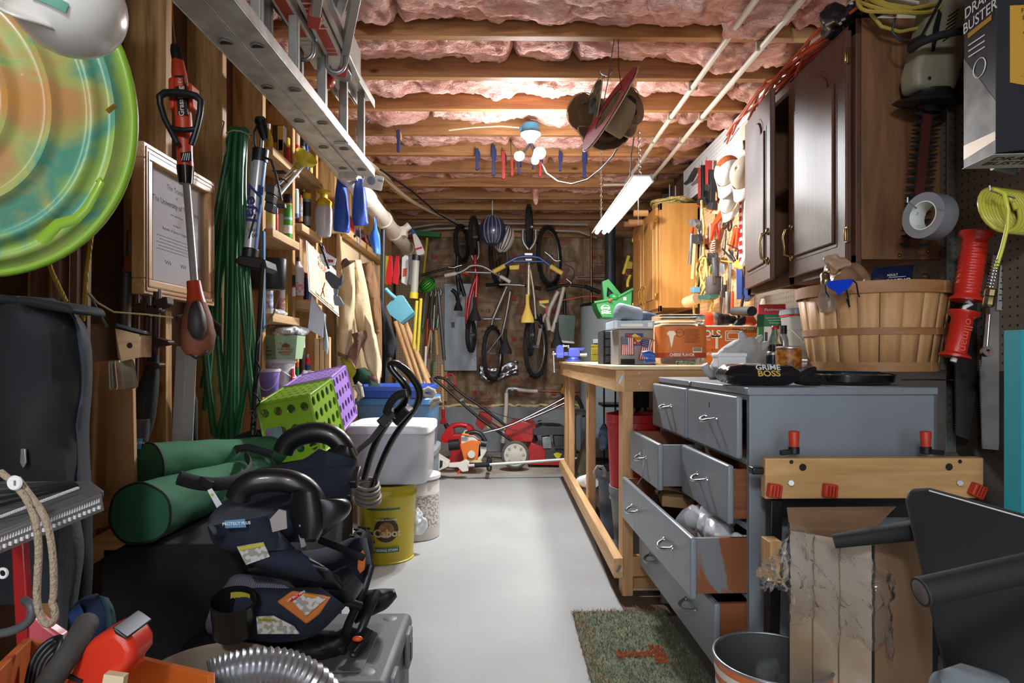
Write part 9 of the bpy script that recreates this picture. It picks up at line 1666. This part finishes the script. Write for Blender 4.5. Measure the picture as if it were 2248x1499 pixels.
coil('rope','tangled yellow rope on top of the oak cabinet',(0,0,0),.13,.009,7,YR,3,1.2,Matrix.Translation((1.24,4.62,2.06)),'rope',.06); G('hardware_tangle','black clips tangled with the yellow rope on the oak cabinet','clips',4.5,[('clip',BLK,'e',[(1455,425),(1475,424),(1478,444),(1456,444)],.06),('pin',STL,'t',[(1470,405),(1470,440)],.004),('pin',STL,'t',[(1483,408),(1483,440)],.004)])
b=B(); b.grid(lambda u,v:P(1052+86*u,800+30*v+8*sin(u*5),6.40)+V(0,-.03*noise.noise(V(u*6,v*4,1)),0),20,10); one('foil_tape',b,mat('foil','a5a8ab',.25,.9,bump=.6,bsc=20),'patch of silver foil tape on the back wall under the bicycles','tape',sol=.002)
# ---------------------------------------------------------------- under the bench
BRD=mat('bucket_red','a82026',.35,coat=.1)
def bucket(label,x,y,z,r,h,m,name='bucket',tp=.87):
    t=thing(name,label,'bucket',(x,y,z)); T=Matrix.Translation((x,y,z)); obj('bucket_body',B().lathe([(0,0),(r*tp,0),(r*tp,.005),(r*.97,h*.82),(r*1.02,h*.83),(r,h*.9),(r*1.03,h*.91),(r*1.03,h),(r*.98,h),(r*tp*.97,.01),(0,.01)],T,36),m,t,sm=40); return t
bucket('tall red bucket nested in the grey tub under the workbench',P(1388,0,2.98).x+.005,2.98,.34,.125,.36,BRD); bucket('second red bucket beside the first, partly hidden by the dresser',P(1415,0,3.2).x,3.2,.34,.15,.35,mat('bucket_dark_red','8c1a22',.4))
GT=mat('tub_grey','6a6e72',.5); bucket('grey rectangular-rimmed bin under the red buckets',P(1405,0,2.92).x+.02,2.97,.0,.15,.36,GT,'trash_bin',.8); t=bucket('dark grey tub with a white rope handle under the workbench',P(1338,0,3.45).x+.07,3.42,.0,.14,.36,mat('tub_dark','4a5058',.5),'rope_tub',.85)
obj('rope_handle',B().tube([P(x,y,3.28) for x,y in((1308,1050),(1306,1035),(1312,1024),(1322,1025),(1328,1034),(1327,1046))],.010,8),RP,t)
for k,(x,y) in enumerate(((1346,914),(1393,898),(1411,897))): t=wheel('caster_wheel',['left','middle','right'][k]+' black caster wheel above the red buckets',P(x,y,3.1-.0*k),(-.8,-1,0),.022,.008,WHT,group='caster wheels above the red buckets'); obj('fork',B().bar(P(x-6,y+16,3.1),P(x,y,3.09),.018,.012),STL,t)
one('plastic_bag',crumple(P(1405,925,3.15),(.07,.06,.03),.7,51,f=16),mat('bag_brownclear','8a7b70',.3,trans=.3),'dusty clear bag heaped on the red buckets','bag',sm=25); one('cloth_bundle',crumple(P(1330,960,4.0),(.05,.06,.07),.7,52,f=14),DEN,'blue denim bundle under the workbench','cloth',sm=40); G('duffel_bag','olive duffel leaning under the bench by the mower','bag',4.6,[('body',mat('olive','5c5844',.85,bump=.3,bsc=20),'e',[(1270,1040),(1290,985),(1300,1010),(1290,1045)],.3)]); one('white_tube',B().cyl(P(1278,1060,4.15),P(1300,1055,3.7),.045,n=20),PAP,'white cylinder lying under the workbench','tube')
t=thing('tool_shelf','black wheeled shelf of tools standing far under the bench','shelf',V(P(1345,0,4.6).x,4.6,0)); b=B(); [b.bb((P(1325,0,4.6).x,4.6,z),(P(1420,0,4.6).x,4.85,z+.02)) for z in(.1,.35,.6,.8)]; [b.bb((P(x,0,4.6).x,4.6,0),(P(x+3,0,4.6).x,4.62,.82)) for x in(1325,1350,1417)]; obj('rack',b,BLK,t); obj('dark_bin',pbox(1375,850,1425,895,4.55,.2),BLKM,t)
b=B(); [b.bb((P(1262,0,5.15).x,5.15+k*.3,0),(P(1265,0,5.15).x,5.17+k*.3,.50)) for k in(0,1)]; b.bb((P(1262,0,5.15).x,5.15,.49),(P(1292,0,5.15).x,5.5,.52)); b.bb((P(1285,0,5.15).x,5.15,0),(P(1289,0,5.15).x,5.17,.5)); one('metal_stand','' or b,mat('stand_grey','7f8a8c',.5,.3),'grey metal stand behind the far bench leg','stand')
one('kraft_paper',crumple(P(1408,1290,2.75),(.10,.06,.05),.9,55,f=12,flat=.006),CARD,'crumpled brown paper on the floor at the foot of the bench','paper',sm=20)
# ---------------------------------------------------------------- right foreground
BMB=wood('bamboo','ab8450','cfa772','x',s=.7,rough=.45,knots=False); JW=mat('jaw_orange','b8381f',.45); Yk=1.52
t=thing('folding_workbench','folded portable workbench with a wooden jaw and orange pegs in front of the dresser','workbench',P(1920,1095,Yk)); obj('wooden_jaw',pbox(1680,1006,2160,1094,Yk,.028),BMB,t,bev=.003)
for x,y,rx in((1737,1018,.005),(1762,1030,.009),(2107,1018,.005),(2083,1030,.009)): obj('dog_hole',B().lathe([(0,.001),(rx,.001)],face(P(x,0,Yk).x,P(0,y,Yk).z,Yk),18),INK,t)
for x in(1737,2108): obj('bolt',B().cyl(P(x,1060,Yk),P(x,1060,Yk-.008),.007,n=6),STL,t)
for x,r_ in((1700,-8),(1822,-6),(2146,-25)): 
    M=frame(P(x,1077,Yk-.01),(0,-1,0),(1,0,0))@Matrix.Rotation(R(r_),4,'Z'); o=obj('clamp_peg',B(M).box((0,0,0),(.032,.032,.020)),JW,t,bev=.003); b=B(M); [b.box((-.008+.008*k,0,.0105),(.0025,.026,.001)) for k in range(3)]; obj('grooves',b,mat('jaw_dark','6a1a10',.5),o)
for x in(1743,2032): obj('crank_knob',B().lathe([(.011,0),(.013,.036),(.011,.038),(0,.038)],Matrix.Translation(P(x,980,Yk+.02)),16),JW,t); b=B(); b.cyl(P(x,996,Yk+.02),P(x,980,Yk+.02),.013,n=14); b.bar(P(x,990,Yk+.02),P(x-30 if x<1800 else x+38,994,Yk+.02),.014,.012,(0,1,0)); obj('crank_arm',b,BLK,t,bev=.002)
for x in(1700,2050): obj('leg',B().bar(P(x,1095,Yk+.03),V(P(x,0,Yk).x,Yk+.03,0),.03,.03),BLK,t,bev=.003)
obj('black_tray',pbox(1700,1095,2100,1135,Yk+.04,.02),BLK,t); obj('side_clip',pbox(1652,1026,1678,1042,Yk,.03),BLK,t,bev=.004)
CBW=mat('carton_whitish','b0a291',.75,col2='9c8468',sc_=2.5,det=6,lo=.45,hi=.55); CBB=mat('carton_brown','8c6f54',.85,col2='7d6148',sc_=3); t=thing('cardboard_box','tall open cardboard box with whitish faces in front of the folded workbench','box',(.75,1.3,0))  # left face gets a paler, mottled carton colour than the other faces
def z_(y,Y): return P(0,y,Y).z
q0,q1,q2,q3=P(1915,1195,1.24),P(1735,1165,1.40),P(2045,1185,1.30),P(1915,1165,1.47)
def wl_(a,c,m,nm,top=None): b=B(); n=(c-a).cross(V(0,0,1)).normalized()*.002; b.hexa([V(a.x,a.y,0)-n,V(a.x,a.y,0)+n,V(c.x,c.y,0)+n,V(c.x,c.y,0)-n,a-n,a+n,c+n,c-n]); obj(nm,b,m,t)
wl_(q1,q0,CBW,'left_face'); wl_(q0,q2,CBB,'right_face'); wl_(q2,q3,CBB,'rear_right_face'); wl_(q3,q1,CBB,'rear_left_face')
b=B(); b.ext([q1,q3,P(1968,1112,1.53),P(1728,1114,1.45)],(0,.003,0)); obj('open_flap',b,CBB,t); b=B(); b.bar(V(q0.x,q0.y-.003,0),q0+V(0,-.003,0),.004,.004); obj('corner_edge',b,DST,t)
b=B(); d=(q0-q1); [b.bar(q1+d*f+V(-.002,-.004,-.001),V((q1+d*f).x-.002,(q1+d*f).y-.004,.0),.0015,.002) for f in(.3,.62)]; obj('crease_line',b,mat('crease','6b5744',.8),t)
SHW=mat('shrink_wrap','f4f6f8',.12,trans=.97,ior=1.12,bump=1.6,bsc=34,coat=.3); b=B(); b.grid(lambda u,v:ipl([(q1+V(-.01,-.015,.02)),(q1.lerp(q0,.5)+V(-.01,-.02,.01)),(q0+V(.0,-.02,-.02)),(q0.lerp(q2,.25)+V(0,-.02,-.05))],u) and V(*ipl([tuple(q1+V(-.01,-.015,.02)),tuple(q1.lerp(q0,.5)+V(-.01,-.02,.0)),tuple(q0+V(.0,-.02,-.03)),tuple(q0.lerp(q2,.25)+V(0,-.02,-.06))],u))+V(0,0,-.21*v*(1-.3*u))+noise.noise_vector(V(u*9,v*9,3))*.010+V(0,0,.05*v*noise.noise(V(u*6,2,0))),40,30); one('shrink_wrap',b,SHW,'torn clear shrink wrap clinging to the whitish cardboard box','plastic wrap',sm=40)
b=B(); b.grid(lambda u,v:P(1655+75*u+20*sin(v*3)*(1-u),1280-105*u*(1-v)-75*(1-v)*(1-u)*.3+ (v*15),1.36+.02*sin(u*7))+noise.noise_vector(V(u*8,v*8,7))*.010,26,22); one('shrink_wrap',b,SHW,'loose sheet of shrink wrap sticking out left of the cardboard box','plastic wrap',sm=40)
one('kraft_roll',pbox(1690,1190,1720,1284,1.42,.05),WZ,'pale wood block behind the loose shrink wrap','block',bev=.002)
t=thing('exercise_panel','large dark grey board with two foam-covered handle bars at the lower right','panel',P(2150,1499,1.0)); PNL=mat('panel_dark','26272a',.55,col2='2f3033',sc_=6,bump=.05,bsc=50)
b=B(); u0,u1=P(1995,1075,1.15),P(2300,1145,.95); l0,l1=P(2100,1600,1.02),P(2400,1650,.86); b.ext([u0,P(2040,1073,1.14),u1,l1,l0,P(1986,1100,1.15)],(.012,.014,0)); obj('board_body',b,PNL,t,bev=.006); obj('light_edge',B().tube([P(2040,1077,1.132),u1+V(0,-.004,-.004)],.0012,5),PAP,t)
obj('foam_bar',B().tube([P(2020,1300,.80),P(2260,1245,.80),P(2400,1212,.80)],.0185,18),mat('foam_black','1b1b1d',.7,bump=.12,bsc=220),t); obj('bar_end',B().lathe([(0,.0),(.014,0),(.019,-.003)],frame(P(2020,1300,.80)-V(.001,0,0),P(2020,1300,.8)-P(2260,1245,.8)),18),mat('foam_grey','5c4f50',.8),t); obj('foam_bar',B().tube([P(1830,1188,1.24),P(1960,1170,1.20),P(2060,1155,1.14)],[.014,.018,.020],14),MAT['foam_black'],t)
one('cloth_bundle',puff(B(),((2050,1475),(2040,1490),(2035,1520),(2030,1560)),((2110,1455),(2180,1475),(2240,1499),(2260,1560)),1.0,.06,.012,14,60),mat('cloth_greyteal','7d8488',.85,col2='5a646a',sc_=4,bump=.3,bsc=20),'grey folded cloth at the bottom right corner','cloth')
# orange and white metal can
bx=P(1695,0,1.385).x; t=thing('waste_can','round metal waste can with orange and white stripes at the bottom centre','waste can',(bx,1.385,0)); T=Matrix.Translation((bx,1.385,0)); H=.305
obj('can_wall',B().lathe([(.100,0),(.124,H)],T,48),mat('can_orange','c0602c',.35,coat=.3),t); obj('can_inside',B().lathe([(0,.006),(.097,.006),(.1215,H)],T,48),mat('zinc_inside','777c7a',.5,.2,col2='4a4c4b',sc_=7,det=6,lo=.35,hi=.42),t); obj('rolled_rim',B().torus(T@Matrix.Translation((0,0,H)),.1235,.0035,56,8),STL,t)
for z in(.278,.245,.20): r_=.100+.024*z/H; obj('white_stripe',B().lathe([(r_+.0006,z-.008),(r_+.0013,z+.008)],T,48),mat('stripe_cream','cfc6b8',.4),t)
